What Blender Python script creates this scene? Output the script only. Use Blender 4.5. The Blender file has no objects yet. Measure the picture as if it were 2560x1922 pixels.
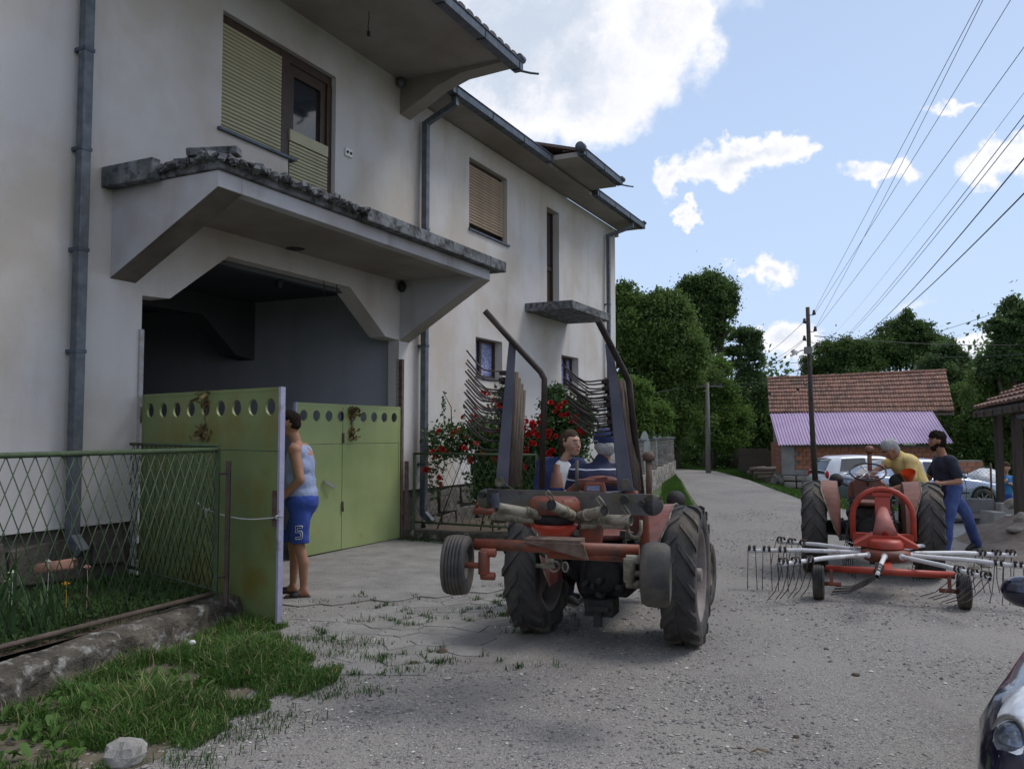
import bpy, bmesh, math, random
import numpy as np
from mathutils import Vector, Matrix, Euler
from mathutils.noise import noise as mnoise
random.seed(7); RNG = np.random.default_rng(7)
sc = bpy.context.scene; COL = sc.collection
R = math.radians; PI = math.pi
# ---------------- camera ----------------
FPX = 2100.0; CH = 1.65; TH = math.atan(119/FPX)
cam = bpy.data.objects.new('camera', bpy.data.cameras.new('camera')); COL.objects.link(cam)
cam.location = (0, 0, CH); cam.rotation_euler = (PI/2 + TH, 0, 0)
cam.data.sensor_width = 36; cam.data.lens = 36*FPX/2560; cam.data.clip_start = .05; cam.data.clip_end = 3000
sc.camera = cam
# ---------------- view, sky, sun ----------------
sc.view_settings.view_transform = 'Standard'; sc.view_settings.look = 'None'
sc.view_settings.exposure = 0.22; sc.view_settings.gamma = 1; sc.view_settings.use_curve_mapping = False
SUN_EL, SUN_AZ = 56, 72      # azimuth from +Y towards +X
sun = bpy.data.objects.new('sun', bpy.data.lights.new('sun', 'SUN')); COL.objects.link(sun)
sun.data.energy = 1.75; sun.data.angle = R(22); sun.data.color = (1, .965, .92)
sd = Vector((math.sin(R(SUN_AZ))*math.cos(R(SUN_EL)), math.cos(R(SUN_AZ))*math.cos(R(SUN_EL)), math.sin(R(SUN_EL))))
sun.rotation_euler = (-sd).to_track_quat('-Z', 'Y').to_euler()
world = bpy.data.worlds.new('World'); sc.world = world; world.use_nodes = True
SKY_STRENGTH = 0.093
def cray(px, py):
    c, s = math.cos(TH), math.sin(TH)
    a = (px-1280)/FPX; b = (961-py)/FPX
    return Vector((a, c-b*s, s+b*c))
def build_world():
    nt = world.node_tree; N = nt.nodes; L = nt.links
    for n in list(N): N.remove(n)
    out = N.new('ShaderNodeOutputWorld'); bg = N.new('ShaderNodeBackground')
    L.new(bg.outputs[0], out.inputs[0]); bg.inputs[1].default_value = SKY_STRENGTH
    sky = N.new('ShaderNodeTexSky'); sky.sky_type = 'NISHITA'; sky.sun_disc = False
    sky.sun_elevation = R(SUN_EL); sky.sun_rotation = R(SUN_AZ); sky.air_density = 1.15; sky.dust_density = 1.6; sky.ozone_density = 1.6
    tc = N.new('ShaderNodeTexCoord')
    def math_(op, a, b=None, clamp=False):
        m = N.new('ShaderNodeMath'); m.operation = op; m.use_clamp = clamp
        for i, v in enumerate((a, b)):
            if v is None: continue
            if isinstance(v, (int, float)): m.inputs[i].default_value = v
            else: L.new(v, m.inputs[i])
        return m.outputs[0]
    def vm(op, a, b):
        m = N.new('ShaderNodeVectorMath'); m.operation = op
        for i, v in enumerate((a, b)):
            if isinstance(v, (tuple, list, Vector)): m.inputs[i].default_value = tuple(v)
            else: L.new(v, m.inputs[i])
        return m
    def noise(vec, scale, detail, rough, w=None):
        n = N.new('ShaderNodeTexNoise'); n.inputs['Scale'].default_value = scale
        n.inputs['Detail'].default_value = detail; n.inputs['Roughness'].default_value = rough
        L.new(vec, n.inputs['Vector']); return n
    D = tc.outputs['Generated']
    warp = noise(D, 9.0, 5, .62); warp2 = noise(D, 34.0, 4, .6)
    w1 = vm('SUBTRACT', warp.outputs['Color'], (.5, .5, .5)); w1s = vm('MULTIPLY', w1.outputs[0], (.16, .16, .11))
    w2 = vm('SUBTRACT', warp2.outputs['Color'], (.5, .5, .5)); w2s = vm('MULTIPLY', w2.outputs[0], (.05, .05, .045))
    DW = vm('ADD', vm('ADD', D, w1s.outputs[0]).outputs[0], w2s.outputs[0]).outputs[0]
    K = 2560/2212
    # display px centre, half width, half height, weight
    blobs = [(1150, 60, 290, 170, 1.2), (1260, 150, 200, 120, 1.1), (1400, 60, 130, 110, 1.1), (1000, 120, 260, 160, 1.1), (1200, -160, 380, 190, 1.2),
             (1570, 375, 105, 40, .95), (1650, 345, 78, 32, .95), (1462, 395, 40, 30, .8), (1590, 330, 55, 30, .9),
             (1480, 475, 30, 18, .8), (1680, 560, 62, 34, .9), (1600, 562, 38, 18, .65), (1695, 752, 66, 55, .9),
             (1900, 392, 75, 26, .85), (2185, 335, 62, 46, .95), (2050, 232, 60, 14, .5), (2130, 770, 110, 42, .95),
             (1940, 660, 60, 20, .35)]
    acc = None
    for (x, y, hw, hh, wt) in blobs:
        c = cray(x*K, y*K).normalized(); 
        sx = FPX/(hw*K); sz = FPX/(hh*K)
        d = vm('SUBTRACT', DW, c); ds = vm('MULTIPLY', d.outputs[0], (sx, sx*.8, sz)); ln = N.new('ShaderNodeVectorMath'); ln.operation = 'LENGTH'; L.new(ds.outputs[0], ln.inputs[0])
        m = math_('MULTIPLY', math_('SUBTRACT', 1.45, ln.outputs['Value'], clamp=False), wt)
        acc = m if acc is None else math_('MAXIMUM', acc, m)
    # clouds of the same kind all round, outside the part of the sky that is in view
    sep = N.new('ShaderNodeSeparateXYZ'); L.new(D, sep.inputs[0])
    gen = noise(D, 3.1, 6, .58)
    front = math_('MULTIPLY', math_('SUBTRACT', sep.outputs['Y'], .55), 6, clamp=True)      # 1 inside the view
    cover = math_('SUBTRACT', math_('MULTIPLY', math_('SUBTRACT', gen.outputs['Fac'], .47), 9), math_('MULTIPLY', front, 30))
    acc = math_('MAXIMUM', acc, cover)
    mask = N.new('ShaderNodeMapRange'); mask.interpolation_type = 'SMOOTHSTEP'
    L.new(acc, mask.inputs[0]); mask.inputs[1].default_value = .18; mask.inputs[2].default_value = .62
    puff = noise(DW, 7.0, 6, .62)
    # thick parts turn grey-blue, thin edges stay white
    thick = N.new('ShaderNodeMapRange'); thick.interpolation_type = 'SMOOTHSTEP'; L.new(math_('ADD', acc, math_('MULTIPLY', math_('SUBTRACT', puff.outputs['Fac'], .5), 2.2)), thick.inputs[0])
    thick.inputs[1].default_value = .7; thick.inputs[2].default_value = 1.7
    cc = N.new('ShaderNodeMixRGB'); L.new(thick.outputs[0], cc.inputs[0])
    cc.inputs[1].default_value = (9.6, 9.5, 9.9, 1); cc.inputs[2].default_value = (5.9, 6.6, 7.7, 1)
    # pale summer haze low in the sky
    hz = N.new('ShaderNodeMapRange'); L.new(sep.outputs['Z'], hz.inputs[0]); hz.inputs[1].default_value = -.02; hz.inputs[2].default_value = .75
    hz.inputs[3].default_value = .9; hz.inputs[4].default_value = .4
    hm = N.new('ShaderNodeMixRGB'); L.new(hz.outputs[0], hm.inputs[0]); L.new(sky.outputs[0], hm.inputs[1]); hm.inputs[2].default_value = (5.8, 7.4, 10.3, 1)
    mix = N.new('ShaderNodeMixRGB'); L.new(math_('MULTIPLY', mask.outputs[0], .93), mix.inputs[0]); L.new(hm.outputs[0], mix.inputs[1]); L.new(cc.outputs[0], mix.inputs[2])
    L.new(mix.outputs[0], bg.inputs[0])
    world.cycles.sampling_method = 'MANUAL'; world.cycles.sample_map_resolution = 512
build_world()
sc.cycles.max_bounces = 7; sc.cycles.diffuse_bounces = 4; sc.cycles.glossy_bounces = 3; sc.cycles.transmission_bounces = 4; sc.cycles.transparent_max_bounces = 12
sc.cycles.use_denoising = True; sc.cycles.caustics_reflective = False; sc.cycles.caustics_refractive = False
# ---------------- helpers ----------------
def at(px, py, Y):
    d = cray(px, py); t = Y/d.y; return Vector((d.x*t, Y, CH + d.z*t))
def gnd(px, py, z=0):
    d = cray(px, py); t = (z-CH)/d.z; return Vector((d.x*t, d.y*t, z))
def V(*a): return Vector(a)
_mats = {}
def pmat(name, c1, c2=None, scale=6, rough=.85, bump=0.0, bscale=60, metal=0.0, detail=5, c3=None, c3scale=20, c3amt=.5, stretch=(1, 1, 1), spec=.4, trans=0, sheen=0, contrast=(.35, .65), objrand=0.0, world_co=False, dist=.02):
    if name in _mats: return _mats[name]
    m = bpy.data.materials.new(name); m.use_nodes = True; nt = m.node_tree; N = nt.nodes; L = nt.links
    b = N['Principled BSDF']; b.inputs['Roughness'].default_value = rough; b.inputs['Metallic'].default_value = metal
    b.inputs['Specular IOR Level'].default_value = spec
    if trans: b.inputs['Transmission Weight'].default_value = trans
    c2 = c2 or tuple(min(1, v*1.18) for v in c1)
    tc = N.new('ShaderNodeTexCoord'); mp = N.new('ShaderNodeMapping'); mp.inputs['Scale'].default_value = stretch
    if world_co:
        g = N.new('ShaderNodeNewGeometry'); L.new(g.outputs['Position'], mp.inputs[0])
    else: L.new(tc.outputs['Object'], mp.inputs[0])
    def noise(s, d=detail, vec=mp.outputs[0]):
        n = N.new('ShaderNodeTexNoise'); n.inputs['Scale'].default_value = s; n.inputs['Detail'].default_value = d; n.inputs['Roughness'].default_value = .6
        L.new(vec, n.inputs['Vector']); return n.outputs['Fac']
    def ramp(f, a, b_):
        r = N.new('ShaderNodeMapRange'); L.new(f, r.inputs[0]); r.inputs[1].default_value = a; r.inputs[2].default_value = b_; return r.outputs[0]
    mx = N.new('ShaderNodeMixRGB'); L.new(ramp(noise(scale), *contrast), mx.inputs[0]); mx.inputs[1].default_value = (*c1, 1); mx.inputs[2].default_value = (*c2, 1)
    col = mx.outputs[0]
    if c3:
        m3 = N.new('ShaderNodeMixRGB'); L.new(ramp(noise(c3scale, 6), 1-c3amt*.75 - .1, 1-c3amt*.75 + .1), m3.inputs[0]); L.new(col, m3.inputs[1]); m3.inputs[2].default_value = (*c3, 1); col = m3.outputs[0]
    if objrand:
        oi = N.new('ShaderNodeObjectInfo'); hs = N.new('ShaderNodeHueSaturation'); mr = N.new('ShaderNodeMapRange'); L.new(oi.outputs['Random'], mr.inputs[0])
        mr.inputs[3].default_value = 1-objrand; mr.inputs[4].default_value = 1+objrand; L.new(mr.outputs[0], hs.inputs['Value']); L.new(col, hs.inputs['Color']); col = hs.outputs[0]
    L.new(col, b.inputs['Base Color'])
    if bump:
        bp = N.new('ShaderNodeBump'); bp.inputs['Strength'].default_value = bump; bp.inputs['Distance'].default_value = dist; L.new(noise(bscale, 4), bp.inputs['Height']); L.new(bp.outputs[0], b.inputs['Normal'])
    _mats[name] = m; return m
class MB:
    """collects simple shapes into one mesh"""
    def __init__(s): s.v = []; s.f = []; s.sm = []
    def add(s, vs, fs, smooth=False, M=None):
        o = len(s.v)
        s.v += [tuple(M @ Vector(v)) if M is not None else tuple(v) for v in vs]
        s.f += [tuple(i+o for i in f) for f in fs]; s.sm += [smooth]*len(fs); return s
    def box(s, x0, x1, y0, y1, z0, z1, M=None):
        x0, x1 = min(x0, x1), max(x0, x1); y0, y1 = min(y0, y1), max(y0, y1); z0, z1 = min(z0, z1), max(z0, z1)
        vs = [(x, y, z) for z in (z0, z1) for y in (y0, y1) for x in (x0, x1)]
        return s.add(vs, [(0, 2, 3, 1), (4, 5, 7, 6), (0, 1, 5, 4), (2, 6, 7, 3), (0, 4, 6, 2), (1, 3, 7, 5)], False, M)
    def bar(s, p0, p1, w, h, up=(0, 0, 1)):
        """rectangular bar from p0 to p1, w across, h along up"""
        p0, p1 = Vector(p0), Vector(p1); d = (p1-p0); l = d.length; d.normalize(); u = Vector(up); sd = d.cross(u)
        if sd.length < 1e-4: sd = d.cross(Vector((0, 1, 0)))
        sd.normalize(); u = sd.cross(d).normalized()
        M = Matrix((( d.x, sd.x, u.x, p0.x), (d.y, sd.y, u.y, p0.y), (d.z, sd.z, u.z, p0.z), (0, 0, 0, 1)))
        return s.box(0, l, -w/2, w/2, -h/2, h/2, M)
    def prism(s, pts, axis, a0, a1, M=None):
        """polygon pts (2D) extruded along axis 'x','y','z' from a0 to a1"""
        n = len(pts)
        def mk(p, a): return {'x': (a, p[0], p[1]), 'y': (p[0], a, p[1]), 'z': (p[0], p[1], a)}[axis]
        vs = [mk(p, a0) for p in pts] + [mk(p, a1) for p in pts]
        fs = [tuple(range(n)), tuple(range(2*n-1, n-1, -1))] + [(i, i+n, (i+1) % n + n, (i+1) % n) for i in range(n)]
        return s.add(vs, fs, False, M)
    def tube(s, pts, r, seg=10, cap=True, smooth=True, M=None, closed=False):
        pts = [Vector(p) for p in pts]; n = len(pts); rs = r if isinstance(r, (list, tuple)) else [r]*n
        vs = []; fs = []; pu = None
        for i, p in enumerate(pts):
            if closed: d = pts[(i+1) % n]-pts[i-1]
            else: d = pts[min(i+1, n-1)]-pts[max(i-1, 0)]
            if d.length < 1e-9: d = Vector((0, 0, 1))
            d.normalize()
            if pu is None: pu = d.orthogonal().normalized()
            u = (pu - d*pu.dot(d))
            if u.length < 1e-6: u = d.orthogonal()
            u.normalize(); pu = u; w = d.cross(u)
            for k in range(seg):
                a = 2*PI*k/seg; vs.append(p + (u*math.cos(a) + w*math.sin(a))*rs[i])
        rng = n if closed else n-1
        for i in range(rng):
            for k in range(seg):
                a = i*seg+k; b = i*seg+(k+1) % seg; j = (i+1) % n; fs.append((a, b, j*seg+(k+1) % seg, j*seg+k))
        s.add(vs, fs, smooth, M)
        if cap and not closed:
            s.add(vs[:seg], [tuple(range(seg-1, -1, -1))], False, M); s.add(vs[-seg:], [tuple(range(seg))], False, M)
        return s
    def cyl(s, p0, p1, r0, r1=None, seg=16, M=None, smooth=True): return s.tube([p0, p1], [r0, r0 if r1 is None else r1], seg, True, smooth, M)
    def lathe(s, prof, c, ax, seg=28, smooth=True, a0=0, a1=2*PI, M=None):
        """prof: (dist along axis, radius) from centre c around axis ax"""
        c = Vector(c); ax = Vector(ax).normalized(); u = ax.orthogonal().normalized() if abs(ax.z) > .9 else Vector((0, 0, 1)); u = (u-ax*u.dot(ax)).normalized(); w = ax.cross(u)
        full = abs(a1-a0-2*PI) < 1e-6; m = seg if full else seg+1; vs = []; fs = []
        for (t, r) in prof:
            for k in range(m):
                a = a0+(a1-a0)*k/seg; vs.append(c+ax*t+(u*math.cos(a)+w*math.sin(a))*r)
        for i in range(len(prof)-1):
            for k in range(seg):
                k2 = (k+1) % m if full else k+1; fs.append((i*m+k, i*m+k2, (i+1)*m+k2, (i+1)*m+k))
        return s.add(vs, fs, smooth, M)
    def ball(s, c, r, seg=12, M=None):
        rx, ry, rz = r if isinstance(r, (tuple, list)) else (r, r, r); vs = [(c[0], c[1], c[2]-rz)]; n = seg//2
        for i in range(1, n):
            t = -PI/2+PI*i/n
            for k in range(seg): a = 2*PI*k/seg; vs.append((c[0]+rx*math.cos(t)*math.cos(a), c[1]+ry*math.cos(t)*math.sin(a), c[2]+rz*math.sin(t)))
        vs.append((c[0], c[1], c[2]+rz)); fs = []
        for k in range(seg): fs.append((0, 1+(k+1) % seg, 1+k)); fs.append((len(vs)-1, len(vs)-1-seg+k, len(vs)-1-seg+(k+1) % seg))
        for i in range(n-2):
            for k in range(seg): a = 1+i*seg+k; b = 1+i*seg+(k+1) % seg; fs.append((a, b, b+seg, a+seg))
        return s.add(vs, fs, True, M)
    def quad(s, a, b, c, d, M=None): return s.add([a, b, c, d], [(0, 1, 2, 3)], False, M)
    def build(s, name, mat, parent=None, label=None, bevel=0, loc=None, recalc=True, mats=None):
        me = bpy.data.meshes.new(name); me.from_pydata([tuple(v) for v in s.v], [], s.f)
        me.polygons.foreach_set('use_smooth', s.sm)
        if recalc:
            bm = bmesh.new(); bm.from_mesh(me); bmesh.ops.remove_doubles(bm, verts=bm.verts, dist=1e-5) if len(s.v) < 60000 else None
            bmesh.ops.recalc_face_normals(bm, faces=bm.faces); bm.to_mesh(me); bm.free()
        me.materials.append(mat); o = bpy.data.objects.new(name, me); COL.objects.link(o)
        if parent is not None: o.parent = parent
        if loc is not None: o.location = loc
        if label: o['label'] = label
        if bevel:
            bv = o.modifiers.new('bevel', 'BEVEL'); bv.width = bevel; bv.segments = 2; bv.limit_method = 'ANGLE'; bv.angle_limit = R(40)
        return o
def tag(o, label=None, cat=None, group=None, kind=None):
    if label: o['label'] = label
    if cat: o['category'] = cat
    if group: o['group'] = group
    if kind: o['kind'] = kind
    return o
def thing(name, label, cat, loc=(0, 0, 0), rz=0, group=None):
    o = bpy.data.objects.new(name, None); COL.objects.link(o); o.empty_display_size = .1; o.location = loc; o.rotation_euler = (0, 0, rz)
    return tag(o, label, cat, group)
def rawmesh(name, verts, faces, mat, parent=None, smooth=False):
    """verts (n,3) float array, faces (m,k) int array"""
    me = bpy.data.meshes.new(name); n = len(verts); m, k = faces.shape
    me.vertices.add(n); me.vertices.foreach_set('co', np.asarray(verts, np.float32).ravel())
    me.loops.add(m*k); me.loops.foreach_set('vertex_index', faces.astype(np.int32).ravel())
    me.polygons.add(m); me.polygons.foreach_set('loop_start', (np.arange(m)*k).astype(np.int32))
    me.update(calc_edges=True); me.polygons.foreach_set('use_smooth', [smooth]*m)
    me.materials.append(mat); o = bpy.data.objects.new(name, me); COL.objects.link(o)
    if parent is not None: o.parent = parent
    return o
def inst(src, parent, M=None, name=None, label=None):
    """copy of a part sharing its mesh"""
    c = src.copy(); COL.objects.link(c); c.parent = parent
    if M is not None: c.matrix_local = M
    if name: c.name = name
    if label: c['label'] = label
    return c
def copy_tree(o, parent=None):
    c = o.copy(); COL.objects.link(c); c.parent = parent
    for ch in [x for x in o.children]: copy_tree(ch, c)
    return c
# ---------------- shared materials ----------------
M_steel = pmat('galvanised_grey', (.085, .095, .11), (.145, .16, .18), 9, .55, .15, 30, metal=.35, c3=(.10, .10, .11), c3scale=6, c3amt=.4)
M_zinc = pmat('dark_zinc', (.055, .065, .085), (.1, .12, .15), 8, .5, .1, 30, metal=.4)
M_rust = pmat('rusty_steel', (.085, .05, .035), (.14, .10, .08), 14, .85, .3, 60)
M_black = pmat('dark_grime', (.012, .012, .012), (.03, .028, .026), 12, .75, .4, 50)
M_tyre = pmat('tyre_rubber', (.028, .028, .03), (.06, .056, .052), 5, .8, .25, 60, c3=(.12, .1, .078), c3scale=3, c3amt=.6, dist=.01)
M_chrome = pmat('bare_metal', (.35, .35, .36), (.5, .5, .5), 20, .35, metal=.9)
M_cable = pmat('cable_black', (.02, .02, .022), None, 5, .6)
M_glass = pmat('dark_glass', (.02, .025, .035), (.03, .035, .045), 2, .06, spec=.8)
# ---------------- setting: ground ----------------
def smooth(a, b, x): t = np.clip((x-a)/(b-a), 0, 1); return t*t*(3-2*t)
def terrain(x, y):
    x = np.asarray(x, float); y = np.asarray(y, float)
    low = -.52*smooth(17, 20.5, y)*smooth(7.6, 9.2, x)*(1-.55*smooth(27, 33, y))
    far = (17+9*np.sin(x/47+.6)+5*np.sin(x/19))*smooth(170, 430, np.hypot(x, y))*smooth(60, 200, y)
    return low + far
def gravel_material():
    m = bpy.data.materials.new('gravel_road'); m.use_nodes = True; nt = m.node_tree; N = nt.nodes; L = nt.links; b = N['Principled BSDF']; b.inputs['Roughness'].default_value = .95; b.inputs['Specular IOR Level'].default_value = .2
    g = N.new('ShaderNodeNewGeometry'); P = g.outputs['Position']
    def noise(s, d=5, r=.6):
        n = N.new('ShaderNodeTexNoise'); n.inputs['Scale'].default_value = s; n.inputs['Detail'].default_value = d; n.inputs['Roughness'].default_value = r; L.new(P, n.inputs['Vector']); return n
    def ramp(f, a, b_, c=0, d=1):
        r = N.new('ShaderNodeMapRange'); L.new(f, r.inputs[0]); r.inputs[1].default_value = a; r.inputs[2].default_value = b_; r.inputs[3].default_value = c; r.inputs[4].default_value = d; return r.outputs[0]
    def mix(f, a, b_):
        mm = N.new('ShaderNodeMixRGB')
        if isinstance(f, float): mm.inputs[0].default_value = f
        else: L.new(f, mm.inputs[0])
        for i, v in ((1, a), (2, b_)):
            if isinstance(v, tuple): mm.inputs[i].default_value = (*v, 1)
            else: L.new(v, mm.inputs[i])
        return mm.outputs[0]
    dirt = mix(ramp(noise(.35, 4).outputs['Fac'], .38, .62), (.195, .175, .157), (.285, .262, .24))
    dirt = mix(ramp(noise(5, 6).outputs['Fac'], .3, .75), dirt, (.23, .218, .208))
    mpw = N.new('ShaderNodeMapping'); mpw.inputs['Rotation'].default_value = (0, 0, -.32); mpw.inputs['Scale'].default_value = (1.5, .12, 1); L.new(P, mpw.inputs[0]); nw = N.new('ShaderNodeTexNoise'); nw.inputs['Scale'].default_value = 1; nw.inputs['Detail'].default_value = 3; L.new(mpw.outputs[0], nw.inputs['Vector'])
    wear = ramp(nw.outputs['Fac'], .42, .62); dirt = mix(wear, dirt, (.25, .235, .215))
    v1 = N.new('ShaderNodeTexVoronoi'); v1.inputs['Scale'].default_value = 46; L.new(P, v1.inputs['Vector'])
    v2 = N.new('ShaderNodeTexVoronoi'); v2.inputs['Scale'].default_value = 95; L.new(P, v2.inputs['Vector'])
    sep = N.new('ShaderNodeSeparateColor'); L.new(v1.outputs['Color'], sep.inputs[0]); sep2 = N.new('ShaderNodeSeparateColor'); L.new(v2.outputs['Color'], sep2.inputs[0])
    pc = mix(ramp(sep.outputs[0], 0, 1), (.1, .105, .115), (.5, .49, .48)); pc2 = mix(ramp(sep2.outputs[0], 0, 1), (.09, .09, .095), (.42, .4, .385))
    dens = ramp(noise(.8, 5, .65).outputs['Fac'], .38, .6, .3, 1.0)
    def mul(a, b_):
        mm = N.new('ShaderNodeMath'); mm.operation = 'MULTIPLY'; L.new(a, mm.inputs[0]); L.new(b_, mm.inputs[1]); return mm.outputs[0]
    k1 = mul(ramp(v1.outputs['Distance'], .5, .3), ramp(sep.outputs[1], .45, .55)); k2 = mul(ramp(v2.outputs['Distance'], .5, .3), ramp(sep2.outputs[1], .3, .4))
    col = mix(mul(k2, dens), dirt, pc2); col = mix(mul(k1, dens), col, pc)
    L.new(col, b.inputs['Base Color'])
    h = N.new('ShaderNodeMath'); h.operation = 'ADD'; L.new(k1, h.inputs[0]); L.new(k2, h.inputs[1]); h2 = N.new('ShaderNodeMath'); h2.operation = 'ADD'; L.new(mul(h.outputs[0], dens), h2.inputs[0]); L.new(noise(14, 5).outputs['Fac'], h2.inputs[1])
    bp = N.new('ShaderNodeBump'); bp.inputs['Strength'].default_value = .8; bp.inputs['Distance'].default_value = .012; L.new(h2.outputs[0], bp.inputs['Height']); L.new(bp.outputs[0], b.inputs['Normal'])
    return m
M_gravel = gravel_material()
M_verge = pmat('verge_grass_soil', (.045, .075, .02), (.085, .115, .035), 1.2, .95, .6, 30, c3=(.14, .12, .08), c3scale=.7, c3amt=.35, world_co=True)
M_hill = pmat('hill_woods', (.05, .11, .06), (.09, .16, .08), .06, 1, 0, world_co=True)
xs = np.unique(np.concatenate([np.linspace(-420, -40, 24), np.linspace(-40, -10, 12), np.linspace(-10, 26, 91), np.linspace(26, 60, 12), np.linspace(60, 420, 24)]))
ys = np.unique(np.concatenate([np.linspace(-300, -10, 14), np.linspace(-10, 60, 141), np.linspace(60, 140, 16), np.linspace(140, 560, 40)]))
X, Y = np.meshgrid(xs, ys); Z = terrain(X, Y)
vv = np.stack([X.ravel(), Y.ravel(), Z.ravel()], 1); nx, ny = len(xs), len(ys)
ii = (np.arange(ny-1)[:, None]*nx + np.arange(nx-1)[None]).ravel(); ff = np.stack([ii, ii+1, ii+nx+1, ii+nx], 1)
tag(rawmesh('ground', vv, ff, M_verge, smooth=True), 'grassy ground of the village reaching to the hills', kind='structure')
def rag(pts, amp=.06, step=.12):
    out = []; n = len(pts)
    for i in range(n):
        a, b = Vector((*pts[i], 0)), Vector((*pts[(i+1) % n], 0)); k = max(1, int((b-a).length/step))
        for j in range(k): p = a.lerp(b, j/k); out.append((p.x+mnoise(p*4.1)*amp*1.6+mnoise(p*13)*amp*.7, p.y+mnoise(p*4.1+Vector((9, 9, 0)))*amp*1.6+mnoise(p*13+Vector((5, 1, 0)))*amp*.7))
    return out
def flat_poly(name, pts, z, mat):
    from mathutils.geometry import tessellate_polygon
    vs_ = [Vector((p[0], p[1], 0)) for p in pts]; fs_ = []
    for t in tessellate_polygon([vs_]):
        a, b, c = (vs_[i] for i in t); k = (b-a).cross(c-a).z
        if abs(k) > 1e-9: fs_.append(tuple(t) if k > 0 else tuple(reversed(t)))
    n_ = len(vs_); ccw = sum(vs_[i].x*vs_[(i+1) % n_].y-vs_[(i+1) % n_].x*vs_[i].y for i in range(n_)) > 0
    fs_ += [((i, i+n_, (i+1) % n_+n_, (i+1) % n_) if ccw else ((i+1) % n_, (i+1) % n_+n_, i+n_, i)) for i in range(n_)]
    me = bpy.data.meshes.new(name); me.from_pydata([(v.x, v.y, z) for v in vs_]+[(v.x, v.y, z-.03) for v in vs_], [], fs_); me.materials.append(mat)
    o = bpy.data.objects.new(name, me); COL.objects.link(o); return o
ROAD = [(-7, -6), (-3.4, 2.5), (-2.75, 5.0), (-2.35, 7.6), (-6, 9.9), (-6, 12), (-1.7, 13.6), (.2, 12.3), (1.75, 13.0), (2.9, 14.8), (4.04, 18.2), (4.7, 22.4), (5.6, 27.7), (6.3, 32.4), (5.2, 36), (0, 39), (-14, 40.5), (-14, 43), (1, 42.2), (7, 39), (8.6, 35.5), (8.15, 29), (7.5, 24), (7.0, 20), (7.1, 17.2), (8.2, 15.3), (14, 14.2), (30, 13), (30, -6)]
tag(flat_poly('road', ROAD, .006, M_gravel), 'worn gravel road and forecourt of the village', kind='structure')
# ---------------- house ----------------
AL = math.atan(1040/FPX*math.cos(TH)); HO = V(-3.88, 8.75, 0); HRZ = PI/2-AL
HU = V(math.sin(AL), math.cos(AL), 0); HN = V(math.cos(AL), -math.sin(AL), 0)
def hw(s_, o, z): return HO + HU*s_ + HN*o + V(0, 0, z)
def hloc(px, py, z=None, o=None):
    """house coordinates (s, o, z) of a photo direction met with a plane of the house"""
    d = cray(px, py); c = V(0, 0, CH)
    t = (z-CH)/d.z if z is not None else (o+HO.dot(HN)-c.dot(HN))/d.dot(HN)
    p = c+d*t; return ((p-HO).dot(HU), (p-HO).dot(HN), p.z)
def plaster(name, base, dirt, grain=1.0, streak=.5, blot=.55):
    m = bpy.data.materials.new(name); m.use_nodes = True; nt = m.node_tree; N = nt.nodes; L = nt.links; b = N['Principled BSDF']; b.inputs['Roughness'].default_value = .92; b.inputs['Specular IOR Level'].default_value = .15
    tc = N.new('ShaderNodeTexCoord')
    def noise(s, d, st=(1, 1, 1), r=.6):
        mp = N.new('ShaderNodeMapping'); mp.inputs['Scale'].default_value = st; L.new(tc.outputs['Object'], mp.inputs[0])
        n = N.new('ShaderNodeTexNoise'); n.inputs['Scale'].default_value = s; n.inputs['Detail'].default_value = d; n.inputs['Roughness'].default_value = r; L.new(mp.outputs[0], n.inputs['Vector']); return n.outputs['Fac']
    def ramp(f, a, b_, c=0, d=1):
        r = N.new('ShaderNodeMapRange'); r.interpolation_type = 'SMOOTHSTEP'; L.new(f, r.inputs[0]); r.inputs[1].default_value = a; r.inputs[2].default_value = b_; r.inputs[3].default_value = c; r.inputs[4].default_value = d; return r.outputs[0]
    def mix(f, a, b_):
        mm = N.new('ShaderNodeMixRGB'); L.new(f, mm.inputs[0])
        for i, v in ((1, a), (2, b_)):
            if isinstance(v, tuple): mm.inputs[i].default_value = (*v, 1)
            else: L.new(v, mm.inputs[i])
        return mm.outputs[0]
    c = mix(ramp(noise(.55, 5), .4, .65, 0, blot), base, dirt)
    c = mix(ramp(noise(1.6, 6, (1, 1, .18)), .5, .78, 0, streak), c, tuple(v*.72 for v in dirt))
    c = mix(ramp(noise(120, 3), .4, .62, 0, .3), c, tuple(v*.6 for v in base))
    L.new(c, b.inputs['Base Color'])
    bp = N.new('ShaderNodeBump'); bp.inputs['Strength'].default_value = .8*grain; bp.inputs['Distance'].default_value = .006; L.new(noise(110, 4), bp.inputs['Height']); L.new(bp.outputs[0], b.inputs['Normal']); return m
M_plaster = plaster('roughcast_plaster', (.6, .582, .575), (.46, .395, .32), 1.0, .6, .7)
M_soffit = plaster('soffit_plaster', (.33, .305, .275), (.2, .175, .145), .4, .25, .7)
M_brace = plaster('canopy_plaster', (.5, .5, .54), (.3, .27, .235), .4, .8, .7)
M_inner_lit = plaster('passage_plaster_lit', (.5, .53, .6), (.38, .4, .45), .3, .4, .6)  # right wall: daylight from the opening put into a paler plaster colour
M_inner_shade = plaster('passage_plaster_shaded', (.1, .105, .115), (.06, .063, .068), .3, .4, .6)  # left, back, ceiling and beams: passage shade put into a darker plaster colour
M_conc = pmat('weathered_concrete', (.1, .105, .11), (.2, .21, .225), 4, .95, .9, 24, c3=(.03, .03, .03), c3scale=9, c3amt=.6, dist=.02)
M_brown = pmat('dark_brown_paint', (.035, .02, .014), (.06, .035, .022), 10, .5, .1, 40)
M_shut_c = pmat('cream_slats', (.42, .39, .25), (.36, .34, .22), 3, .55, .05, 30, objrand=.06)
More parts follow.
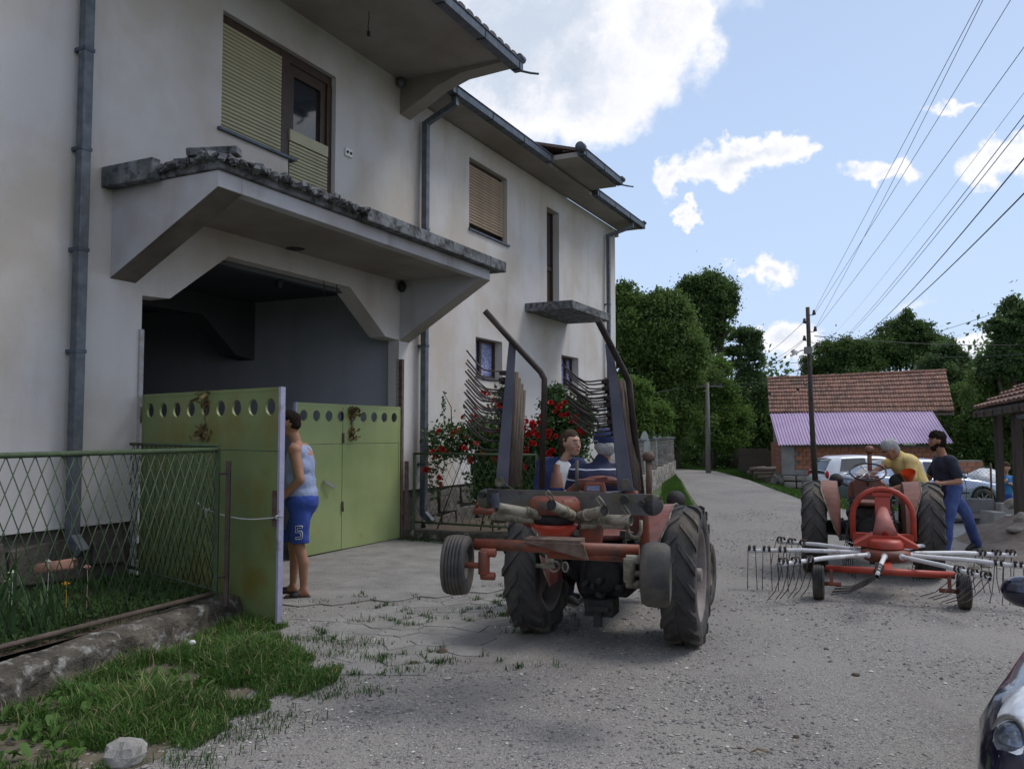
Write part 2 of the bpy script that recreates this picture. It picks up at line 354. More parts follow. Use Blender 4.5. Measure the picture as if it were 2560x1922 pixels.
M_shut_b = pmat('tan_slats', (.33, .245, .16), (.27, .2, .13), 3, .55, .05, 30, objrand=.07)
M_plinth = pmat('plinth_stone', (.07, .062, .053), (.13, .115, .098), 4, .95, .9, 14, c3=(.03, .03, .025), c3scale=9, c3amt=.4, dist=.03)
M_tileold = pmat('dark_roof_tiles', (.1, .08, .07), (.16, .12, .1), 9, .9, .3, 30)
house = thing('house', 'long cream plastered two storey house with a gated passage under a concrete canopy', 'house', HO, HRZ)
def hb(mb, s0, s1, o0, o1, z0, z1): return mb.box(s0, s1, -o1, -o0, z0, z1)
# outer wall with openings
def wall_cells(mb, x0, x1, z0, z1, holes, y=0, depth=.2):
    xs_ = sorted({x0, x1, *[h[0] for h in holes], *[h[1] for h in holes]}); zs_ = sorted({z0, z1, *[h[2] for h in holes], *[h[3] for h in holes]})
    for a, b_ in zip(xs_, xs_[1:]):
        for c, d in zip(zs_, zs_[1:]):
            mx_, mz = (a+b_)/2, (c+d)/2
            if any(h[0] < mx_ < h[1] and h[2] < mz < h[3] for h in holes): continue
            mb.quad((a, y, c), (b_, y, c), (b_, y, d), (a, y, d))
    for h in holes:
        a, b_, c, d = h[:4]; sides = h[4] if len(h) > 4 else 'lrtb'
        if 'l' in sides: mb.quad((a, y, c), (a, y, d), (a, y+depth, d), (a, y+depth, c))
        if 'r' in sides: mb.quad((b_, y, d), (b_, y, c), (b_, y+depth, c), (b_, y+depth, d))
        if 't' in sides: mb.quad((a, y, d), (b_, y, d), (b_, y+depth, d), (a, y+depth, d))
        if 'b' in sides: mb.quad((b_, y, c), (a, y, c), (a, y+depth, c), (b_, y+depth, c))
holes = [(0, 4.78, .0, 3.72, 'lrt'), (1.04, 2.2, 5.21, 6.64, 'ltb'), (2.2, 3.16, 4.3, 6.64, 'rt'), (7.0, 8.54, 5.34, 6.65), (7.26, 8.33, 2.67, 3.39), (11.26, 12.29, 2.69, 3.39), (10.47, 11.15, 4.3, 6.58)]
mb = MB(); wall_cells(mb, -9, 14.95, .74, 7.05, [(h[0], h[1], max(h[2], .74), *h[3:]) for h in holes])
mb.quad((-9, 0, 7.05), (5.1, 0, 7.05), (5.1, 0, 7.45), (-9, 0, 7.45)); mb.quad((2.2, 0, 4.3), (2.2, 0, 5.21), (2.2, .2, 5.21), (2.2, .2, 4.3))
mb.quad((14.95, 0, .74), (14.95, 9, .74), (14.95, 9, 7.05), (14.95, 0, 7.05)); mb.quad((-9, 9, .74), (-9, 0, .74), (-9, 0, 7.05), (-9, 9, 7.05)); mb.quad((14.95, 9, -.2), (-9, 9, -.2), (-9, 9, 7.05), (14.95, 9, 7.05))
mb.quad((-9, 0, .74), (0, 0, .74), (0, .12, .74), (-9, .12, .74)); mb.quad((4.78, 0, .74), (14.95, 0, .74), (14.95, .12, .74), (4.78, .12, .74))
mb.quad((14.95, 9, 7.05), (14.95, 0, 7.05), (14.95, 4.5, 9.3), (14.95, 4.5, 9.3)) if False else None
mb.add([(14.95, 0, 7.05), (14.95, 9, 7.05), (14.95, 4.5, 9.35)], [(0, 1, 2)])
# chamfered top corners of the passage opening
mb.prism([(3.53, 3.723), (4.42, 3.1), (4.779, 3.08), (4.779, 3.723)], 'y', .002, .3); mb.prism([(1.2, 3.723), (.36, 3.1), (.001, 3.08), (.001, 3.723)], 'y', .002, .3)
mb.build('wall', M_plaster, house, recalc=False)
mb = MB(); hb(mb, -9, 0, -.35, -.07, -.3, .742); hb(mb, 4.78, 14.93, -.35, -.07, -.3, .742); hb(mb, 14.7, 14.9, -9, -.35, -.3, .742); mb.build('plinth', M_plinth, house)
# flat stones of the plinth, seen right of the gate
st0 = None
for i, (s0, s1, z0, z1) in enumerate([(4.86, 5.3, .05, .3), (4.9, 5.25, .33, .62), (5.6, 6.1, .02, .24), (5.62, 6.0, .27, .66), (6.05, 6.75, .28, .7), (6.13, 6.6, .0, .25), (6.63, 7.3, .02, .33), (6.8, 7.35, .36, .7), (7.38, 8.1, .05, .5), (7.4, 8.0, .53, .72), (-.5, -.12, .3, .68), (-1.3, -.56, .25, .62), (-1.95, -1.36, .3, .66)]):
    mb = MB(); j = lambda: random.uniform(-.03, .03)
    mb.prism([(s0+j()+.02, z0+j()+.03), (s1+j(), z0+j()), (s1+j()-.02, z1+j()), ((s0+s1)/2+j(), z1+.01), (s0+j(), z1+j()-.03)], 'y', .015, .1); mb.build('stone', M_plinth, house, bevel=.015)
# passage inside
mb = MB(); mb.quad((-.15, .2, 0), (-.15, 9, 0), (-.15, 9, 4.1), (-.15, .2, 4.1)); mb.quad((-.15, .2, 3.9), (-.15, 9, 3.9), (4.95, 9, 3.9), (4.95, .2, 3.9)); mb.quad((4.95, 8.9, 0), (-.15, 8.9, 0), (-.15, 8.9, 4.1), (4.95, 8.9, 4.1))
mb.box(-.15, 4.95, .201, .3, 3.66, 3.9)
mb.build('passage_lining', M_inner_shade, house, recalc=False)
mb = MB(); mb.box(4.93, 4.99, .201, 8.95, 0, 4.1); mb.build('passage_side_wall', M_inner_lit, house)
mb = MB(); mb.prism([(-.14, 3.89), (4.94, 3.89), (4.94, 2.9), (4.5, 2.95), (3.75, 3.55), (1.1, 3.55), (.35, 2.95), (-.14, 2.9)], 'y', 3.1, 3.45); mb.build('inner_beam', M_inner_shade, house)
mb = MB(); mb.prism([(-.14, 3.89), (4.94, 3.89), (4.94, 2.9), (4.5, 2.95), (3.75, 3.55), (1.1, 3.55), (.35, 2.95), (-.14, 2.9)], 'y', 5.9, 6.2); mb.build('inner_beam', M_inner_shade, house)
mb = MB(); mb.quad((-.14, .05, .012), (4.94, .05, .012), (4.94, 8.9, .012), (-.14, 8.9, .012)); mb.build('passage_floor', pmat('passage_concrete', (.14, .14, .14), (.19, .185, .18), 2, .9, .3, 40), house)
# canopy over the gate
def brz(mb, pts, s0, s1): return mb.prism([(-o, z) for o, z in pts], 'x', s0, s1)
mb = MB(); brz(mb, [(0, 3.2), (0, 4.11), (1.45, 4.11), (1.45, 3.95)], -.39, -.09); hb(mb, -.0898, 4.7998, 1.31, 1.449, 3.95, 4.11)
brz(mb, [(0, 3.07), (0, 4.11), (1.45, 4.11), (1.45, 3.95)], 4.8, 5.07); mb.build('canopy_brace', M_brace, house, bevel=.008)
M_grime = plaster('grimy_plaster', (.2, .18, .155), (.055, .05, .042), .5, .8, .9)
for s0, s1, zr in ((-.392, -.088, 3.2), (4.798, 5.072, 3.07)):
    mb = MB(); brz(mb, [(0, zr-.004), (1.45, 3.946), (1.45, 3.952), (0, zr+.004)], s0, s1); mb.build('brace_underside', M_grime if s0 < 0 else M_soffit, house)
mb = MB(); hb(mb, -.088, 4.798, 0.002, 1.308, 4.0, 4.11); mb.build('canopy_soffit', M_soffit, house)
mb = MB(); hb(mb, -.42, 5.2, 0, 1.5, 4.112, 4.25); hb(mb, -.53, -.422, 0, .72, 4.09, 4.30); hb(mb, 1.75, 5.33, 1.502, 1.6, 4.1, 4.262); hb(mb, 5.202, 5.33, 0, 1.5, 4.1, 4.262); mb.build('canopy_slab', M_conc, house, bevel=.012)
def rough(name, M, p0, p1, w, h, n, mat, parent, seed, j=.03):
    """broken concrete edge: lumps laid along a line (local coordinates)"""
    rr = random.Random(seed); p0, p1 = Vector(p0), Vector(p1); mb = MB()
    for k in range(n):
        p = p0.lerp(p1, (k+rr.random()*.8)/n) + Vector((rr.uniform(-j, j), rr.uniform(-j, j), rr.uniform(-.01, .03)))
        a, b_, c = w*rr.uniform(.4, 1.1), w*rr.uniform(.4, 1.1), h*rr.uniform(.35, 1.1); E_ = Euler((rr.uniform(-.4, .4), rr.uniform(-.4, .4), rr.uniform(0, 3))).to_matrix().to_4x4(); E_.translation = p
        vs = [(x*a/2*rr.uniform(.6, 1), y*b_/2*rr.uniform(.6, 1), z*c/2*rr.uniform(.6, 1)) for z in (-1, 1) for y in (-1, 1) for x in (-1, 1)]
        mb.add(vs, [(0, 2, 3, 1), (4, 5, 7, 6), (0, 1, 5, 4), (2, 6, 7, 3), (0, 4, 6, 2), (1, 3, 7, 5)], False, E_)
    return mb.build(name, mat, parent)
o = rough('broken_edge', None, (-.46, -.75, 4.2), (-.44, -1.5, 4.21), .12, .07, 40, M_conc, house, 3); tag(o, kind='stuff', label='crumbling mossy concrete edge of the canopy')
o = rough('broken_edge', None, (-.42, -1.54, 4.2), (1.78, -1.56, 4.2), .11, .065, 120, M_conc, house, 4); tag(o, kind='stuff', label='crumbling mossy concrete edge of the canopy')
# balcony roof over the near window, its brace, gutters and roofs
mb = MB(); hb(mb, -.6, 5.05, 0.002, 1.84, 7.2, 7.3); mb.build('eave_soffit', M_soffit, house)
mb = MB(); brz(mb, [(0, 6.66), (.35, 6.82), (.7, 7.0), (1.1, 7.12), (1.84, 7.15), (1.84, 7.198), (0, 7.198)], 4.76, 5.04); mb.build('eave_brace', M_soffit, house)
mb = MB(); hb(mb, 4.9, 15.3, .002, .58, 7.06, 7.14); hb(mb, 14.95, 15.25, -.6, 0, 6.9, 7.055); mb.build('eave_soffit', M_soffit, house)
mb = MB(); brz(mb, [(0.002, 7.16), (1.2, 7.16), (1.2, 7.26), (.002, 7.26)], 9.3, 11.62); mb.build('porch_soffit', M_soffit, house)
def gutter(s0, s1, o, z, spout=True, name='gutter'):
    mb = MB(); t = .006
    hb(mb, s0, s1, o-.12, o+.01, z, z+t); hb(mb, s0, s1, o+.01, o+.01+t, z, z+.13); hb(mb, s0, s1, o-.12-t, o-.12, z, z+.15); hb(mb, s0-t, s0, o-.12, o+.01, z, z+.13); hb(mb, s1, s1+t, o-.12, o+.01, z, z+.13)
    mb.tube([(s0, -(o+.02), z+.133), (s1, -(o+.02), z+.133)], .012, 8)
    g = mb.build(name, M_zinc, house); b0 = None; n = max(2, int((s1-s0)/1.0))
    for k in range(n+1):
        s_ = s0+.12+(s1-s0-.24)*k/n
        if b0 is None:
            q = MB(); hb(q, -.012, .012, o-.125, o-.12, z-.004, z+.15); hb(q, -.012, .012, o-.12, o+.018, z-.006, z-.0005); hb(q, -.012, .012, o+.0165, o+.022, z-.006, z+.135); b0 = q.build('gutter_bracket', M_black, g); b0.location.x = s_
        else: c = inst(b0, g); c.location.x = s_
    if spout: q = MB(); q.tube([(s1-.02, -(o-.05), z+.02), (s1+.1, -(o+.09), z-.0), (s1+.12, -(o+.22), z-.03)], .018, 8); q.build('spout', M_zinc, g)
    return g
gutter(-.6, 5.1, 1.98, 7.1); gutter(5.2, 9.2, .7, 7.07, False); gutter(9.3, 11.7, 1.32, 7.2); gutter(11.75, 15.35, .7, 7.07, False)
def roof_plane(s0, s1, o, z, rise, run, name='roof'):
    mb = MB(); th = .06
    mb.prism([(-o, z), (-o, z+th), (-o+run, z+rise+th), (-o+run, z+rise)], 'x', s0, s1); r = mb.build(name, M_tileold, house)
    q = MB(); n = int((s1-s0)/.22)
    for k in range(n):
        s_ = s0+(k+.5)*(s1-s0)/n; q.lathe([(0, .1), (.4, .095)], (s_, -o-.04, z+th-.055+.02*math.sin(k*7.3)), (0, 1, rise/run), 8, True, PI*.0, PI*1.0) if False else q.prism([(s_-.1, z+th-.02), (s_-.07, z+th+.01), (s_, z+th+.02), (s_+.07, z+th+.01), (s_+.1, z+th-.02)], 'y', -o-.05, -o+.35)
    tag(q.build('eave_tiles', M_tileold, r), kind='stuff')
roof_plane(-.6, 5.1, 1.86, 7.31, 3.05, 6.36); roof_plane(5.2, 15.35, .6, 7.16, 2.45, 5.1); roof_plane(9.28, 11.66, 1.22, 7.27, .35, 1.2)
mb = MB(); mb.prism([(4.5, 9.66), (9.6, 7.2), (9.6, 7.1), (4.5, 9.55)], 'x', -9, 15.35); mb.build('roof', M_tileold, house)
for r_, c_ in ((.055, (11.63, -1.32, 7.34)), (.1, (9.2, -1.28, 7.33)), (.06, (5.0, -1.97, 7.29)), (.045, (15.24, -.7, 7.23))):
    mb = MB(); mb.lathe([(0, 0), (.002, r_), (.14, r_), (.142, 0)], c_, (1, 0, 0), 14); mb.build('ridge_cap', M_zinc, house)
# far balcony slab
mb = MB(); hb(mb, 9.35, 11.62, 0, 1.05, 4.12, 4.29); mb.build('balcony_slab', M_conc, house, bevel=.012)
# downpipes
def pipe(s_, top, bot, elbow=None, kick=True, w=.12):
    mb = MB(); o0, o1 = .06, .06+w
    hb(mb, s_, s_+w, o0, o1, bot, top)
    if elbow:
        e = Vector(elbow); a = Vector((s_+w/2, -(o0+o1)/2, top-.03)); mb.bar(a, e, w*.9, w*.9, (1, 0, 0)); mb.bar(e-Vector((0, 0, .03)), e+Vector((0, 0, .22)), w*.9, w*.9, (1, 0, 0))
    if kick: mb.bar((s_+w/2, -(o0+o1)/2, bot+.05), (s_+w/2+.02, -(o1+.09), bot-.1), w, w, (1, 0, 0))
    p = mb.build('downpipe', M_steel, house, bevel=.008)
    z = bot+.8
    while z < top-.2:
        q = MB(); hb(q, s_-.006, s_+w+.006, o0-.05, o1+.006, z, z+.035); q.build('pipe_band', M_zinc, p); z += .98 if s_ < 0 else 1.9
pipe(-.86, 7.3, .62, None, True, .1); pipe(5.3, 6.72, .32, (5.42, -.62, 6.95), True, .1); pipe(14.08, 6.72, .3, (14.5, -.62, 6.95), True, .09)
# windows
def slats(parent, s0, s1, z0, z1, o, n, mat, first=None):
    h = (z1-z0)/n
    q = MB(); pr = [(-o, 0.004), (-o-.006, .006), (-o-.012, h*.3), (-o-.012, h*.7), (-o-.006, h-.004), (-o, h-.002)]; q.prism(pr, 'x', s0, s1); a = None
    for k in range(n):
        if a is None: a = q.build('slat', mat, parent); a.location.z = z0
        else: c = inst(a, parent); c.location.z = z0+k*h
wd = MB(); hb(wd, 2.12, 2.28, -.19, -.07, 4.42, 6.6); hb(wd, 1.04, 3.16, -.19, -.08, 6.52, 6.64); hb(wd, 3.06, 3.16, -.19, -.07, 4.3, 6.52); hb(wd, 1.04, 1.08, -.19, -.12, 5.25, 6.52)
hb(wd, 2.281, 2.40, -.19, -.1, 5.3, 6.519); hb(wd, 2.95, 3.059, -.19, -.1, 5.3, 6.519); hb(wd, 2.4, 2.95, -.19, -.1, 6.38, 6.519); w = wd.build('window', M_brown, house, 'balcony door and window with cream roller shutters')
slats(w, 1.042, 2.118, 5.235, 6.53, -.07, 27, M_shut_c); slats(w, 2.282, 3.058, 4.34, 5.46, -.065, 24, M_shut_c)
q = MB(); hb(q, 2.282, 3.06, -.075, -.045, 5.47, 5.62); q.build('shutter_rail', M_shut_c, w)
q = MB(); hb(q, 2.4, 2.95, -.15, -.14, 5.3, 6.38); q.build('pane', M_glass, w)
q = MB(); hb(q, .98, 2.32, -.1, .05, 5.18, 5.212); q.build('window_sill', M_zinc, w)
q = MB(); hb(q, 1.05, 2.12, -.25, -.2, 5.2, 6.6); q.build('backing', M_black, w)
wa = MB(); hb(wa, 7.0, 8.54, -.19, -.13, 6.54, 6.65); hb(wa, 8.5, 8.54, -.19, -.1, 5.35, 6.54); hb(wa, 7.0, 7.04, -.19, -.1, 5.35, 6.54); hb(wa, 7.04, 8.5, -.19, -.13, 5.35, 5.4); hb(wa, 7.0, 8.54, -.24, -.191, 5.34, 6.65); w = wa.build('window', M_brown, house, 'upstairs window with tan roller shutter let down')
slats(w, 7.042, 8.498, 5.47, 6.56, -.08, 20, M_shut_b)
q = MB(); hb(q, 6.97, 8.6, -.12, .04, 5.305, 5.337); q.build('window_sill', M_zinc, w)
wd = MB(); hb(wd, 10.47, 11.15, -.24, -.19, 4.3, 6.58); hb(wd, 10.47, 10.53, -.189, -.15, 4.3, 6.58); hb(wd, 11.09, 11.15, -.189, -.15, 4.3, 6.58); hb(wd, 10.53, 11.09, -.189, -.16, 5.25, 5.35); w = wd.build('door', M_brown, house, 'narrow dark brown door above the small balcony')
q = MB(); hb(q, 10.56, 11.06, -.188, -.175, 5.38, 6.5); q.build('pane', M_glass, w)
def lace_material():
    m = bpy.data.materials.new('lace_curtain'); m.use_nodes = True; nt = m.node_tree; N = nt.nodes; L = nt.links; b = N['Principled BSDF']; b.inputs['Roughness'].default_value = .35
    tc = N.new('ShaderNodeTexCoord'); mp = N.new('ShaderNodeMapping'); mp.inputs['Scale'].default_value = (14, 1, 9); L.new(tc.outputs['Object'], mp.inputs[0]); v = N.new('ShaderNodeTexVoronoi'); v.feature = 'DISTANCE_TO_EDGE'; v.inputs['Scale'].default_value = 1.4; L.new(mp.outputs[0], v.inputs['Vector'])
    r = N.new('ShaderNodeValToRGB'); r.color_ramp.elements[0].position = .04; r.color_ramp.elements[0].color = (.12, .14, .3, 1); r.color_ramp.elements[1].position = .2; r.color_ramp.elements[1].color = (.36, .4, .62, 1); L.new(v.outputs['Distance'], r.inputs[0]); L.new(r.outputs[0], b.inputs['Base Color']); return m
M_lace = lace_material()
for s0, s1, z0, z1, two in ((7.26, 8.33, 2.67, 3.39, True), (11.26, 12.29, 2.69, 3.39, False)):
    wd = MB(); f = .05; hb(wd, s0, s1, -.2, -.16, z1-f, z1); hb(wd, s0, s1, -.2, -.16, z0, z0+f); hb(wd, s0, s0+f, -.2, -.16, z0+f, z1-f); hb(wd, s1-f, s1, -.2, -.16, z0+f, z1-f)
    if two: hb(wd, s0+.42, s0+.5, -.2, -.15, z0+f, z1-f)
    else: hb(wd, s1-.42, s1-.36, -.2, -.15, z0+f, z1-f)
    w = wd.build('window', M_brown, house, 'small ground floor window with lace curtain, ' + ('nearer the gate' if two else 'nearer the far corner'))
    q = MB(); hb(q, s0, s1, -.23, -.21, z0, z1); q.build('curtain', M_lace, w)
    q = MB(); hb(q, s0-.02, s1+.02, -.16, .03, z0-.035, z0-.002); q.build('window_sill', M_zinc, w)
# small fittings
M_white = pmat('white_plastic', (.6, .6, .58), None, 4, .4)
q = MB(); hb(q, 3.36, 3.52, 0, .03, 5.58, 5.7); o = q.build('wall_socket', M_white, house, bevel=.008)
for x_ in (3.4, 3.475): q2 = MB(); q2.ball((x_, -.031, 5.64), .022, 8); q2.build('socket_hole', M_black, o)
def zp(px, py, z): s_, o_, _ = hloc(px, py, z=z); return s_, o_
s_, o_ = zp(738, 622, 4.0); q = MB(); q.lathe([(-.012, .0), (-.01, .1), (.0, .13)], (s_, -o_, 4.0), (0, 0, 1), 9, False); q.build('lamp_hole', M_black, house)
q = MB(); q.ball((4.7, -.1, 3.9), (.07, .07, .09), 10); q.build('junction_box', M_black, house)
q = MB(); q.ball((4.66, -.08, 7.12), (.07, .07, .08), 10); q.build('junction_box', M_steel, house)
q = MB(); q.ball((2.4, -.1+.4, 3.62), (.05, .05, .08), 8); q.build('junction_box', M_black, house)
s_, o_ = zp(922, 30, 7.2); q = MB(); q.tube([(s_, -o_, 7.2), (s_+.01, -o_, 7.1), (s_-.015, -o_, 7.0), (s_, -o_, 6.93)], .006, 6); q.lathe([(0, .0), (.0, .022), (.06, .022), (.07, .0)], (s_, -o_, 6.87), (0, 0, 1), 10); q.build('lamp_cord', M_black, house)
for px, py in ((809, 698), (841, 706)):
    q = MB(); s_, _, z_ = hloc(px, py, o=-.05); q.tube([(s_, .05, 3.75), (s_+.01, .04, 3.55), (s_-.01, .03, 3.42)], .006, 5); q.build('wire_end', M_black, house)
q = MB(); hb(q, -.035, 0.012, -.05, .03, 0, 2.72); q.build('gate_post', pmat('flaking_white_paint', (.42, .41, .42), (.32, .3, .28), 12, .8, .5, 40, c3=(.12, .06, .035), c3scale=9, c3amt=.35), house)
q = MB(); hb(q, 4.78, 4.84, -.05, .06, 0, 2.78); q.build('gate_post', M_rust, house)

mb = MB(); mb.box(-.24, .24, -.09, .09, 0, .075); o = mb.build('concrete_block', M_conc, bevel=.012); o.location = hw(-.32, 1.32, 4.27); o.rotation_euler = (R(3), R(-4), HRZ-R(60)); tag(o, 'broken concrete block lying on the near corner of the canopy', 'concrete block')
# ---------------- gate leaves ----------------
M_green = pmat('green_gate_paint', (.135, .18, .07), (.185, .228, .09), 1.4, .5, .08, 60, c3=(.17, .14, .028), c3scale=1.6, c3amt=.52, detail=4)
M_green2 = pmat('green_gate_paint_pale', (.22, .27, .11), (.28, .33, .15), 1.2, .5, .08, 60, c3=(.25, .21, .07), c3scale=1.7, c3amt=.34, detail=4)
M_lilac = pmat('lilac_edge_paint', (.3, .29, .42), (.36, .35, .47), 8, .6, .2, 40, c3=(.1, .05, .03), c3scale=5, c3amt=.42)
def gate_leaf(name, label, hinge, free, z0, z1, nh, mat, wicket=False, side=1):
    hinge, free = Vector(hinge[:2]), Vector(free[:2]); d = free-hinge; Lg = d.length; rz = math.atan2(d.y, d.x)
    t = thing(name, label, 'gate', (hinge.x, hinge.y, 0), rz, 'green metal gate leaves of the passage'); th = .022
    zc = z1-.16; r = .073; gap = Lg/(nh+.25); cs = [(k+.62)*gap for k in range(nh)]; zb = z1-.54
    # upper sheet with round holes
    mb = MB(); seg = 24; z_lo, z_hi = zc-.12, zc+.12
    edges = [0.0]+[c+s_*gap/2 for c in cs for s_ in ([1] if True else [])]; edges[-1] = Lg
    for y in (-th/2, th/2):
        for k, c in enumerate(cs):
            a, b = edges[k], edges[k+1]
            ring = [(c+r*math.cos(2*PI*i/seg+PI/4), y, zc+r*math.sin(2*PI*i/seg+PI/4)) for i in range(seg)]; outer = []
            for i in range(seg):
                an = 2*PI*i/seg+PI/4; q = int((i*4)//seg) % 4; u = (i-q*seg/4)/(seg/4)
                cor = [(b, z_hi), (a, z_hi), (a, z_lo), (b, z_lo)]; p, n = cor[q], cor[(q+1) % 4]; outer.append((p[0]+(n[0]-p[0])*u, y, p[1]+(n[1]-p[1])*u))
            mb.add(ring+outer, [(i, (i+1) % seg, seg+(i+1) % seg, seg+i) for i in range(seg)])
        mb.quad((0, y, z_hi), (Lg, y, z_hi), (Lg, y, z1), (0, y, z1)); mb.quad((0, y, zb), (Lg, y, zb), (Lg, y, z_lo), (0, y, z_lo))
    for c in cs:
        ring = [(c+r*math.cos(2*PI*i/seg), zc+r*math.sin(2*PI*i/seg)) for i in range(seg)]
        mb.add([(x, -th/2, z) for x, z in ring]+[(x, th/2, z) for x, z in ring], [(i, (i+1) % seg, seg+(i+1) % seg, seg+i) for i in range(seg)])
    mb.quad((0, -th/2, z1), (Lg, -th/2, z1), (Lg, th/2, z1), (0, th/2, z1)); mb.build('upper_panel', mat, t, recalc=False)
    if wicket:
        w0 = Lg*.59
        for a, b in ((.0, w0-.006), (w0+.006, Lg-.04)):
            mb = MB(); mb.box(a, b, -th/2+.003, th/2-.003, z0, zb-.006); mb.build('lower_panel', mat, t)
        mb = MB(); mb.bar((w0+.42, side*.04, .99), (w0+.24, side*.09, .89), .03, .03); mb.build('handle', M_chrome, t)
        for z in (.55, 1.5): mb = MB(); mb.cyl((w0, side*.03, z), (w0, side*.03, z+.14), .014, seg=8); mb.build('hinge', M_rust, t)
        mb = MB(); mb.box(w0-.004, w0+.004, -th/2-.002, th/2+.002, zb, z1-.03); mb.build('seam', M_black, t)
    else:
        mb = MB(); mb.box(.0, Lg-.03, -th/2+.003, th/2-.003, z0, zb-.006); mb.build('lower_panel', mat, t)
        mb = MB(); mb.box(Lg-.09, Lg-.03, side*th/2, side*(th/2+.02), .85, 1.15); mb.build('latch', M_rust, t)
        mb = MB(); mb.cyl((Lg-.07, side*.05, .93), (Lg+.08, side*.04, .94), .008, seg=8); mb.build('bolt', M_chrome, t)
    mb = MB(); mb.box(0, Lg, -th/2-.004, th/2+.004, z1-.022, z1+.008); mb.box(.0, .035, -th/2-.004, th/2+.004, z0, z1-.023); mb.build('frame', mat, t)
    mb = MB(); mb.box(Lg-.024, Lg+.006, -.026, .022, z0+.01, z1+.008); mb.build('edge_plate', M_lilac, t)
    for z in (.35, 1.75): mb = MB(); mb.cyl((-.02, 0, z), (-.02, 0, z+.16), .02, seg=8); mb.build('hinge', M_rust, t)
    return t, d.normalized(), rz
H1 = hw(.0, .06, 0); g1, gd1, gz1 = gate_leaf('gate_leaf', 'green gate leaf standing open behind the mesh fence, tied with white rope', H1, (-1.965, 7.2), .03, 2.03, 9, M_green, False, -1)
H2 = hw(4.77, .03, 0); g2, gd2, gz2 = gate_leaf('gate_leaf', 'green gate leaf with a wicket door, swung open behind the man in blue shorts', H2, (-2.82, 10.9), .03, 2.03, 9, M_green2, True, 1)
M_straw = pmat('dried_flowers', (.09, .06, .025), (.16, .11, .05), 30, .9, .2, 60)
M_straw2 = pmat('dried_petals', (.11, .075, .03), (.2, .15, .07), 30, .9, .2, 60)
def bouquet(name, label, p, side, seed, hang):
    rr = random.Random(seed); t = thing(name, label, 'dried flowers', p, 0, 'withered bouquets tied to the gate'); 
    mb = MB()
    for k in range(34):
        a = rr.uniform(-1.5, 1.5); l = rr.uniform(.08, hang)*(1 if k % 3 else -.45); mb.tube([(rr.uniform(-.01, .01), 0, 0), (math.sin(a)*.04, rr.uniform(-.03, .03), -l*.5), (math.sin(a)*.05+rr.uniform(-.03, .03), rr.uniform(-.04, .04), -l)], .0025, 4)
    mb.build('stems', M_straw, t)
    mb = MB()
    for k in range(210):
        c = Vector((rr.gauss(0, .055), rr.gauss(0, .03), rr.choice([rr.uniform(-.02, .12), -rr.uniform(hang*.6, hang*1.02)]))); n = Vector((rr.uniform(-1, 1), rr.uniform(-1, 1), rr.uniform(-1, 1))).normalized(); u = n.orthogonal()*rr.uniform(.014, .034); v = n.cross(u).normalized()*rr.uniform(.008, .02)
        mb.quad(c-u-v, c+u-v, c+u+v*1.4, c-u+v)
    f = mb.build('petals', M_straw2, t, recalc=False); f['kind'] = 'stuff'
    return t
pb = at(520, 1010, 8.02); bouquet('dried_bouquet', 'withered bouquet hanging over a round hole of the near gate leaf', pb+V(.04, -.06, 0), 1, 3, .33)
pb = at(876, 1040, 12.0); bouquet('dried_bouquet', 'withered bouquet hanging on the far gate leaf with the wicket door', pb+V(.02, -.09, 0), 1, 5, .32)
# ---------------- garden by the house ----------------
M_soil = pmat('garden_soil', (.06, .045, .032), (.1, .075, .055), 8, 1, .9, 20, dist=.03, world_co=True)
SOILP = [(-9, 1), (-5.4, 1), (-2.62, 7.3), (-2.66, 7.65), (-3.95, 8.68), (-9, -1.3)]
bm = bmesh.new(); f = bm.faces.new([bm.verts.new((x, y, .2)) for x, y in [(-4.55, 2.4), (-2.62, 7.25), (-2.6, 7.6), (-3.9, 8.66), (-6.6, 3.2)]]); bmesh.ops.triangulate(bm, faces=bm.faces); bmesh.ops.recalc_face_normals(bm, faces=bm.faces); me = bpy.data.meshes.new('garden_bed'); bm.to_mesh(me); bm.free(); me.materials.append(M_soil); o = bpy.data.objects.new('garden_bed', me); COL.objects.link(o); tag(o, 'raised garden soil between the curb and the house', kind='structure')
M_moss = pmat('mossy_concrete', (.045, .04, .032), (.115, .1, .08), 5, .95, 1, 26, c3=(.36, .36, .34), c3scale=9, c3amt=.48, dist=.03, world_co=True)
def curb():
    # rough cast concrete curb, swept along its line with noisy faces
    p0, p1 = Vector((-4.55, 1.2, 0)), Vector((-2.30, 7.52, 0)); P = [Vector((-4.05, 1.0, 0)), Vector((-2.98, 5.0, 0)), Vector((-2.36, 7.55, 0))]
    n = 210; prof = [(0, -.06), (-.01, .03), (-.02, .08), (-.025, .12), (-.03, .16), (-.04, .2), (-.07, .23), (-.11, .24), (-.16, .245), (-.24, .25), (-.3, .2), (-.3, -.05)]; vs = []; fs = []
    for i in range(n+1):
        u = i/n*2; k = min(int(u), 1); c = P[k].lerp(P[k+1], u-k); d = (P[k+1]-P[k]).normalized(); s_ = Vector((d.y, -d.x, 0))
        for j, (o_, z) in enumerate(prof):
            q = c+s_*o_; nz = mnoise(q*3.1+Vector((0, 0, z*4)))*.045+mnoise(q*11+Vector((0, 0, z*9)))*.03+mnoise(q*27+Vector((0, 0, z*9)))*.012; h = z*(1-.12*i/n) if z > 0 else z
            vs.append(q+s_*nz+Vector((0, 0, h+nz*.5 if z > .1 else h)))
    m = len(prof)
    for i in range(n):
        for j in range(m-1): fs.append((i*m+j, i*m+j+1, (i+1)*m+j+1, (i+1)*m+j))
    mb = MB(); mb.add(vs, fs, False); mb.add(vs[-m:], [tuple(range(m))]); return mb.build('garden_curb', M_moss)
tag(curb(), 'rough mossy concrete curb carrying the green mesh fence', 'curb')
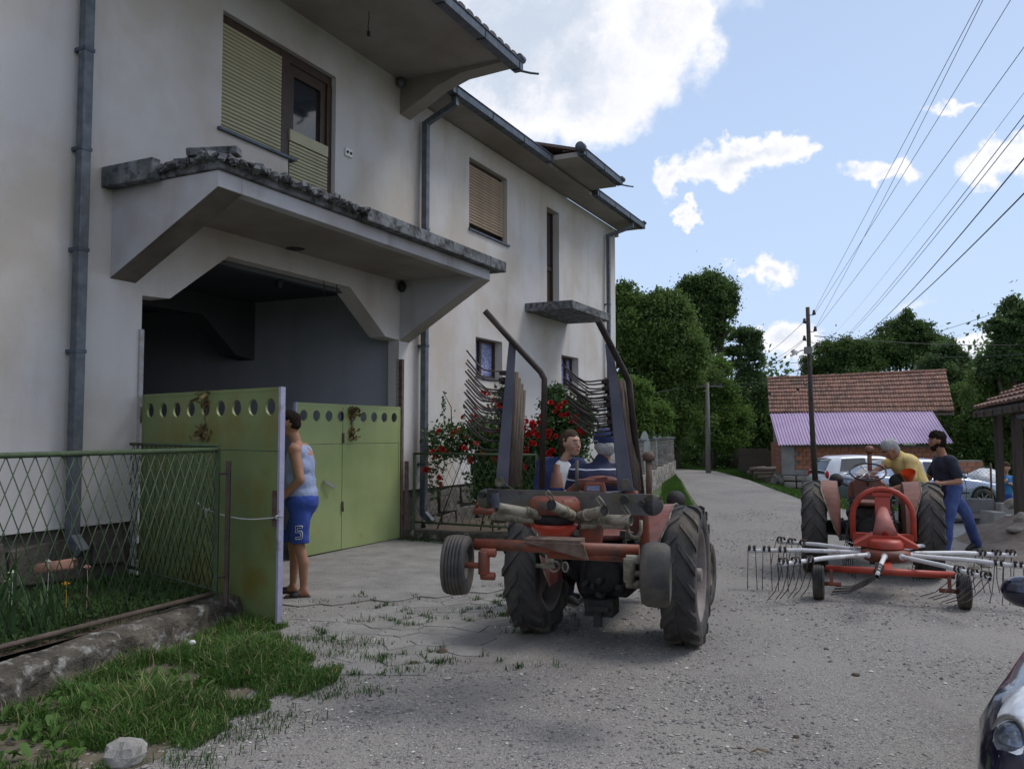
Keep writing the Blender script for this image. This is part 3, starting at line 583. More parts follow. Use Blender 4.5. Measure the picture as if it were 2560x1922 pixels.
# green mesh fence with diamond bars
M_fence = pmat('green_fence_paint', (.036, .06, .03), (.06, .09, .042), 12, .65, .3, 50, c3=(.06, .04, .03), c3scale=14, c3amt=.45)
M_rail = pmat('brown_rail', (.06, .045, .035), (.1, .075, .06), 9, .75, .3, 50)
def lattice(parent, p0, p1, z0, z1, step=.105, slope=2.3, r=.0042, mat=None):
    """crossed diagonal bars between two points, each clipped to the panel"""
    p0, p1 = Vector((p0[0], p0[1], 0)), Vector((p1[0], p1[1], 0)); Lg = (p1-p0).length; d = (p1-p0)/Lg; H_ = z1-z0; dx = H_/slope; full = {}
    for sgn in (1, -1):
        k = -int(dx/step)-1
        while k*step < Lg+dx:
            xa = k*step; a, b = (xa, z0), (xa+dx, z1)
            if sgn < 0: a, b = (xa, z1), (xa+dx, z0)
            t0 = max(0, (0-a[0])/dx); t1 = min(1, (Lg-a[0])/dx)
            if t1-t0 > .03:
                q0 = (a[0]+dx*t0, a[1]+(b[1]-a[1])*t0); q1 = (a[0]+dx*t1, a[1]+(b[1]-a[1])*t1); w = p0+d*q0[0]+V(0, 0, q0[1]); e = p0+d*q1[0]+V(0, 0, q1[1]); key = (sgn, round(t1-t0, 2))
                off = Vector((d.y, -d.x, 0))*.004*sgn
                if key in full: c = inst(full[key][0], parent); c.location = w-full[key][1]+off
                else:
                    mb = MB(); mb.tube([w, e], r, 5); o = mb.build('wire', mat or M_fence, parent); o.location = off; full[key] = (o, w.copy())
            k += 1
def rails(parent, p0, p1, zt, zb, rt=.02, rb=.02, mt=None, mbm=None):
    mb = MB(); mb.cyl((*p0, zt), (*p1, zt), rt, seg=10); mb.build('top_rail', mt or M_fence, parent)
    mb = MB(); mb.cyl((*p0, zb), (*p1, zb), rb, seg=8); mb.build('bottom_rail', mbm or M_rail, parent)
FC = (-2.53, 7.24); FA = (-4.35, 2.7)
f1 = thing('mesh_fence', 'green diamond mesh fence panel on the mossy curb in front of the house', 'fence', (0, 0, 0), 0, 'green mesh fences of the house gardens')
rails(f1, FA, FC, 1.5, .285); lattice(f1, FA, FC, .3, 1.49)
mb = MB(); mb.box(FC[0]-.015, FC[0]+.02, FC[1]-.015, FC[1]+.02, .25, 1.51); mb.build('post', M_fence, f1)
mb = MB(); mb.box(FC[0]+.06, FC[0]+.095, FC[1]+.04, FC[1]+.075, .16, 1.4); mb.build('post', M_rail, f1)
for z in (.42, 1.3): mb = MB(); mb.cyl((FC[0], FC[1], z), (FC[0]+.08, FC[1]+.055, z), .014, seg=8); mb.build('hinge', M_rail, f1)
f2 = thing('mesh_fence', 'green diamond mesh fence panel running back to the gate post of the house', 'fence', (0, 0, 0), 0, 'green mesh fences of the house gardens')
FE = (-3.87, 8.55); rails(f2, (FC[0], FC[1]+.03), FE, 1.53, .3, .016, .016, None, M_fence); lattice(f2, (FC[0], FC[1]+.03), FE, .31, 1.52, .105)
# white rope from the fence to the gate leaf
a = at(508, 1270, 7.5); b = Vector((-1.99, 7.17, .93)); pts = [a.lerp(b, t)+V(0, 0, -.05*math.sin(PI*t)) for t in np.linspace(0, 1, 14)]
mb = MB(); mb.tube(pts, .006, 6)
for c in (a, pts[1], b): mb.ball(c, .018, 8)
mb.tube([a, a+V(.03, 0, -.04), a+V(.02, 0, -.1)], .005, 5); mb.tube([a, a+V(-.05, 0, .05)], .005, 5)
tag(mb.build('rope', pmat('white_rope', (.5, .5, .48), None, 60, .9, .5, 90)), 'thin white rope knotted between the mesh fence and the gate leaf', 'rope')
# ---------------- right hand rose bed ----------------
KB = [hw(4.9, .05, 0), hw(4.9, 2.35, 0), hw(7.2, 2.45, 0), V(2.7, 18.2, 0)]
mb = MB(); w_ = .16
for i in range(3):
    p, q = KB[i], KB[i+1]; mb.bar(p+V(0, 0, .06), q+V(0, 0, .06), w_-.003*i, .2+.004*i)
tag(mb.build('bed_curb', M_moss, bevel=.01), 'low mossy concrete curb round the rose bed', 'curb')
bm = bmesh.new(); f = bm.faces.new([bm.verts.new((p.x, p.y, .1)) for p in (KB[0], KB[1], KB[2], KB[3], hw(13, .0, 0), hw(4.9, 0, 0))]); bmesh.ops.triangulate(bm, faces=bm.faces); bmesh.ops.recalc_face_normals(bm, faces=bm.faces); me = bpy.data.meshes.new('rose_bed'); bm.to_mesh(me); bm.free(); me.materials.append(M_soil); o = bpy.data.objects.new('rose_bed', me); COL.objects.link(o); tag(o, 'soil of the rose bed along the house', kind='structure')
f3 = thing('mesh_fence', 'green mesh fence panel in front of the red roses', 'fence', (0, 0, 0), 0, 'green mesh fences of the house gardens')
a, b = hw(4.9, .22, 0), hw(4.9, 2.3, 0); rails(f3, (a.x, a.y), (b.x, b.y), 1.32, .27, .018, .016, None, M_fence); lattice(f3, (a.x, a.y), (b.x, b.y), .28, 1.31, .12, 2.0, .0028)
for p in (a, b): mb = MB(); mb.box(p.x-.02, p.x+.02, p.y-.02, p.y+.02, .15, 1.33); mb.build('post', M_fence, f3)
mb = MB(); p = hw(4.9, .08, 0); mb.box(p.x-.03, p.x+.03, p.y-.03, p.y+.03, .0, 1.2); mb.build('post', M_rust, f3)
f4 = thing('picket_fence', 'pale wire fence with narrow uprights behind the woman', 'fence')
a, b = KB[2]+V(.0, 0, 0), KB[3]; mb = MB(); mb.cyl(a+V(0, 0, 1.42), b+V(0, 0, 1.42), .015, seg=6); mb.cyl(a+V(0, 0, .3), b+V(0, 0, .3), .015, seg=6); mb.build('rail', M_rail, f4)
M_picket = pmat('pale_wire', (.42, .42, .42), (.5, .5, .5), 20, .6); n = 84; p0 = None
for k in range(n):
    c = a.lerp(b, (k+.5)/n)
    if p0 is None: mb = MB(); mb.tube([(0, 0, .3), (.012, 0, .6), (-.012, 0, .9), (.012, 0, 1.15), (0, 0, 1.41)], .006, 4); p0 = mb.build('upright', M_picket, f4); p0.location = c
    else: q = inst(p0, f4); q.location = c
# ---------------- roses ----------------
def leafmat(name, c1, c2, transl=.25):
    m = bpy.data.materials.new(name); m.use_nodes = True; nt = m.node_tree; N = nt.nodes; L = nt.links; b = N['Principled BSDF']; b.inputs['Roughness'].default_value = .6; b.inputs['Specular IOR Level'].default_value = .25
    g = N.new('ShaderNodeNewGeometry'); n1 = N.new('ShaderNodeTexNoise'); n1.inputs['Scale'].default_value = .9; n1.inputs['Detail'].default_value = 3; L.new(g.outputs['Position'], n1.inputs['Vector'])
    mr = N.new('ShaderNodeMapRange'); L.new(n1.outputs['Fac'], mr.inputs[0]); mr.inputs[1].default_value = .35; mr.inputs[2].default_value = .65
    ad = N.new('ShaderNodeMath'); ad.operation = 'MULTIPLY_ADD'; L.new(g.outputs['Random Per Island'], ad.inputs[0]); ad.inputs[1].default_value = .6; ad.use_clamp = True
    mu = N.new('ShaderNodeMath'); mu.operation = 'MULTIPLY'; L.new(mr.outputs[0], mu.inputs[0]); mu.inputs[1].default_value = .5; L.new(mu.outputs[0], ad.inputs[2])
    mx = N.new('ShaderNodeMixRGB'); L.new(ad.outputs[0], mx.inputs[0]); mx.inputs[1].default_value = (*c1, 1); mx.inputs[2].default_value = (*c2, 1); L.new(mx.outputs[0], b.inputs['Base Color'])
    if transl:
        t = N.new('ShaderNodeBsdfTranslucent'); L.new(mx.outputs[0], t.inputs[0]); ms = N.new('ShaderNodeMixShader'); ms.inputs[0].default_value = transl; L.new(b.outputs[0], ms.inputs[1]); L.new(t.outputs[0], ms.inputs[2]); L.new(ms.outputs[0], N['Material Output'].inputs[0])
    return m
def leaf_cloud(name, blobs, n, size, mat, parent=None, rng=RNG, shell=.45, droop=0, aspect=.55, clump=0):
    """n small leaf quads (folded diamonds) through ellipsoid blobs: (cx,cy,cz,rx,ry,rz,weight)"""
    B = np.array([b[:6] for b in blobs]); W = np.array([b[6] if len(b) > 6 else b[3]*b[4]*b[5] for b in blobs], float); W /= W.sum()
    k = rng.choice(len(B), n, p=W); d = rng.normal(size=(n, 3)); d /= np.linalg.norm(d, axis=1)[:, None]; r = (shell+(1-shell)*rng.random(n)**.6)[:, None]
    if clump:
        cd = rng.normal(size=(len(B), clump, 3)); cd /= np.linalg.norm(cd, axis=2)[:, :, None]; cr = .45+.6*rng.random((len(B), clump, 1)); cidx = rng.integers(0, clump, n)
        cc = (cd*cr)[k, cidx]; sp = rng.normal(size=(n, 3))*(.9/math.sqrt(clump)*1.15); cc = np.where((rng.random((len(B), clump)) < .22)[k, cidx][:, None], cc*1.3, cc); sp = np.where((rng.random(n) < .14)[:, None], sp*1.7, sp); c = B[k, :3]+B[k, 3:6]*(cc+sp)
    else: c = B[k, :3]+B[k, 3:6]*d*r*(1+.12*rng.normal(size=(n, 1)))
    nrm = d+rng.normal(size=(n, 3))*.9+np.array([0, 0, .5]); nrm /= np.linalg.norm(nrm, axis=1)[:, None]
    t = np.cross(nrm, rng.normal(size=(n, 3))); t /= np.linalg.norm(t, axis=1)[:, None]; bt = np.cross(nrm, t); s = (size*(.6+.8*rng.random(n)))[:, None]
    v = np.stack([c-t*s, c-bt*s*aspect+nrm*s*.12, c+t*s, c+bt*s*aspect+nrm*s*.12], 1).reshape(-1, 3); v[:, 2] = np.maximum(v[:, 2], .02) if not droop else v[:, 2]
    f = np.arange(n*4).reshape(n, 4); return rawmesh(name, v, f, mat, parent)
M_roseleaf = leafmat('rose_leaves', (.03, .07, .02), (.075, .135, .04)); M_rose = pmat('rose_red', (.36, .006, .009), (.5, .014, .014), 30, .5, .3, 60, objrand=.2)
def rose_mesh():
    mb = MB()
    for ring, (n, r, h, tilt) in enumerate(((4, .012, .03, .2), (5, .024, .022, .55), (6, .036, .008, 1.0))):
        for k in range(n):
            a = 2*PI*k/n+ring*.5; w = .5*2*PI/n*1.25; pts = []
            for i in range(4):
                u = -w+2*w*i/3; bl = .75+.25*math.cos(u/w*1.4); pts.append(((r*.6)*math.cos(a+u), (r*.6)*math.sin(a+u), -.012+ring*.002)); pts.append((r*(1+tilt*.25)*bl*1.1*math.cos(a+u), r*(1+tilt*.25)*bl*1.1*math.sin(a+u), h*bl))
            mb.add(pts, [(0, 2, 3, 1), (2, 4, 5, 3), (4, 6, 7, 5)], True)
    return mb
def rose_bush(label, blobs, n, roses, seed, stems, group, size=.035):
    rr = random.Random(seed); t = thing('rose_bush', label, 'rose bush', (blobs[0][0], blobs[0][1], 0), 0, group); off = V(-blobs[0][0], -blobs[0][1], 0)
    n = int(n*1.7); o = leaf_cloud('foliage', [(b[0]+off.x, b[1]+off.y, *b[2:]) for b in blobs], n, size, M_roseleaf, t, shell=.2, clump=26); o['kind'] = 'stuff'
    for (p, q) in stems:
        mb = MB(); m = (Vector(p)+Vector(q))/2+V(rr.uniform(-.12, .12), 0, rr.uniform(0, .15)); mb.tube([Vector(p)+off, m+off, Vector(q)+off], [.012, .008, .004], 6); mb.build('stem', M_rail, t)
    first = None
    for c, nn, sp in roses:
        for k in range(max(2, int(nn*.72))):
            p = Vector(c)+V(rr.gauss(0, sp), rr.gauss(0, sp*.6), rr.gauss(0, sp))+off; M = Matrix.LocRotScale(p, Euler((R(rr.uniform(30, 110)), rr.uniform(-.5, .5), rr.uniform(-.7, .9))), Vector([rr.uniform(.75, 1.2)]*3))
            if first is None: first = rose_mesh().build('rose', M_rose, t, recalc=False); first.matrix_local = M
            else: inst(first, t, M)
    return t
A = lambda x, y, d: at(x, y, d)
def bl(x, y, d, rx, rz, ry=.3, w=None): p = at(x, y, d); return (p.x, p.y, p.z, rx, ry, rz) + ((w,) if w else ())
rose_bush('sprawling red climbing rose hanging over the mesh fence beside the downpipe', [bl(1160, 1095, 13.3, .5, .3), bl(1230, 1085, 13.1, .45, .34), bl(1100, 1110, 13.4, .25, .2), bl(1090, 1190, 13.3, .14, .3, .15), bl(1240, 1020, 13.6, .16, .32, .2), bl(1180, 1135, 13.2, .5, .12, .15), bl(1240, 1200, 13.0, .35, .55, .25, .5), bl(1110, 1020, 13.6, .04, .2, .04, .0015)], 9000,
          [(A(1160, 1085, 13.0), 16, .16), (A(1215, 1080, 12.8), 16, .17), (A(1110, 1100, 13.1), 8, .1), (A(1215, 985, 13.3), 6, .05), (A(1237, 1010, 13.3), 7, .08), (A(1185, 1055, 13.2), 8, .07), (A(1100, 1200, 13.1), 4, .03), (A(1065, 1176, 13.1), 3, .025), (A(1230, 1140, 12.9), 5, .05), (A(1180, 1140, 13), 6, .1), (A(1095, 1140, 13.1), 3, .08)], 5,
          [((-1.2, 13.6, .1), A(1180, 1090, 13.3)), ((-.5, 13.4, .1), A(1240, 1080, 13.1)), (A(1130, 1100, 13.3), A(1108, 980, 13.5)), ((-.3, 13.3, .1), A(1245, 980, 13.6))], 'red rose bushes of the bed')
rose_bush('tall upright red rose bush beside the woman in the navy cardigan', [bl(1390, 1110, 12.8, .4, .55), bl(1330, 1130, 12.9, .32, .5), bl(1420, 1060, 12.8, .3, .3, .25), bl(1310, 1200, 12.9, .35, .45), bl(1390, 1010, 12.9, .22, .22, .2, .03), bl(1445, 1045, 12.8, .2, .25, .2, .03)], 9500,
          [(A(1392, 1020, 12.6), 9, .05), (A(1380, 1010, 12.6), 4, .03), (A(1410, 1040, 12.6), 9, .055), (A(1437, 1050, 12.5), 9, .06), (A(1450, 1075, 12.5), 4, .04), (A(1325, 1075, 12.5), 14, .075), (A(1345, 1040, 12.6), 4, .06), (A(1370, 1095, 12.5), 7, .05), (A(1320, 1100, 12.5), 5, .05), (A(1375, 1130, 12.5), 3, .03), (A(1320, 1130, 12.5), 3, .03), (A(1310, 1160, 12.5), 4, .04), (A(1350, 1160, 12.5), 3, .08), (A(1390, 1150, 12.5), 3, .06)], 8,
          [((.6, 12.9, .1), A(1400, 1020, 12.8)), ((.3, 12.9, .1), A(1335, 1060, 12.9)), ((.9, 12.9, .1), A(1445, 1050, 12.8)), (A(1410, 1080, 12.8), A(1385, 985, 12.8))], 'red rose bushes of the bed')
# ---------------- tractors ----------------
M_red = pmat('dusty_red_paint', (.14, .038, .03), (.21, .085, .07), 4, .55, .1, 40, c3=(.2, .13, .12), c3scale=3, c3amt=.55)
M_red2 = pmat('worn_brown_red_paint', (.13, .05, .035), (.2, .09, .065), 4, .6, .1, 40, c3=(.24, .15, .12), c3scale=3, c3amt=.35)
M_orange = pmat('orange_red_paint', (.17, .038, .02), (.22, .062, .034), 5, .55, .15, 50, c3=(.07, .045, .033), c3scale=8, c3amt=.58)
M_orange2 = pmat('bright_red_paint', (.32, .036, .02), (.38, .055, .032), 5, .45, .08, 50, c3=(.14, .05, .035), c3scale=8, c3amt=.42)
M_pipe_w = pmat('white_arm_paint', (.55, .55, .56), (.66, .66, .67), 8, .5, .1, 50, c3=(.2, .13, .09), c3scale=13, c3amt=.46)
M_pipe_d = pmat('dirty_cream_arm', (.2, .175, .13), (.3, .275, .22), 7, .7, .3, 50, c3=(.06, .05, .03), c3scale=9, c3amt=.62)
M_tine = pmat('spring_steel', (.03, .022, .02), (.06, .045, .04), 20, .5, .1, 60, metal=.3)
M_flat = pmat('oily_flat_steel', (.075, .07, .072), (.11, .105, .1), 4, .65, .3, 50, c3=(.1, .08, .03), c3scale=3, c3amt=.6)
M_blue_st = pmat('blue_grey_steel', (.05, .053, .08), (.085, .082, .11), 4, .5, .15, 50, c3=(.1, .07, .05), c3scale=5, c3amt=.35)
M_wood = pmat('old_grey_wood', (.09, .07, .055), (.15, .12, .095), 6, .9, .5, 30, stretch=(8, 8, 1))
M_rim = pmat('faded_rim', (.17, .14, .13), (.24, .21, .2), 6, .6, .2, 40, c3=(.1, .05, .04), c3scale=6, c3amt=.35)
def big_wheel(parent, c, r, w, side, name='wheel', rimmat=None):
    """lugged driving wheel; axis along local y; side=+1: outer face towards +y"""
    c = Vector(c); t = MB(); ri = r*.66; hw_ = w/2
    prof = [(-hw_*.8, ri), (-hw_*.97, ri+.03), (-hw_, r*.86), (-hw_*.93, r*.945), (-hw_*.5, r*.972), (0, r*.98), (hw_*.5, r*.972), (hw_*.93, r*.945), (hw_, r*.86), (hw_*.97, ri+.03), (hw_*.8, ri), (-hw_*.8, ri)]
    t.lathe(prof, (0, 0, 0), (0, 1, 0), 44)
    n = 17
    for sd in (-1, 1):
        for k in range(n):
            a0 = 2*PI*(k+(.5 if sd > 0 else 0))/n; ringp = []
            for i in range(5):
                u = i/4; y = sd*(.008+u*(hw_*1.0)); a = a0 + u*.34; rad = r*.965 if u < .8 else r*.965-(u-.8)*.16*r
                if i == 4: rad = r*.90; y = sd*hw_*1.03
                ringp.append((y, a, rad))
            vs = []; lw = .044/r
            for (y, a, rad) in ringp:
                for da, dr in ((-lw, -.01), (-lw*.6, .042), (lw*.6, .042), (lw, -.01)):
                    rr_ = min(rad+dr, r*1.006) if dr > 0 else rad+dr; aa = a+da; vs.append((math.cos(aa)*rr_, y, math.sin(aa)*rr_))
            fs = []
            for i in range(4):
                for j in range(3): fs.append((i*4+j, i*4+j+1, (i+1)*4+j+1, (i+1)*4+j))
            fs += [(0, 1, 2, 3), (16, 17, 18, 19)]; t.add(vs, fs, False)
    o = thing_part(name, parent, c); ty = t.build('tyre', M_tyre, o)
    m = MB(); s = side
    m.lathe([(-hw_*.85, ri+.02), (-hw_*.8, ri-.03), (0, ri-.05), (hw_*.8, ri-.03), (hw_*.85, ri+.02)], (0, 0, 0), (0, 1, 0), 36)
    m.lathe([(s*.03, ri-.045), (s*.0, ri*.75), (s*-.03, ri*.55), (s*.01, ri*.4), (s*.05, ri*.3), (s*.05, 0)], (0, 0, 0), (0, 1, 0), 36)
    m.cyl((0, s*.05, 0), (0, s*.12, 0), .055, .05, 14)
    for k in range(8): a = 2*PI*k/8; m.cyl((math.cos(a)*ri*.42, s*.0, math.sin(a)*ri*.42), (math.cos(a)*ri*.42, s*.04, math.sin(a)*ri*.42), .013, seg=6)
    m.build('rim', rimmat or M_rim, o); return o
def thing_part(name, parent, loc):
    o = bpy.data.objects.new(name, None); COL.objects.link(o); o.parent = parent; o.location = loc; o.empty_display_size = .05; return o
def small_wheel(parent, c, r, w, side=1, name='wheel', rot=0, grooves=True, rimmat=None):
    o = thing_part(name, parent, c); o.rotation_euler = (0, 0, rot); m = MB(); ri = r*.5; h = w/2
    if grooves:
        prof = [(-h*.85, ri), (-h, r*.75), (-h*.9, r*.93)]
        for k in range(6):
            a = -h*.8+1.6*h*k/6; b = -h*.8+1.6*h*(k+1)/6; rr_ = r*(1-.035*abs((a+b)/2/h)**2*2); prof += [(a+.004, rr_), (b-.004, rr_), (b-.003, rr_-.008), (b+.003, rr_-.008)]
        prof = prof[:-2]+[(h*.9, r*.93), (h, r*.75), (h*.85, ri), (-h*.85, ri)]
    else: prof = [(-h*.8, ri), (-h, r*.72), (-h*.95, r*.88), (-h*.6, r*.975), (0, r), (h*.6, r*.975), (h*.95, r*.88), (h, r*.72), (h*.8, ri), (-h*.8, ri)]
    m.lathe(prof, (0, 0, 0), (0, 1, 0), 36); m.build('tyre', M_tyre, o)
    m = MB(); m.lathe([(-h*.8, ri+.01), (-h*.4, ri*.85), (-h*.35, 0)], (0, 0, 0), (0, 1, 0), 24); m.lathe([(h*.8, ri+.01), (h*.4, ri*.85), (h*.35, 0)], (0, 0, 0), (0, 1, 0), 24)
    m.cyl((0, -h*.5, 0), (0, h*.5, 0), ri*.35, seg=12); m.build('rim', rimmat or M_rim, o); return o
def tractor(name, label, loc, heading, body, extra):
    t = thing(name, label, 'tractor', loc, PI/2-R(heading), 'old red farm tractors'); RR = .535
    for s in (-1, 1):
        big_wheel(t, (0, s*.61, RR), RR, .27, s)
        small_wheel(t, (1.5, s*.56, .3), .3, .15, s, 'front_wheel', R(extra.get('steer', 0)), True)
        # mudguard shell: a curved leaf over the inner edge of the wheel
        m = MB(); n = 18; pts = []; y0 = s*.35
        for k in range(n+1):
            u = k/n; a = R(186)-R(176)*u; w_ = .18*min(1, (u/.34)**.8, ((1-u)/.2)**.7+.02); rr_ = RR+.012; pts.append((math.cos(a)*rr_, RR+math.sin(a)*rr_, y0+s*w_, a))
        for k in range(n):
            (xa, za, ya, aa), (xb, zb, yb, ab) = pts[k], pts[k+1]
            ia, ib = (xa*.55, RR+(za-RR)*.55), (xb*.55, RR+(zb-RR)*.55)
            m.quad((xa, y0, za-.012), (xb, y0, zb-.012), (xb*.97, yb, zb), (xa*.97, ya, za)); m.quad((xa, y0, za-.012), (xb, y0, zb-.012), (ib[0], y0-s*.03, ib[1]), (ia[0], y0-s*.03, ia[1]))
        g = m.build('mudguard', body, t); sol = g.modifiers.new('s', 'SOLIDIFY'); sol.thickness = .007
        m = MB(); m.tube([(p[0]*.97, p[2], p[1]) for p in pts], .007, 6); m.build('mudguard_edge', M_pipe_d, g)
        m = MB(); m.lathe([(0, .0), (.0, .06), (.1, .12), (.13, .17)], (0, s*.45, RR), (0, -s, 0), 18) ; m.cyl((0, s*.1, RR), (0, s*.5, RR), .085, .07, 16); m.build('axle_housing', M_black, t)
        m = MB(); m.bar((-.05, s*.2, .42), (-.85, s*.33, .5+extra['lift']), .03, .06); m.bar((.05, s*.2, .8), (-.45, s*.2, .88), .04, .05); m.bar((-.42, s*.2, .87), (-.5, s*.27, .48+extra['lift']*.6), .022, .022, (1, 0, 0)); m.build('lower_link', M_black, t)
        m = MB(); m.lathe([(0, 0), (.01, .05), (.06, .085), (.09, .09), (.1, .085), (.105, 0)], (1.02, s*.36, 1.02), (1, 0, 0), 18); m.cyl((1.0, s*.2, .95), (1.05, s*.34, 1.0), .012, seg=6); m.build('headlight', M_black, t)
    m = MB(); m.box(-.24, .32, -.2, .2, .36, .78); m.box(.3, .75, -.15, .15, .4, .72); m.cyl((-.3, 0, RR), (-.15, 0, RR), .14, .18, 18); m.cyl((-.42, 0, .5), (-.2, 0, .5), .03, seg=10); m.build('transmission', M_black, t, bevel=.03)
    m = MB(); m.box(-.44, -.4, -.03, .03, .17, .3); m.build('hitch_pin', M_black, t)
    m = MB(); m.box(-.4, -.18, -.11, .11, .24, .36); m.box(-.46, -.3, -.09, .09, .29, .315)
    rr = random.Random(4)
    for k in range(14): x, y, z = rr.uniform(-.34, -.2), rr.uniform(-.22, .22), rr.uniform(.34, .8); a = rr.uniform(.02, .05); m.cyl((x, y, z), (x-a*1.6, y+rr.uniform(-.04, .04), z+rr.uniform(-.05, .05)), a*.7, a*.5, 8)
    m.build('drawbar', M_black, t)
    m = MB(); m.box(.72, 1.42, -.15, .15, .42, .8)
    for k in range(4): m.box(.8+.15*k, .88+.15*k, -.2, -.15, .6, .74); m.cyl((.84+.15*k, .15, .66), (.84+.15*k, .24, .62), .02, seg=8)
    m.cyl((.9, .2, .6), (1.3, .2, .6), .05, seg=12); m.cyl((1.0, -.23, .55), (1.0, -.23, .75), .05, seg=12); m.build('engine', M_black, t, bevel=.015)
    # bonnet: lofted rounded section
    secs = [(.52, .23, .8, 1.06), (.6, .235, .78, 1.09), (1.0, .22, .76, 1.075), (1.4, .2, .74, 1.04), (1.62, .185, .72, .98), (1.7, .16, .72, .9)]; vs = []; nn = 13
    for (x, w, z0, z1) in secs:
        for k in range(nn):
            a = PI*k/(nn-1); cx, sx = math.cos(a), math.sin(a); vs.append((x, w*math.copysign(abs(cx)**.55, cx), z0+(z1-z0)*abs(sx)**.5))
    fs = [(i*nn+k, i*nn+k+1, (i+1)*nn+k+1, (i+1)*nn+k) for i in range(len(secs)-1) for k in range(nn-1)]
    m = MB(); m.add(vs, fs, True); m.add(vs[:nn], [tuple(range(nn))]); m.add(vs[-nn:], [tuple(range(nn))]); m.build('bonnet', body, t)
    m = MB(); m.box(1.6, 1.7, -.17, .17, .42, .74); m.build('grille', M_black, t, bevel=.01)
    m = MB(); m.bar((1.5, -.52, .3), (1.5, .52, .3), .07, .07); m.bar((1.45, 0, .3), (1.45, 0, .5), .08, .08, (1, 0, 0)); m.build('front_axle', M_black, t)
    m = MB(); m.prism([(-.15, .74), (.15, .74), (.17, 1.02), (.12, 1.12), (-.12, 1.12), (-.17, 1.02)], 'x', .42, .5); d_ = m.build('dashboard', body, t, bevel=.01)
    m = MB(); m.box(.412, .419, -.08, .08, 1.085, 1.095); m.build('trim_strip', M_chrome, d_)
    m = MB(); pts = []; cx, cz = .30, 1.17; tl = R(28)
    for k in range(28): a = 2*PI*k/28; pts.append((cx+math.cos(a)*.205*math.cos(tl), math.sin(a)*.205, cz-math.cos(a)*.205*math.sin(tl)*-1))
    m.tube(pts, .011, 6, closed=True)
    sw = m.build('steering_wheel', M_cable, t); m = MB()
    for k in (0, 1, 2): a = 2*PI*k/3+.5; m.tube([(cx, 0, cz), (cx+math.cos(a)*.2*math.cos(tl), math.sin(a)*.2, cz+math.cos(a)*.2*math.sin(tl))], .007, 5)
    m.cyl((cx, 0, cz), (.47, 0, .95), .018, seg=8); m.build('spokes', M_chrome, sw)
    m = MB(); m.lathe([(0, .0), (0, .14), (.02, .2), (.05, .215), (.055, .2), (.03, .14), (.02, 0)], (-.12, 0, .8), (0, 0, 1), 20); m.bar((-.02, 0, .62), (-.12, 0, .81), .06, .02); m.build('seat', body, t)
    ex, ey = extra['stack']; m = MB(); m.cyl((ex, ey, 1.0), (ex, ey, 1.40), .027, .03, 12); m.lathe([(0, .03), (.0, .052), (.05, .06), (.085, .035), (.09, 0)], (ex, ey, 1.385), (0, 0, 1), 16); m.build('intake_stack', extra['stackmat'], t)
    m = MB(); m.tube([(.2, .26, .5), (.1, .3, .62), (-.1, .34, .62)], .012, 6); m.tube([(.35, -.2, .7), (.28, -.22, .95)], .01, 6); m.ball((.28, -.22, .96), .022, 8); m.build('lever', M_black, t)
    m = MB(); m.tube([(.5, .2, .85), (.3, .25, .8), (.0, .2, .75), (-.2, .1, .72)], .01, 6); m.tube([(.5, -.22, .85), (.2, -.27, .7), (-.2, -.12, .62)], .01, 6); m.build('hose', M_cable, t)
    return t
T1 = tractor('tractor', 'dusty red tractor in the foreground carrying the folded hay rake, driver in striped shirt aboard', (.80, 6.9, 0), 20, M_red, dict(lift=.3, stack=(1.0, -.13), stackmat=M_rust, steer=-3))
T2 = tractor('tractor', 'brownish red tractor with nobody aboard, hitched to the spread hay rake, beside two men', (4.2, 9.93, 0), 21, M_red2, dict(lift=.0, stack=(1.1, -.05), stackmat=M_red2, steer=0))
# ---------------- hay rakes ----------------
def frame_of(loc, heading): return Matrix.Translation(Vector(loc)) @ Matrix.Rotation(PI/2-R(heading), 4, 'Z')
def tine_pair(parent, M, L=.34, bend=.1, first={}, key='a'):
    """double spring tine: two coils on the arm and two wires; built once and copied. local: coils along x, wires towards -z"""
    if key not in first:
        o = thing_part('spring_tine', parent, (0, 0, 0)); 
        m = MB()
        for s in (-1, 1):
            pts = [(s*(.012+.007*k/8), .032*math.cos(2*PI*k/8), .032*math.sin(2*PI*k/8)) for k in range(0, 29)]; m.tube(pts, .0045, 4)
        m.build('coil', M_tine, o)
        for s in (-1, 1):
            m = MB(); m.tube([(s*.037, .03, 0), (s*.04, .03, -L*.35), (s*.045, .03-bend*.25, -L*.7), (s*.05, .03-bend, -L)], .0042, 5); m.build('wire', M_tine, o)
        o.matrix_local = M; first[key] = o; return o
    c = copy_tree(first[key], parent); c.matrix_local = M; return c
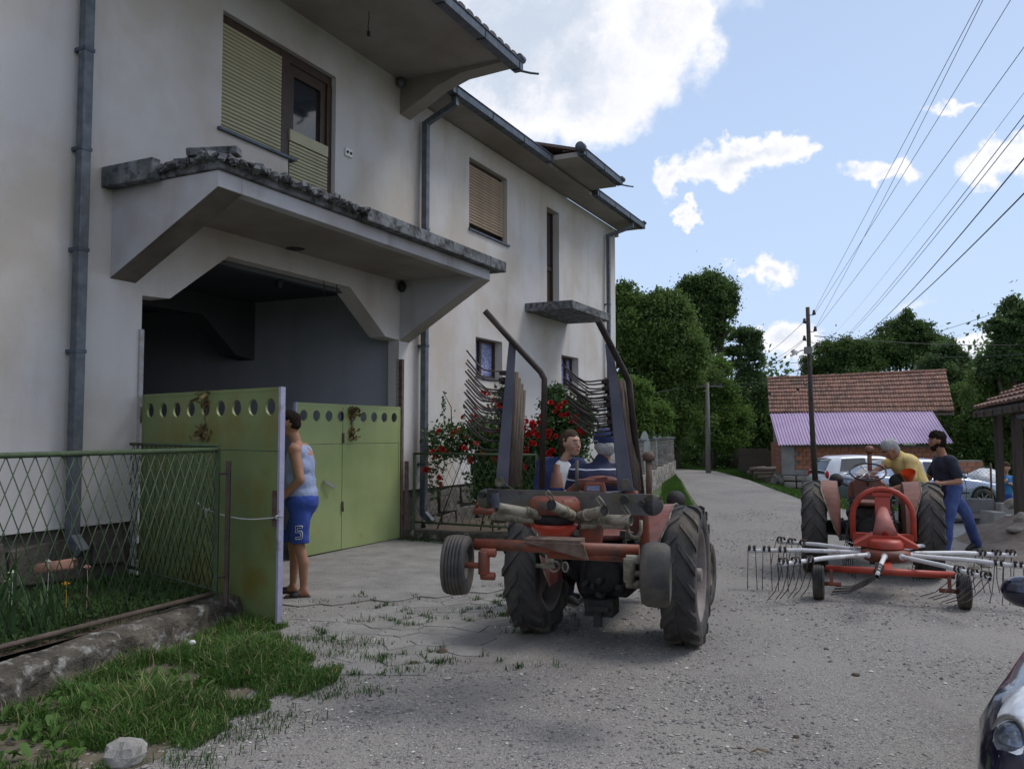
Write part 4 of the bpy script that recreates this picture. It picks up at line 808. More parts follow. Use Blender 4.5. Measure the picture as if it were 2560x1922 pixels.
def spread_rake():
    t = thing('hay_rake', 'rotary hay rake with nine white arms spread over the gravel behind the brownish tractor', 'hay rake', (3.80, 8.62, 0), PI/2-R(21)); zr = .42
    m = MB(); hoop = [(.5, -.3, .5)]
    for k in range(13): a = PI*k/12; hoop.append((.5, -.3*math.cos(a), .74+.3*math.sin(a)))
    hoop.append((.5, .3, .5)); m.tube(hoop, .03, 12); m.bar((.5, -.3, .53), (.5, .3, .53), .06, .07); m.build('hoop_frame', M_orange2, t)
    m = MB(); m.bar((.51, 0, 1.0), (.44, 0, .72), .15, .03, (1, 0, 0)); m.box(.47, .53, -.1, .1, .96, 1.0); m.build('mast_plate', M_orange2, t, bevel=.006)
    for s in (-1, 1): m = MB(); m.bar((.5, s*.045, .97), (.5, s*.06, 1.1), .02, .012, (1, 0, 0)); m.build('lug', M_pipe_d, t)
    m = MB(); m.lathe([(0, .045), (.0, .05), (.42, .12), (.43, .0)], (.42, 0, .82), (-.85, 0, -.55), 18); m.build('shaft_cover', pmat('dusty_red_sheet', (.3, .09, .07), (.37, .15, .13), 5, .6), t)
    m = MB(); m.prism([(-.3, .50), (-.13, .6), (.13, .6), (.3, .50), (.3, .48), (-.3, .48)], 'x', -.02, .3); m.cyl((.05, 0, .6), (.05, 0, .68), .03, .02, 8); m.build('gearbox_guard', M_orange2, t)
    m = MB(); m.lathe([(-.0, .17), (.05, .17), (.085, .14), (.09, 0)], (0, 0, zr+.06), (0, 0, 1), 26); m.build('gearbox_cover', M_orange2, t)
    m = MB(); m.lathe([(-.07, .0), (-.07, .2), (-.02, .24), (.03, .24), (.05, .17), (.055, 0)], (0, 0, zr), (0, 0, 1), 26); m.build('rotor_hub', M_orange, t)
    for k in range(9):
        a = R(-21+21+90 + 40*k + 4)   # local angle
        d = V(math.cos(a), math.sin(a), 0); p = V(0, 0, zr); arm = thing_part('rake_arm', t, (0, 0, 0))
        m = MB(); m.tube([p+d*.2, p+d*.8, p+d*1.36-V(0, 0, .03)], 0.0215, 10, False); m.tube([p+d*.17, p+d*.25], .032, 10); m.build('arm_tube', M_pipe_w, arm)
        for q in (1.0, 1.16, 1.31):
            M = Matrix.Translation(p+d*q-V(0, 0, .0)) @ Matrix.Rotation(a, 4, 'Z') @ Matrix.Rotation(R({2: -52, 3: -48, 1: -15, 4: -30}.get(k, 14 if k % 2 else 24)), 4, 'X'); tine_pair(arm, M, .43)
    m = MB(); m.tube([(-.42, -.57, .3), (-.42, .57, .3)], .034, 12); m.build('axle_beam', M_orange2, t)
    m = MB(); m.bar((-.42, 0, .3), (.0, 0, .38), .07, .06); m.build('frame_bar', M_orange2, t)
    for s in (-1, 1):
        m = MB(); m.bar((-.44, s*.52, .3), (-.47, s*.52, .16), .03, .04, (1, 0, 0)); m.cyl((-.47, s*.43, .16), (-.47, s*.6, .16), .02, seg=10); m.build('wheel_leg', M_orange, t)
        small_wheel(t, (-.47, s*.64, .17), .17, .11, s)
    m = MB(); 
    for k in range(8):
        c = V(.62, .36, .62-.05*k); a = PI/2*(k % 2); pts = [(c.x+math.cos(b)*.012*math.cos(a), c.y+math.cos(b)*.012*math.sin(a), c.z+math.sin(b)*.032) for b in np.linspace(0, 2*PI, 9)[:-1]]; m.tube(pts, .0045, 5, closed=True)
    m.build('chain', M_black, t)
    return t
spread_rake()
def folded_rake():
    O1 = V(.28, 5.56, 0); t = thing('hay_rake', 'folded orange hay rake lifted on the rear of the foreground tractor, arms racked upright', 'hay rake', O1)
    fw = V(math.sin(R(16)), math.cos(R(16)), 0); rt = V(math.cos(R(16)), -math.sin(R(16)), 0)
    def P(x, y, z): return fw*x - rt*y + V(0, 0, z)       # x ahead, y left
    def Q(px, py, Y): return at(px, py, Y)-O1
    # wheel beam and wheels
    a, b = Q(1188, 1360, 5.24), Q(1598, 1376, 4.95); m = MB(); m.tube([a, b], .036, 14); m.build('axle_beam', M_orange, t)
    m = MB(); a2, b2 = Q(1370, 1384, 5.12), Q(1590, 1394, 4.98); m.tube([a2, b2], .028, 10); m.build('lower_bar', M_orange, t)
    m = MB(); c = Q(1387, 1352, 5.1); m.bar(c+rt*-.17, c+rt*.17, .15, .035); m.prism([(-.17, 0), (.19, 0), (.22, -.09), (.21, -.09)], 'y', -.09, -.07, Matrix.Translation(c) @ Matrix.Rotation(-R(16), 4, 'Z')); m.build('saddle_plate', M_rust, t)
    for (px, py, Y, sd, rot, big) in ((1144, 1411, 5.2, -1, R(10), False), (1640, 1436, 4.82, 1, R(13), False)):
        c = Q(px, py, Y); small_wheel(t, c, .182, .15 if sd < 0 else .165, sd, 'wheel', PI/2-rot-PI, sd < 0)
        m = MB(); k = c+rt*(.17 if sd < 0 else -.15); top = (a if sd < 0 else b)+rt*(.05 if sd < 0 else -.08)
        m.cyl(c, k, .018, seg=10); m.cyl(k+V(0, 0, -.05), V(k.x, k.y, top.z-.03), .036, seg=12); m.cyl(k+V(0, 0, -.06)+rt*-.02, k+V(0, 0, -.06)+rt*.07, .024, seg=10); m.cyl(k+V(0, 0, .08)+rt*-.02, k+V(0, 0, .08)+rt*.075, .026, seg=10); m.build('wheel_leg', M_orange if sd < 0 else M_pipe_d, t, bevel=.004)
    # gearbox disc, bowl and arm stubs
    zc = 1.2; m = MB(); m.lathe([(0, .0), (.0, .168), (.075, .168), (.105, .14), (.11, 0)], (0, 0, 1.12), (0, 0, 1), 30); m.build('gearbox_cover', M_orange, t)
    m = MB(); m.lathe([(0, 0), (.0, .06), (.09, .145), (.12, .155), (.125, 0)], (0, 0, .93), (0, 0, 1), 30); m.build('rotor_bowl', pmat('glossy_red_bowl', (.35, .03, .012), (.42, .05, .02), 4, .3), t)
    m = MB(); m.lathe([(0, 0), (0, .13), (.07, .15), (.075, 0)], (0, 0, 1.05), (0, 0, 1), 24); m.cyl((0, 0, .8), (0, 0, .95), .05, seg=14); m.build('rotor_hub', M_black, t)
    stubs = [((1240, 1268, 5.35), (1370, 1290, 5.5)), ((1378, 1262, 5.1), (1430, 1288, 5.45)), ((1512, 1276, 5.2), (1440, 1293, 5.5)), ((1578, 1300, 5.3), (1450, 1297, 5.5)), ((1560, 1312, 5.75), (1450, 1313, 5.7)), ((1235, 1290, 5.9), (1340, 1300, 5.65)), ((1330, 1240, 6.0), (1380, 1290, 5.7))]
    for i, (p, q) in enumerate(stubs[:6]):
        p_, q_ = Q(*p), Q(*q); r = .033 if i < 4 else .026; s_ = thing_part('arm_stub', t, (0, 0, 0)); m = MB(); m.tube([p_, q_], r, 14, False); m.tube([p_.lerp(q_, .55), p_.lerp(q_, .62)], r*1.18, 14); m.build('tube', M_pipe_d, s_)
        m = MB(); d = (q_-p_).normalized(); m.tube([p_+d*.01, p_+d*.03], r*.86, 14); m.build('bore', M_black, s_)
        if i in (1, 2, 3):
            m = MB(); h = p_+d*.02; m.tube([h+V(0, 0, .025), h+V(-.025, 0, .05), h+V(-.04, 0, .075), h+V(-.025, 0, .09), h+V(-.005, 0, .065), h+V(.015, .0, .03)], .006, 6); m.build('hook', M_pipe_d, s_)
    m = MB(); m.tube([Q(1237, 1232, 5.33), Q(1241, 1268, 5.34)], .024, 10, False); m.build('bent_end', M_blue_st, t)
    # flat steel beam with the two racks
    bl_, br_ = Q(1218, 1246, 5.86), Q(1632, 1262, 5.55); m = MB(); m.bar(bl_, br_, .03, .138)
    for e in (bl_, br_): M = Matrix.Translation(e); m.lathe([(-.015, 0), (-.015, .069), (.015, .069), (.015, 0)], e, (br_-bl_).cross(V(0, 0, 1)).normalized(), 24)
    bm_ = m.build('rack_beam', M_flat, t)
    nrm = (br_-bl_).cross(V(0, 0, 1)).normalized(); nrm = nrm if nrm.y < 0 else -nrm
    for (px, py, Y, r) in ((1208, 1236, 5.84, .022), (1236, 1232, 5.82, .026), (1563, 1248, 5.55, .03), (1606, 1257, 5.55, .02)):
        c = Q(px, py, Y)+nrm*.0; m = MB(); m.cyl(c+nrm*.0, c+nrm*.05, r, seg=14); m.build('hole', M_black, bm_)
    def rack(base_l, base_r, top_l, top_r, Y, tubes, side, sp=.15):
        (bx0, by), (bx1, _), (tx0, ty), (tx1, _) = base_l, base_r, top_l, top_r
        m = MB(); A0, A1, B0, B1 = Q(bx0, by, Y), Q(bx1, by, Y), Q(tx0, ty, Y), Q(tx1, ty, Y); dp = V(.0, .035, 0)
        m.add([A0, A1, B1, B0, A0+dp, A1+dp, B1+dp, B0+dp], [(0, 1, 2, 3), (7, 6, 5, 4), (0, 4, 5, 1), (3, 2, 6, 7), (0, 3, 7, 4), (1, 5, 6, 2)]); m.build('rack_upright', M_blue_st, t, bevel=.004)
        for i, (x0, y0, x1, y1) in enumerate(tubes):
            arm = thing_part('rake_arm', t, (0, 0, 0)); p, q = Q(x0, y0, Y+.09), Q(x1, y1, Y+.09+.03*i); m = MB(); m.tube([p, q], .021, 10); m.build('arm_tube', M_wood, arm)
            ax = (q-p).normalized(); Ln = (q-p).length
            for j in range(3):
                c = q-ax*(.03+sp*j+.022*i)-rt*(.085+.012*i)
                y_ = ax; x_ = ax; z_ = rt.copy(); z_ = (z_-x_*z_.dot(x_)).normalized(); yv = z_.cross(x_).normalized(); yv = -yv if yv.y > 0 else yv
                tip = R(side*(i*5-8)); M = Matrix(((x_.x, yv.x, z_.x, c.x), (x_.y, yv.y, z_.y, c.y), (x_.z, yv.z, z_.z, c.z), (0, 0, 0, 1))) @ Matrix.Rotation(tip, 4, 'X'); folded_tine(arm, M @ Matrix.Translation((0, -.02*i, -.0)))
    def folded_tine(parent, M, first={}):
        # wires leave along local -z and bend up along the arm (local +x is up the arm)
        if 'a' not in first:
            o = thing_part('spring_tine', parent, (0, 0, 0)); m = MB()
            for s in (-1, 1):
                pts = [(s*(.010+.008*k/8), .036*math.cos(2*PI*k/8), .036*math.sin(2*PI*k/8)) for k in range(0, 29)]; m.tube(pts, .006, 4)
            m.build('coil', M_tine, o)
            for s in (-1, 1): m = MB(); m.tube([(s*.034, .03, 0), (s*.034, .03, -.1), (s*.036+.006, .03, -.15), (s*.04+.04, .03, -.2), (s*.045+.135, .02, -.3)], .0062, 5); m.build('wire', M_tine, o)
            o.matrix_local = M; first['a'] = o; return
        c = copy_tree(first['a'], parent); c.matrix_local = M
    rack((1238, 1217), (1270, 1217), (1272, 854), (1291, 854), 5.82, [(1274, 1215, 1290, 930), (1281, 1216, 1296, 945), (1288, 1216, 1302, 960), (1295, 1216, 1308, 976)], 1)
    rack((1546, 1228), (1585, 1228), (1514, 859), (1531, 859), 5.6, [(1584, 1224, 1548, 950), (1588, 1224, 1557, 950), (1592, 1225, 1565, 953), (1596, 1226, 1574, 957)], 1, .115)
    # bent guard tubes
    for pts in ([(1212, 777, 5.75), (1283, 856, 5.78), (1352, 930, 5.82), (1361, 948, 5.82), (1361, 975, 5.82), (1354, 1222, 5.85)], [(1494, 799, 5.2), (1524, 858, 5.4), (1566, 940, 5.62), (1572, 955, 5.64), (1575, 985, 5.66), (1604, 1235, 5.75)]):
        m = MB(); m.tube([Q(*p) for p in pts], .0215, 12); m.build('guard_tube', pmat('dark_brown_tube', (.02, .015, .013), (.045, .03, .025), 9, .5, .2, 50, metal=.2), t)
    for px, py, Y in ((1249, 1203, 5.8), (1562, 1210, 5.58)):
        c = Q(px, py, Y); m = MB(); m.cyl(c+V(0, -.01, 0), c+V(0, -.03, 0), .026, seg=16); m.tube([(c.x+.03*math.cos(k), c.y-.035, c.z+.034*math.sin(k)) for k in np.linspace(0, 2*PI, 17)[:-1]], .003, 5, closed=True); m.tube([c+V(.03, -.035, 0), c+V(.06, -.03, -.03), c+V(.1, -.03, -.055)], .0025, 4); m.build('pin', M_flat if px > 1400 else M_pipe_d, t)
    # hitch hoop, top box, cone, side tubes
    hc = at(1505, 1300, 6.15)-O1; m = MB(); pts = []
    for k in range(15): a = PI*k/14; pts.append(hc+rt*(-.31*math.cos(a))+V(0, 0, .02+.27*math.sin(a)))
    pts = [pts[0]-V(0, 0, .3)]+pts+[pts[-1]-V(0, 0, .3)]; m.tube(pts, .033, 12); m.build('hoop_frame', M_orange, t)
    m = MB(); c = Q(1487, 1219, 5.95); m.prism([(-.075, -.035), (.075, -.035), (.06, .035), (-.06, .035)], 'y', -.06, .06, Matrix.Translation(c) @ Matrix.Rotation(-R(16), 4, 'Z')); bx = m.build('top_box', M_orange, t, bevel=.004)
    m = MB(); m.box(-.045, .045, -.064, -.0605, -.018, .018, Matrix.Translation(c) @ Matrix.Rotation(-R(16), 4, 'Z')); m.build('faded_sticker', pmat('faded_blue_sticker', (.14, .17, .32), (.24, .26, .36), 60, .6), bx)
    m = MB(); m.bar(c+rt*-.12+V(0, 0, .048), c+rt*.16+V(0, 0, .05), .06, .018); m.bar(c+rt*.0+V(0, -.02, .06), c+rt*.09+V(0, 0, .07), .03, .02); m.build('top_link', M_red, t)
    m = MB(); a_, b_ = Q(1407, 1222, 6.0), Q(1407, 1172, 6.0); m.lathe([(0, .05), (.1, .035), (.105, .026), (.16, .024), (.165, 0)], Q(1392, 1218, 5.95), (0, 0, 1), 14); m.build('filler_post', M_red2, t)
    m = MB(); m.tube([Q(1442, 1226, 5.9), Q(1442, 1150, 5.9)], .012, 8); m.build('pin_rod', M_flat, t)
    m = MB(); m.prism([(-.075, -.13), (.045, -.13), (.07, .1), (-.1, .1)], 'y', -.05, .05, Matrix.Translation(Q(1484, 1335, 5.75)) @ Matrix.Rotation(-R(16), 4, 'Z')); m.build('shaft_guard', M_orange, t, bevel=.01)
    m = MB(); m.tube([Q(1184, 1276, 6.2), Q(1285, 1284, 6.15)], .026, 10); m.tube([Q(1190, 1266, 6.2), Q(1197, 1255, 6.2)], .012, 6); m.tube([Q(1285, 1284, 6.15), Q(1330, 1312, 6.1)], .03, 10); m.build('side_tube', M_orange, t)
    m = MB(); m.tube([Q(1228, 1297, 6.3), Q(1262, 1297, 6.3)], .03, 10); m.tube([Q(1262, 1300, 6.3), Q(1300, 1304, 6.3), Q(1320, 1290, 6.2)], .012, 6); m.build('hydraulic_hose', M_pipe_d, t)
    m = MB(); c = Q(1374, 1415, 5.35); m.cyl(c+V(0, 0, .0), c+V(0, 0, .07), .028, seg=10); m.cyl(c+rt*-.09, c+rt*.03, .014, seg=8); m.tube([c+rt*.03+V(.032*math.cos(k), 0, .032*math.sin(k)) for k in np.linspace(0, 2*PI, 13)[:-1]], .007, 6, closed=True); m.tube([c+rt*.1+V(.018*math.cos(k), 0, .03*math.sin(k)) for k in np.linspace(0, 2*PI, 13)[:-1]], .005, 6, closed=True); m.build('hitch_ring', M_pipe_d, t)
    m = MB(); c = Q(1586, 1322, 5.9); m.tube([c+V(.045*math.cos(k)*1.0, 0, .06*math.sin(k)) for k in np.linspace(PI, 2*PI, 9)]+[c+V(.045, 0, .06)], .013, 8); m.tube([c+V(-.045, 0, .0), c+V(-.05, 0, .07)], .013, 8); m.build('shackle', M_pipe_d, t)
    for px, py, Y in ((1300, 1228, 5.8), (1330, 1262, 5.78), (1480, 1240, 5.68), (1520, 1262, 5.66), (1650, 1245, 5.5), (1240, 1260, 5.82)):
        c = Q(px, py, Y-.02); m = MB(); m.cyl(c, c+V(0, -.022, 0), .012, seg=6); m.build('bolt', M_rust, t)
    for i in range(10):
        a = 2*PI*i/10; m = MB(); m.cyl((math.cos(a)*.15, math.sin(a)*.15, 1.195), (math.cos(a)*.15, math.sin(a)*.15, 1.215), .01, seg=6); m.build('bolt', M_rust, t)
    return t
folded_rake()
# ---------------- people ----------------
M_skin = pmat('skin', (.36, .2, .14), (.42, .25, .18), 9, .6, .05, 80, spec=.3)
M_skin_t = pmat('tanned_skin', (.27, .135, .085), (.33, .175, .115), 9, .6, .05, 80, spec=.3)
M_hair_d = pmat('dark_hair', (.014, .01, .008), (.028, .02, .016), 60, .95, .8, 120, spec=.08)
M_hair_b = pmat('brown_hair', (.05, .033, .023), (.09, .062, .044), 60, .9, .8, 120, spec=.1)
M_hair_g = pmat('grey_hair', (.26, .26, .27), (.38, .38, .39), 60, .8, .6, 120)
M_eye = pmat('eye_dark', (.015, .012, .01), None, 5, .3); M_lip = pmat('lips', (.3, .09, .07), None, 5, .5); M_sclera = pmat('eye_white', (.5, .48, .45), None, 5, .4)
def fused(name, caps, balls, mat, parent, voxel=.014, smooth_it=3, cuts=None, inflate=0):
    """limbs given as tapered capsules and balls, fused into one continuous skin"""
    mb = MB()
    for (p, q, r0, r1) in caps:
        p, q = Vector(p), Vector(q); d = (q-p); L_ = max(d.length, 1e-4); ax = d/L_; r0 += inflate; r1 += inflate; prof = []
        for k in range(5): a = -PI/2+PI/2*k/4; prof.append((math.sin(a)*r0, math.cos(a)*r0+1e-5))
        for k in range(5): a = PI/2*k/4; prof.append((L_+math.sin(a)*r1, math.cos(a)*r1+1e-5))
        mb.lathe(prof, p, ax, 14)
    for (c, r) in balls: mb.ball(c, tuple(v+inflate for v in r) if isinstance(r, (tuple, list)) else r+inflate, 14)
    o = mb.build(name, mat, None); rm = o.modifiers.new('r', 'REMESH'); rm.mode = 'VOXEL'; rm.voxel_size = voxel; rm.use_smooth_shade = True
    sm = o.modifiers.new('s', 'SMOOTH'); sm.factor = .5; sm.iterations = smooth_it
    dg = bpy.context.evaluated_depsgraph_get(); me = bpy.data.meshes.new_from_object(o.evaluated_get(dg)); old = o.data; o.modifiers.clear(); o.data = me; bpy.data.meshes.remove(old)
    if cuts:
        bm = bmesh.new(); bm.from_mesh(me)
        for (c, n) in cuts: bmesh.ops.bisect_plane(bm, geom=bm.verts[:]+bm.edges[:]+bm.faces[:], plane_co=c, plane_no=n, clear_outer=True)
        bm.to_mesh(me); bm.free()
        so = o.modifiers.new('so', 'SOLIDIFY'); so.thickness = .006; so.offset = -1
    amp = {'hair': (.007, 28), 'beard': (.005, 30)}.get(name.split('.')[0], (.0, 1) if name.split('.')[0] in ('body', 'shoe', 'cap') else (.011, 7))
    if amp[0]:
        me.update(); co = [v.co.copy() for v in me.vertices]; no = [v.normal.copy() for v in me.vertices]
        for v, c, n_ in zip(me.vertices, co, no): q_ = Vector((c.x*amp[1]+c.z*3, c.y*amp[1], c.z*amp[1]*.8)); v.co = c+n_*(mnoise(q_)*amp[0]+abs(mnoise(q_*2.3))*amp[0]*.45)
    for p in me.polygons: p.use_smooth = True
    me.materials.clear(); me.materials.append(mat); o.parent = parent; return o
def head_frame(c, yaw, pitch=0, roll=0): return Matrix.Translation(Vector(c)) @ Matrix.Rotation(R(yaw), 4, 'Z') @ Matrix.Rotation(R(pitch), 4, 'X') @ Matrix.Rotation(R(roll), 4, 'Y')
def head_caps(M):
    """head centred at its frame, facing local +y"""
    T = lambda *p: M @ Vector(p)
    caps = [(T(0, -.015, .035), T(0, .0, .03), .092, .088), (T(0, .02, -.02), T(0, .045, -.075), .068, .042), (T(0, .045, -.08), T(0, .058, -.088), .034, .028), (T(-.035, .045, .012), T(.035, .045, .012), .036, .036),
            (T(0, .085, .03), T(0, .108, -.022), .010, .015), (T(0, -.03, -.03), T(0, .02, -.06), .062, .04), (T(-.022, .078, -.055), T(.022, .078, -.055), .013, .013), (T(-.03, .075, .045), T(.03, .075, .045), .016, .016)]
    balls = [(T(-.08, .0, .0), (.014, .02, .03)), (T(.08, .0, .0), (.014, .02, .03)), (T(-.04, .06, -.02), .026), (T(.04, .06, -.02), .026)]
    return caps, balls
def face_bits(M, parent, brow=M_hair_d):
    for s in (-1, 1):
        m = MB(); m.ball((s*.031, .091, .012), (.014, .008, .0065), 8, M); e = m.build('eye', M_sclera, parent); m = MB(); m.ball((s*.031, .0975, .012), (.0068, .004, .0065), 8, M); m.build('pupil', M_eye, e)
        m = MB(); m.tube([M @ Vector((s*.014, .103, .032)), M @ Vector((s*.033, .1, .038)), M @ Vector((s*.052, .088, .031))], .005, 5); m.build('eyebrow', brow, parent)
    m = MB(); m.ball((0, .093, -.052), (.022, .008, .0045), 8, M); m.ball((0, .092, -.061), (.018, .008, .005), 8, M); m.build('mouth', M_lip, parent)
def hand_caps(w, d, up, side, curl=.3, k=1.0):
    """palm and five unequal bent fingers; w wrist, d direction, up = back-of-hand normal"""
    w, d, up = Vector(w), Vector(d).normalized(), Vector(up).normalized(); up = (up-d*up.dot(d)).normalized(); s_ = d.cross(up)*side; caps = [(w, w+d*.075*k, .026*k, .03*k), (w+s_*.018*k, w+d*.07*k+s_*.022*k, .018*k, .016*k), (w-s_*.018*k, w+d*.07*k-s_*.022*k, .018*k, .016*k)]
    for i, (o_, ln) in enumerate(((-.03, .062), (-.011, .078), (.009, .083), (.028, .073))):
        p = w+d*.078*k-s_*o_*k*-1; a = p+(d*math.cos(curl)-up*math.sin(curl))*ln*.5*k; b = a+(d*math.cos(curl*2.4)-up*math.sin(curl*2.4))*ln*.5*k; caps += [(p, a, .0098*k, .009*k), (a, b, .009*k, .0075*k)]
    p = w+d*.02*k+s_*.03*k; a = p+(d*.6+s_*.75)*.035*k; b = a+(d*.9+s_*.25-up*.3)*.03*k; caps += [(p, a, .013*k, .011*k), (a, b, .011*k, .009*k)]; return caps
def foot_caps(ankle, d): a, d = Vector(ankle), Vector(d).normalized(); return [(a, a-d*.03-V(0, 0, .05), .038, .032), (a-V(0, 0, .03), a+d*.13-V(0, 0, .062), .034, .024), (a-d*.03-V(0, 0, .055), a+d*.16-V(0, 0, .066), .028, .02)]
# --- man in blue tank top at the gate: faces left and away ---
mp = V(-2.14, 8.55, 0); man = thing('person', 'man in light blue tank top, blue shorts and black slides, half hidden by the gate', 'person', mp)
hd = head_frame((-.115, .02, 1.73), 66, -6); hc, hbs = head_caps(hd)
sh_l, sh_r = V(-.02, -.17, 1.47), V(-.02, .2, 1.47); hip_l, hip_r = V(.02, -.1, .95), V(.02, .1, .95)
el = V(.055, -.25, 1.18); wr = V(-.16, -.2, .98)
body = hc+[((-.02, .02, 1.42), (-.08, .015, 1.62), .062, .055), ((0, 0, 1.38), (.0, 0, 1.0), .135, .13), (sh_l, sh_r, .072, .072), ((0, -.05, 1.1), (0, .05, 1.1), .13, .13), (sh_l, el, .06, .048), (el, wr, .046, .031)] + hand_caps(wr, V(-1, .1, -.35), V(-.2, -.9, .3), 1, .35) + \
    [(sh_r, V(-.05, .27, 1.18), .05, .042), (V(-.05, .27, 1.18), V(-.24, .16, 1.0), .04, .028)] + hand_caps(V(-.24, .16, 1.0), V(-1, -.1, -.2), V(0, .8, .5), -1, .35)
kn_l, kn_r = V(.02, -.1, .52), V(-.09, .08, .52); an_l, an_r = V(.07, -.11, .1), V(-.09, .1, .1)
body += [(hip_l, kn_l, .085, .056), (kn_l, (kn_l+an_l)/2+V(.02, 0, .05), .055, .055), ((kn_l+an_l)/2+V(.02, 0, .05), an_l, .054, .034), (hip_r, kn_r, .085, .056), (kn_r, (kn_r+an_r)/2+V(.02, 0, .05), .055, .055), ((kn_r+an_r)/2+V(.02, 0, .05), an_r, .054, .034)] + foot_caps(an_l, V(-1, -.22, 0)) + foot_caps(an_r, V(-1, .1, 0))
fused('body', body, hbs, M_skin_t, man, .013); face_bits(hd, man)
fused('tank_top', [((-.01, -.0, 1.36), (-.01, 0, 1.02), .15, .15), ((0, -.06, 1.3), (0, .08, 1.3), .125, .125), ((.01, -.05, 1.02), (.01, .06, 1.02), .155, .155), ((-.01, -.125, 1.44), (-.01, .16, 1.44), .085, .085), ((-.02, 0, 1.4), (-.04, 0, 1.5), .1, .07), ((.0, -.03, 1.34), (.0, .08, 1.34), .125, .125), ((0, -.06, 1.14), (0, .06, 1.14), .142, .142)], [], pmat('light_blue_jersey', (.22, .27, .42), (.26, .31, .47), 9, .9, .3, 60), man, .014, 3, [((0, 0, .93), (0, 0, -1)), ((-.03, 0, 1.53), (.2, 0, 1))])
M_shorts = pmat('royal_blue_cloth', (.02, .05, .25), (.03, .065, .3), 9, .85, .3, 60)
shb = [((.02, -.07, .95), (.02, .07, .95), .155, .155), (hip_l, kn_l+V(0, 0, .04), .115, .098), (hip_r, kn_r+V(0, 0, .04), .115, .098)]
fused('shorts', shb, [], M_shorts, man, .014, 3, [((0, 0, .55), (0, 0, -1)), ((0, 0, 1.02), (0, 0, 1))])
# number 5 in white outline on the left leg of the shorts
def stroke(pts, parent, r=.0045, mat=M_white, name='number_print'):
    m = MB(); m.tube(pts, r, 5, closed=False); return m.build(name, mat, parent)
fx = lambda u, v: V(.005+u*.075, -.202-.0, .60+v*.125)
num = [(.95, 1), (.1, 1), (.1, .5), (.7, .5), (.85, .4), (.85, .1), (.7, 0), (.1, 0), (.1, .16), (.6, .16), (.66, .22), (.66, .3), (.6, .36), (.1, .36)]; 
stroke([fx(*p)+V(0, -.008, 0) for p in [(.95, 1.02), (.05, 1.02), (.05, .5), (.62, .5), (.72, .42), (.72, .22), (.62, .14), (.05, .14), (.05, -.02), (.8, -.02), (.95, .1), (.95, .52), (.8, .64), (.28, .64), (.28, .86), (.95, .86), (.95, 1.02)]], man, .0035)
for an, d in ((an_l, V(-1, -.22, 0)), (an_r, V(-1, .1, 0))):
    d = d.normalized(); s_ = V(-d.y, d.x, 0); M = Matrix(((d.x, s_.x, 0, an.x), (d.y, s_.y, 0, an.y), (0, 0, 1, 0), (0, 0, 0, 1)))
    m = MB(); m.prism([(-.07, -.035), (.05, -.045), (.15, -.05), (.19, -.02), (.19, .03), (.15, .05), (.05, .045), (-.07, .035)], 'z', .003, .028, M); sl = m.build('sandal', M_cable, man, bevel=.005)
    m = MB(); m.lathe([(0, .052), (.08, .046)], (an.x+d.x*.05, an.y+d.y*.05, .028), d, 14, True, -PI/2, PI/2); q = m.build('strap', M_cable, sl); q.parent = man; q.name = 'sandal_strap'; so = q.modifiers.new('s', 'SOLIDIFY'); so.thickness = .008
fused('hair', [(hd @ V(0, -.02, .045), hd @ V(0, .012, .065), .093, .085), (hd @ V(0, -.05, -.01), hd @ V(0, -.04, .04), .064, .075)], [], M_hair_d, man, .012, 2)
# --- woman in navy cardigan by the tractor ---
wp = V(.46, 8.15, 0); wom = thing('person', 'woman with tied back hair in navy cardigan over white top, speaking to the tractor driver', 'person', wp)
hd = head_frame((.11, -.06, 1.53), -140, 4); hc, hbs = head_caps(hd)
M_navy = pmat('navy_knit', (.012, .02, .07), (.02, .03, .09), 9, .9, .3, 60); M_jean_d = pmat('dark_denim', (.012, .016, .03), (.02, .026, .045), 9, .9, .3, 60)
shl, shr = V(-.16, .02, 1.345), V(.19, -.03, 1.345); ell, elr = V(-.22, -.06, 1.07), V(.25, -.1, 1.08); wl, wr_ = V(-.05, -.24, 1.0), V(.12, -.26, 1.03)
body = hc+[((.01, 0, 1.3), (.085, -.045, 1.45), .052, .046), ((0, 0, 1.25), (0, 0, .95), .115, .125), (shl, shr, .05, .05), (shl, ell, .042, .034), (ell, wl, .034, .024), (shr, elr, .042, .034), (elr, wr_, .034, .024)] + hand_caps(wl, V(.8, -.6, .1), V(0, -.2, 1), 1, .4, .9) + hand_caps(wr_, V(-.4, -.8, .1), V(0, -.2, 1), -1, .4, .9) + \
    [((-.08, 0, .88), (-.07, .0, .48), .095, .06), ((-.07, 0, .48), (-.07, .03, .1), .058, .036), ((.08, 0, .88), (.09, .0, .48), .095, .06), ((.09, 0, .48), (.09, .0, .1), .058, .036)]
fused('body', body, hbs, M_skin, wom, .013); face_bits(hd, wom, M_hair_b)
fused('trousers', [((-.05, 0, .92), (.05, 0, .92), .13, .13), ((-.08, 0, .88), (-.07, .0, .48), .105, .07), ((-.07, 0, .48), (-.07, .03, .12), .067, .05), ((.08, 0, .88), (.09, .0, .48), .105, .07), ((.09, 0, .48), (.09, .0, .12), .067, .05)], [], M_jean_d, wom, .014, 3)
fused('top', [((.03, -.02, 1.28), (.02, -.015, 1.0), .118, .118), ((-.02, .0, 1.3), (.07, -.02, 1.3), .07, .07)], [], M_white, wom, .014, 3, [((0.03, -.05, 1.385), (.1, -.35, 1))])
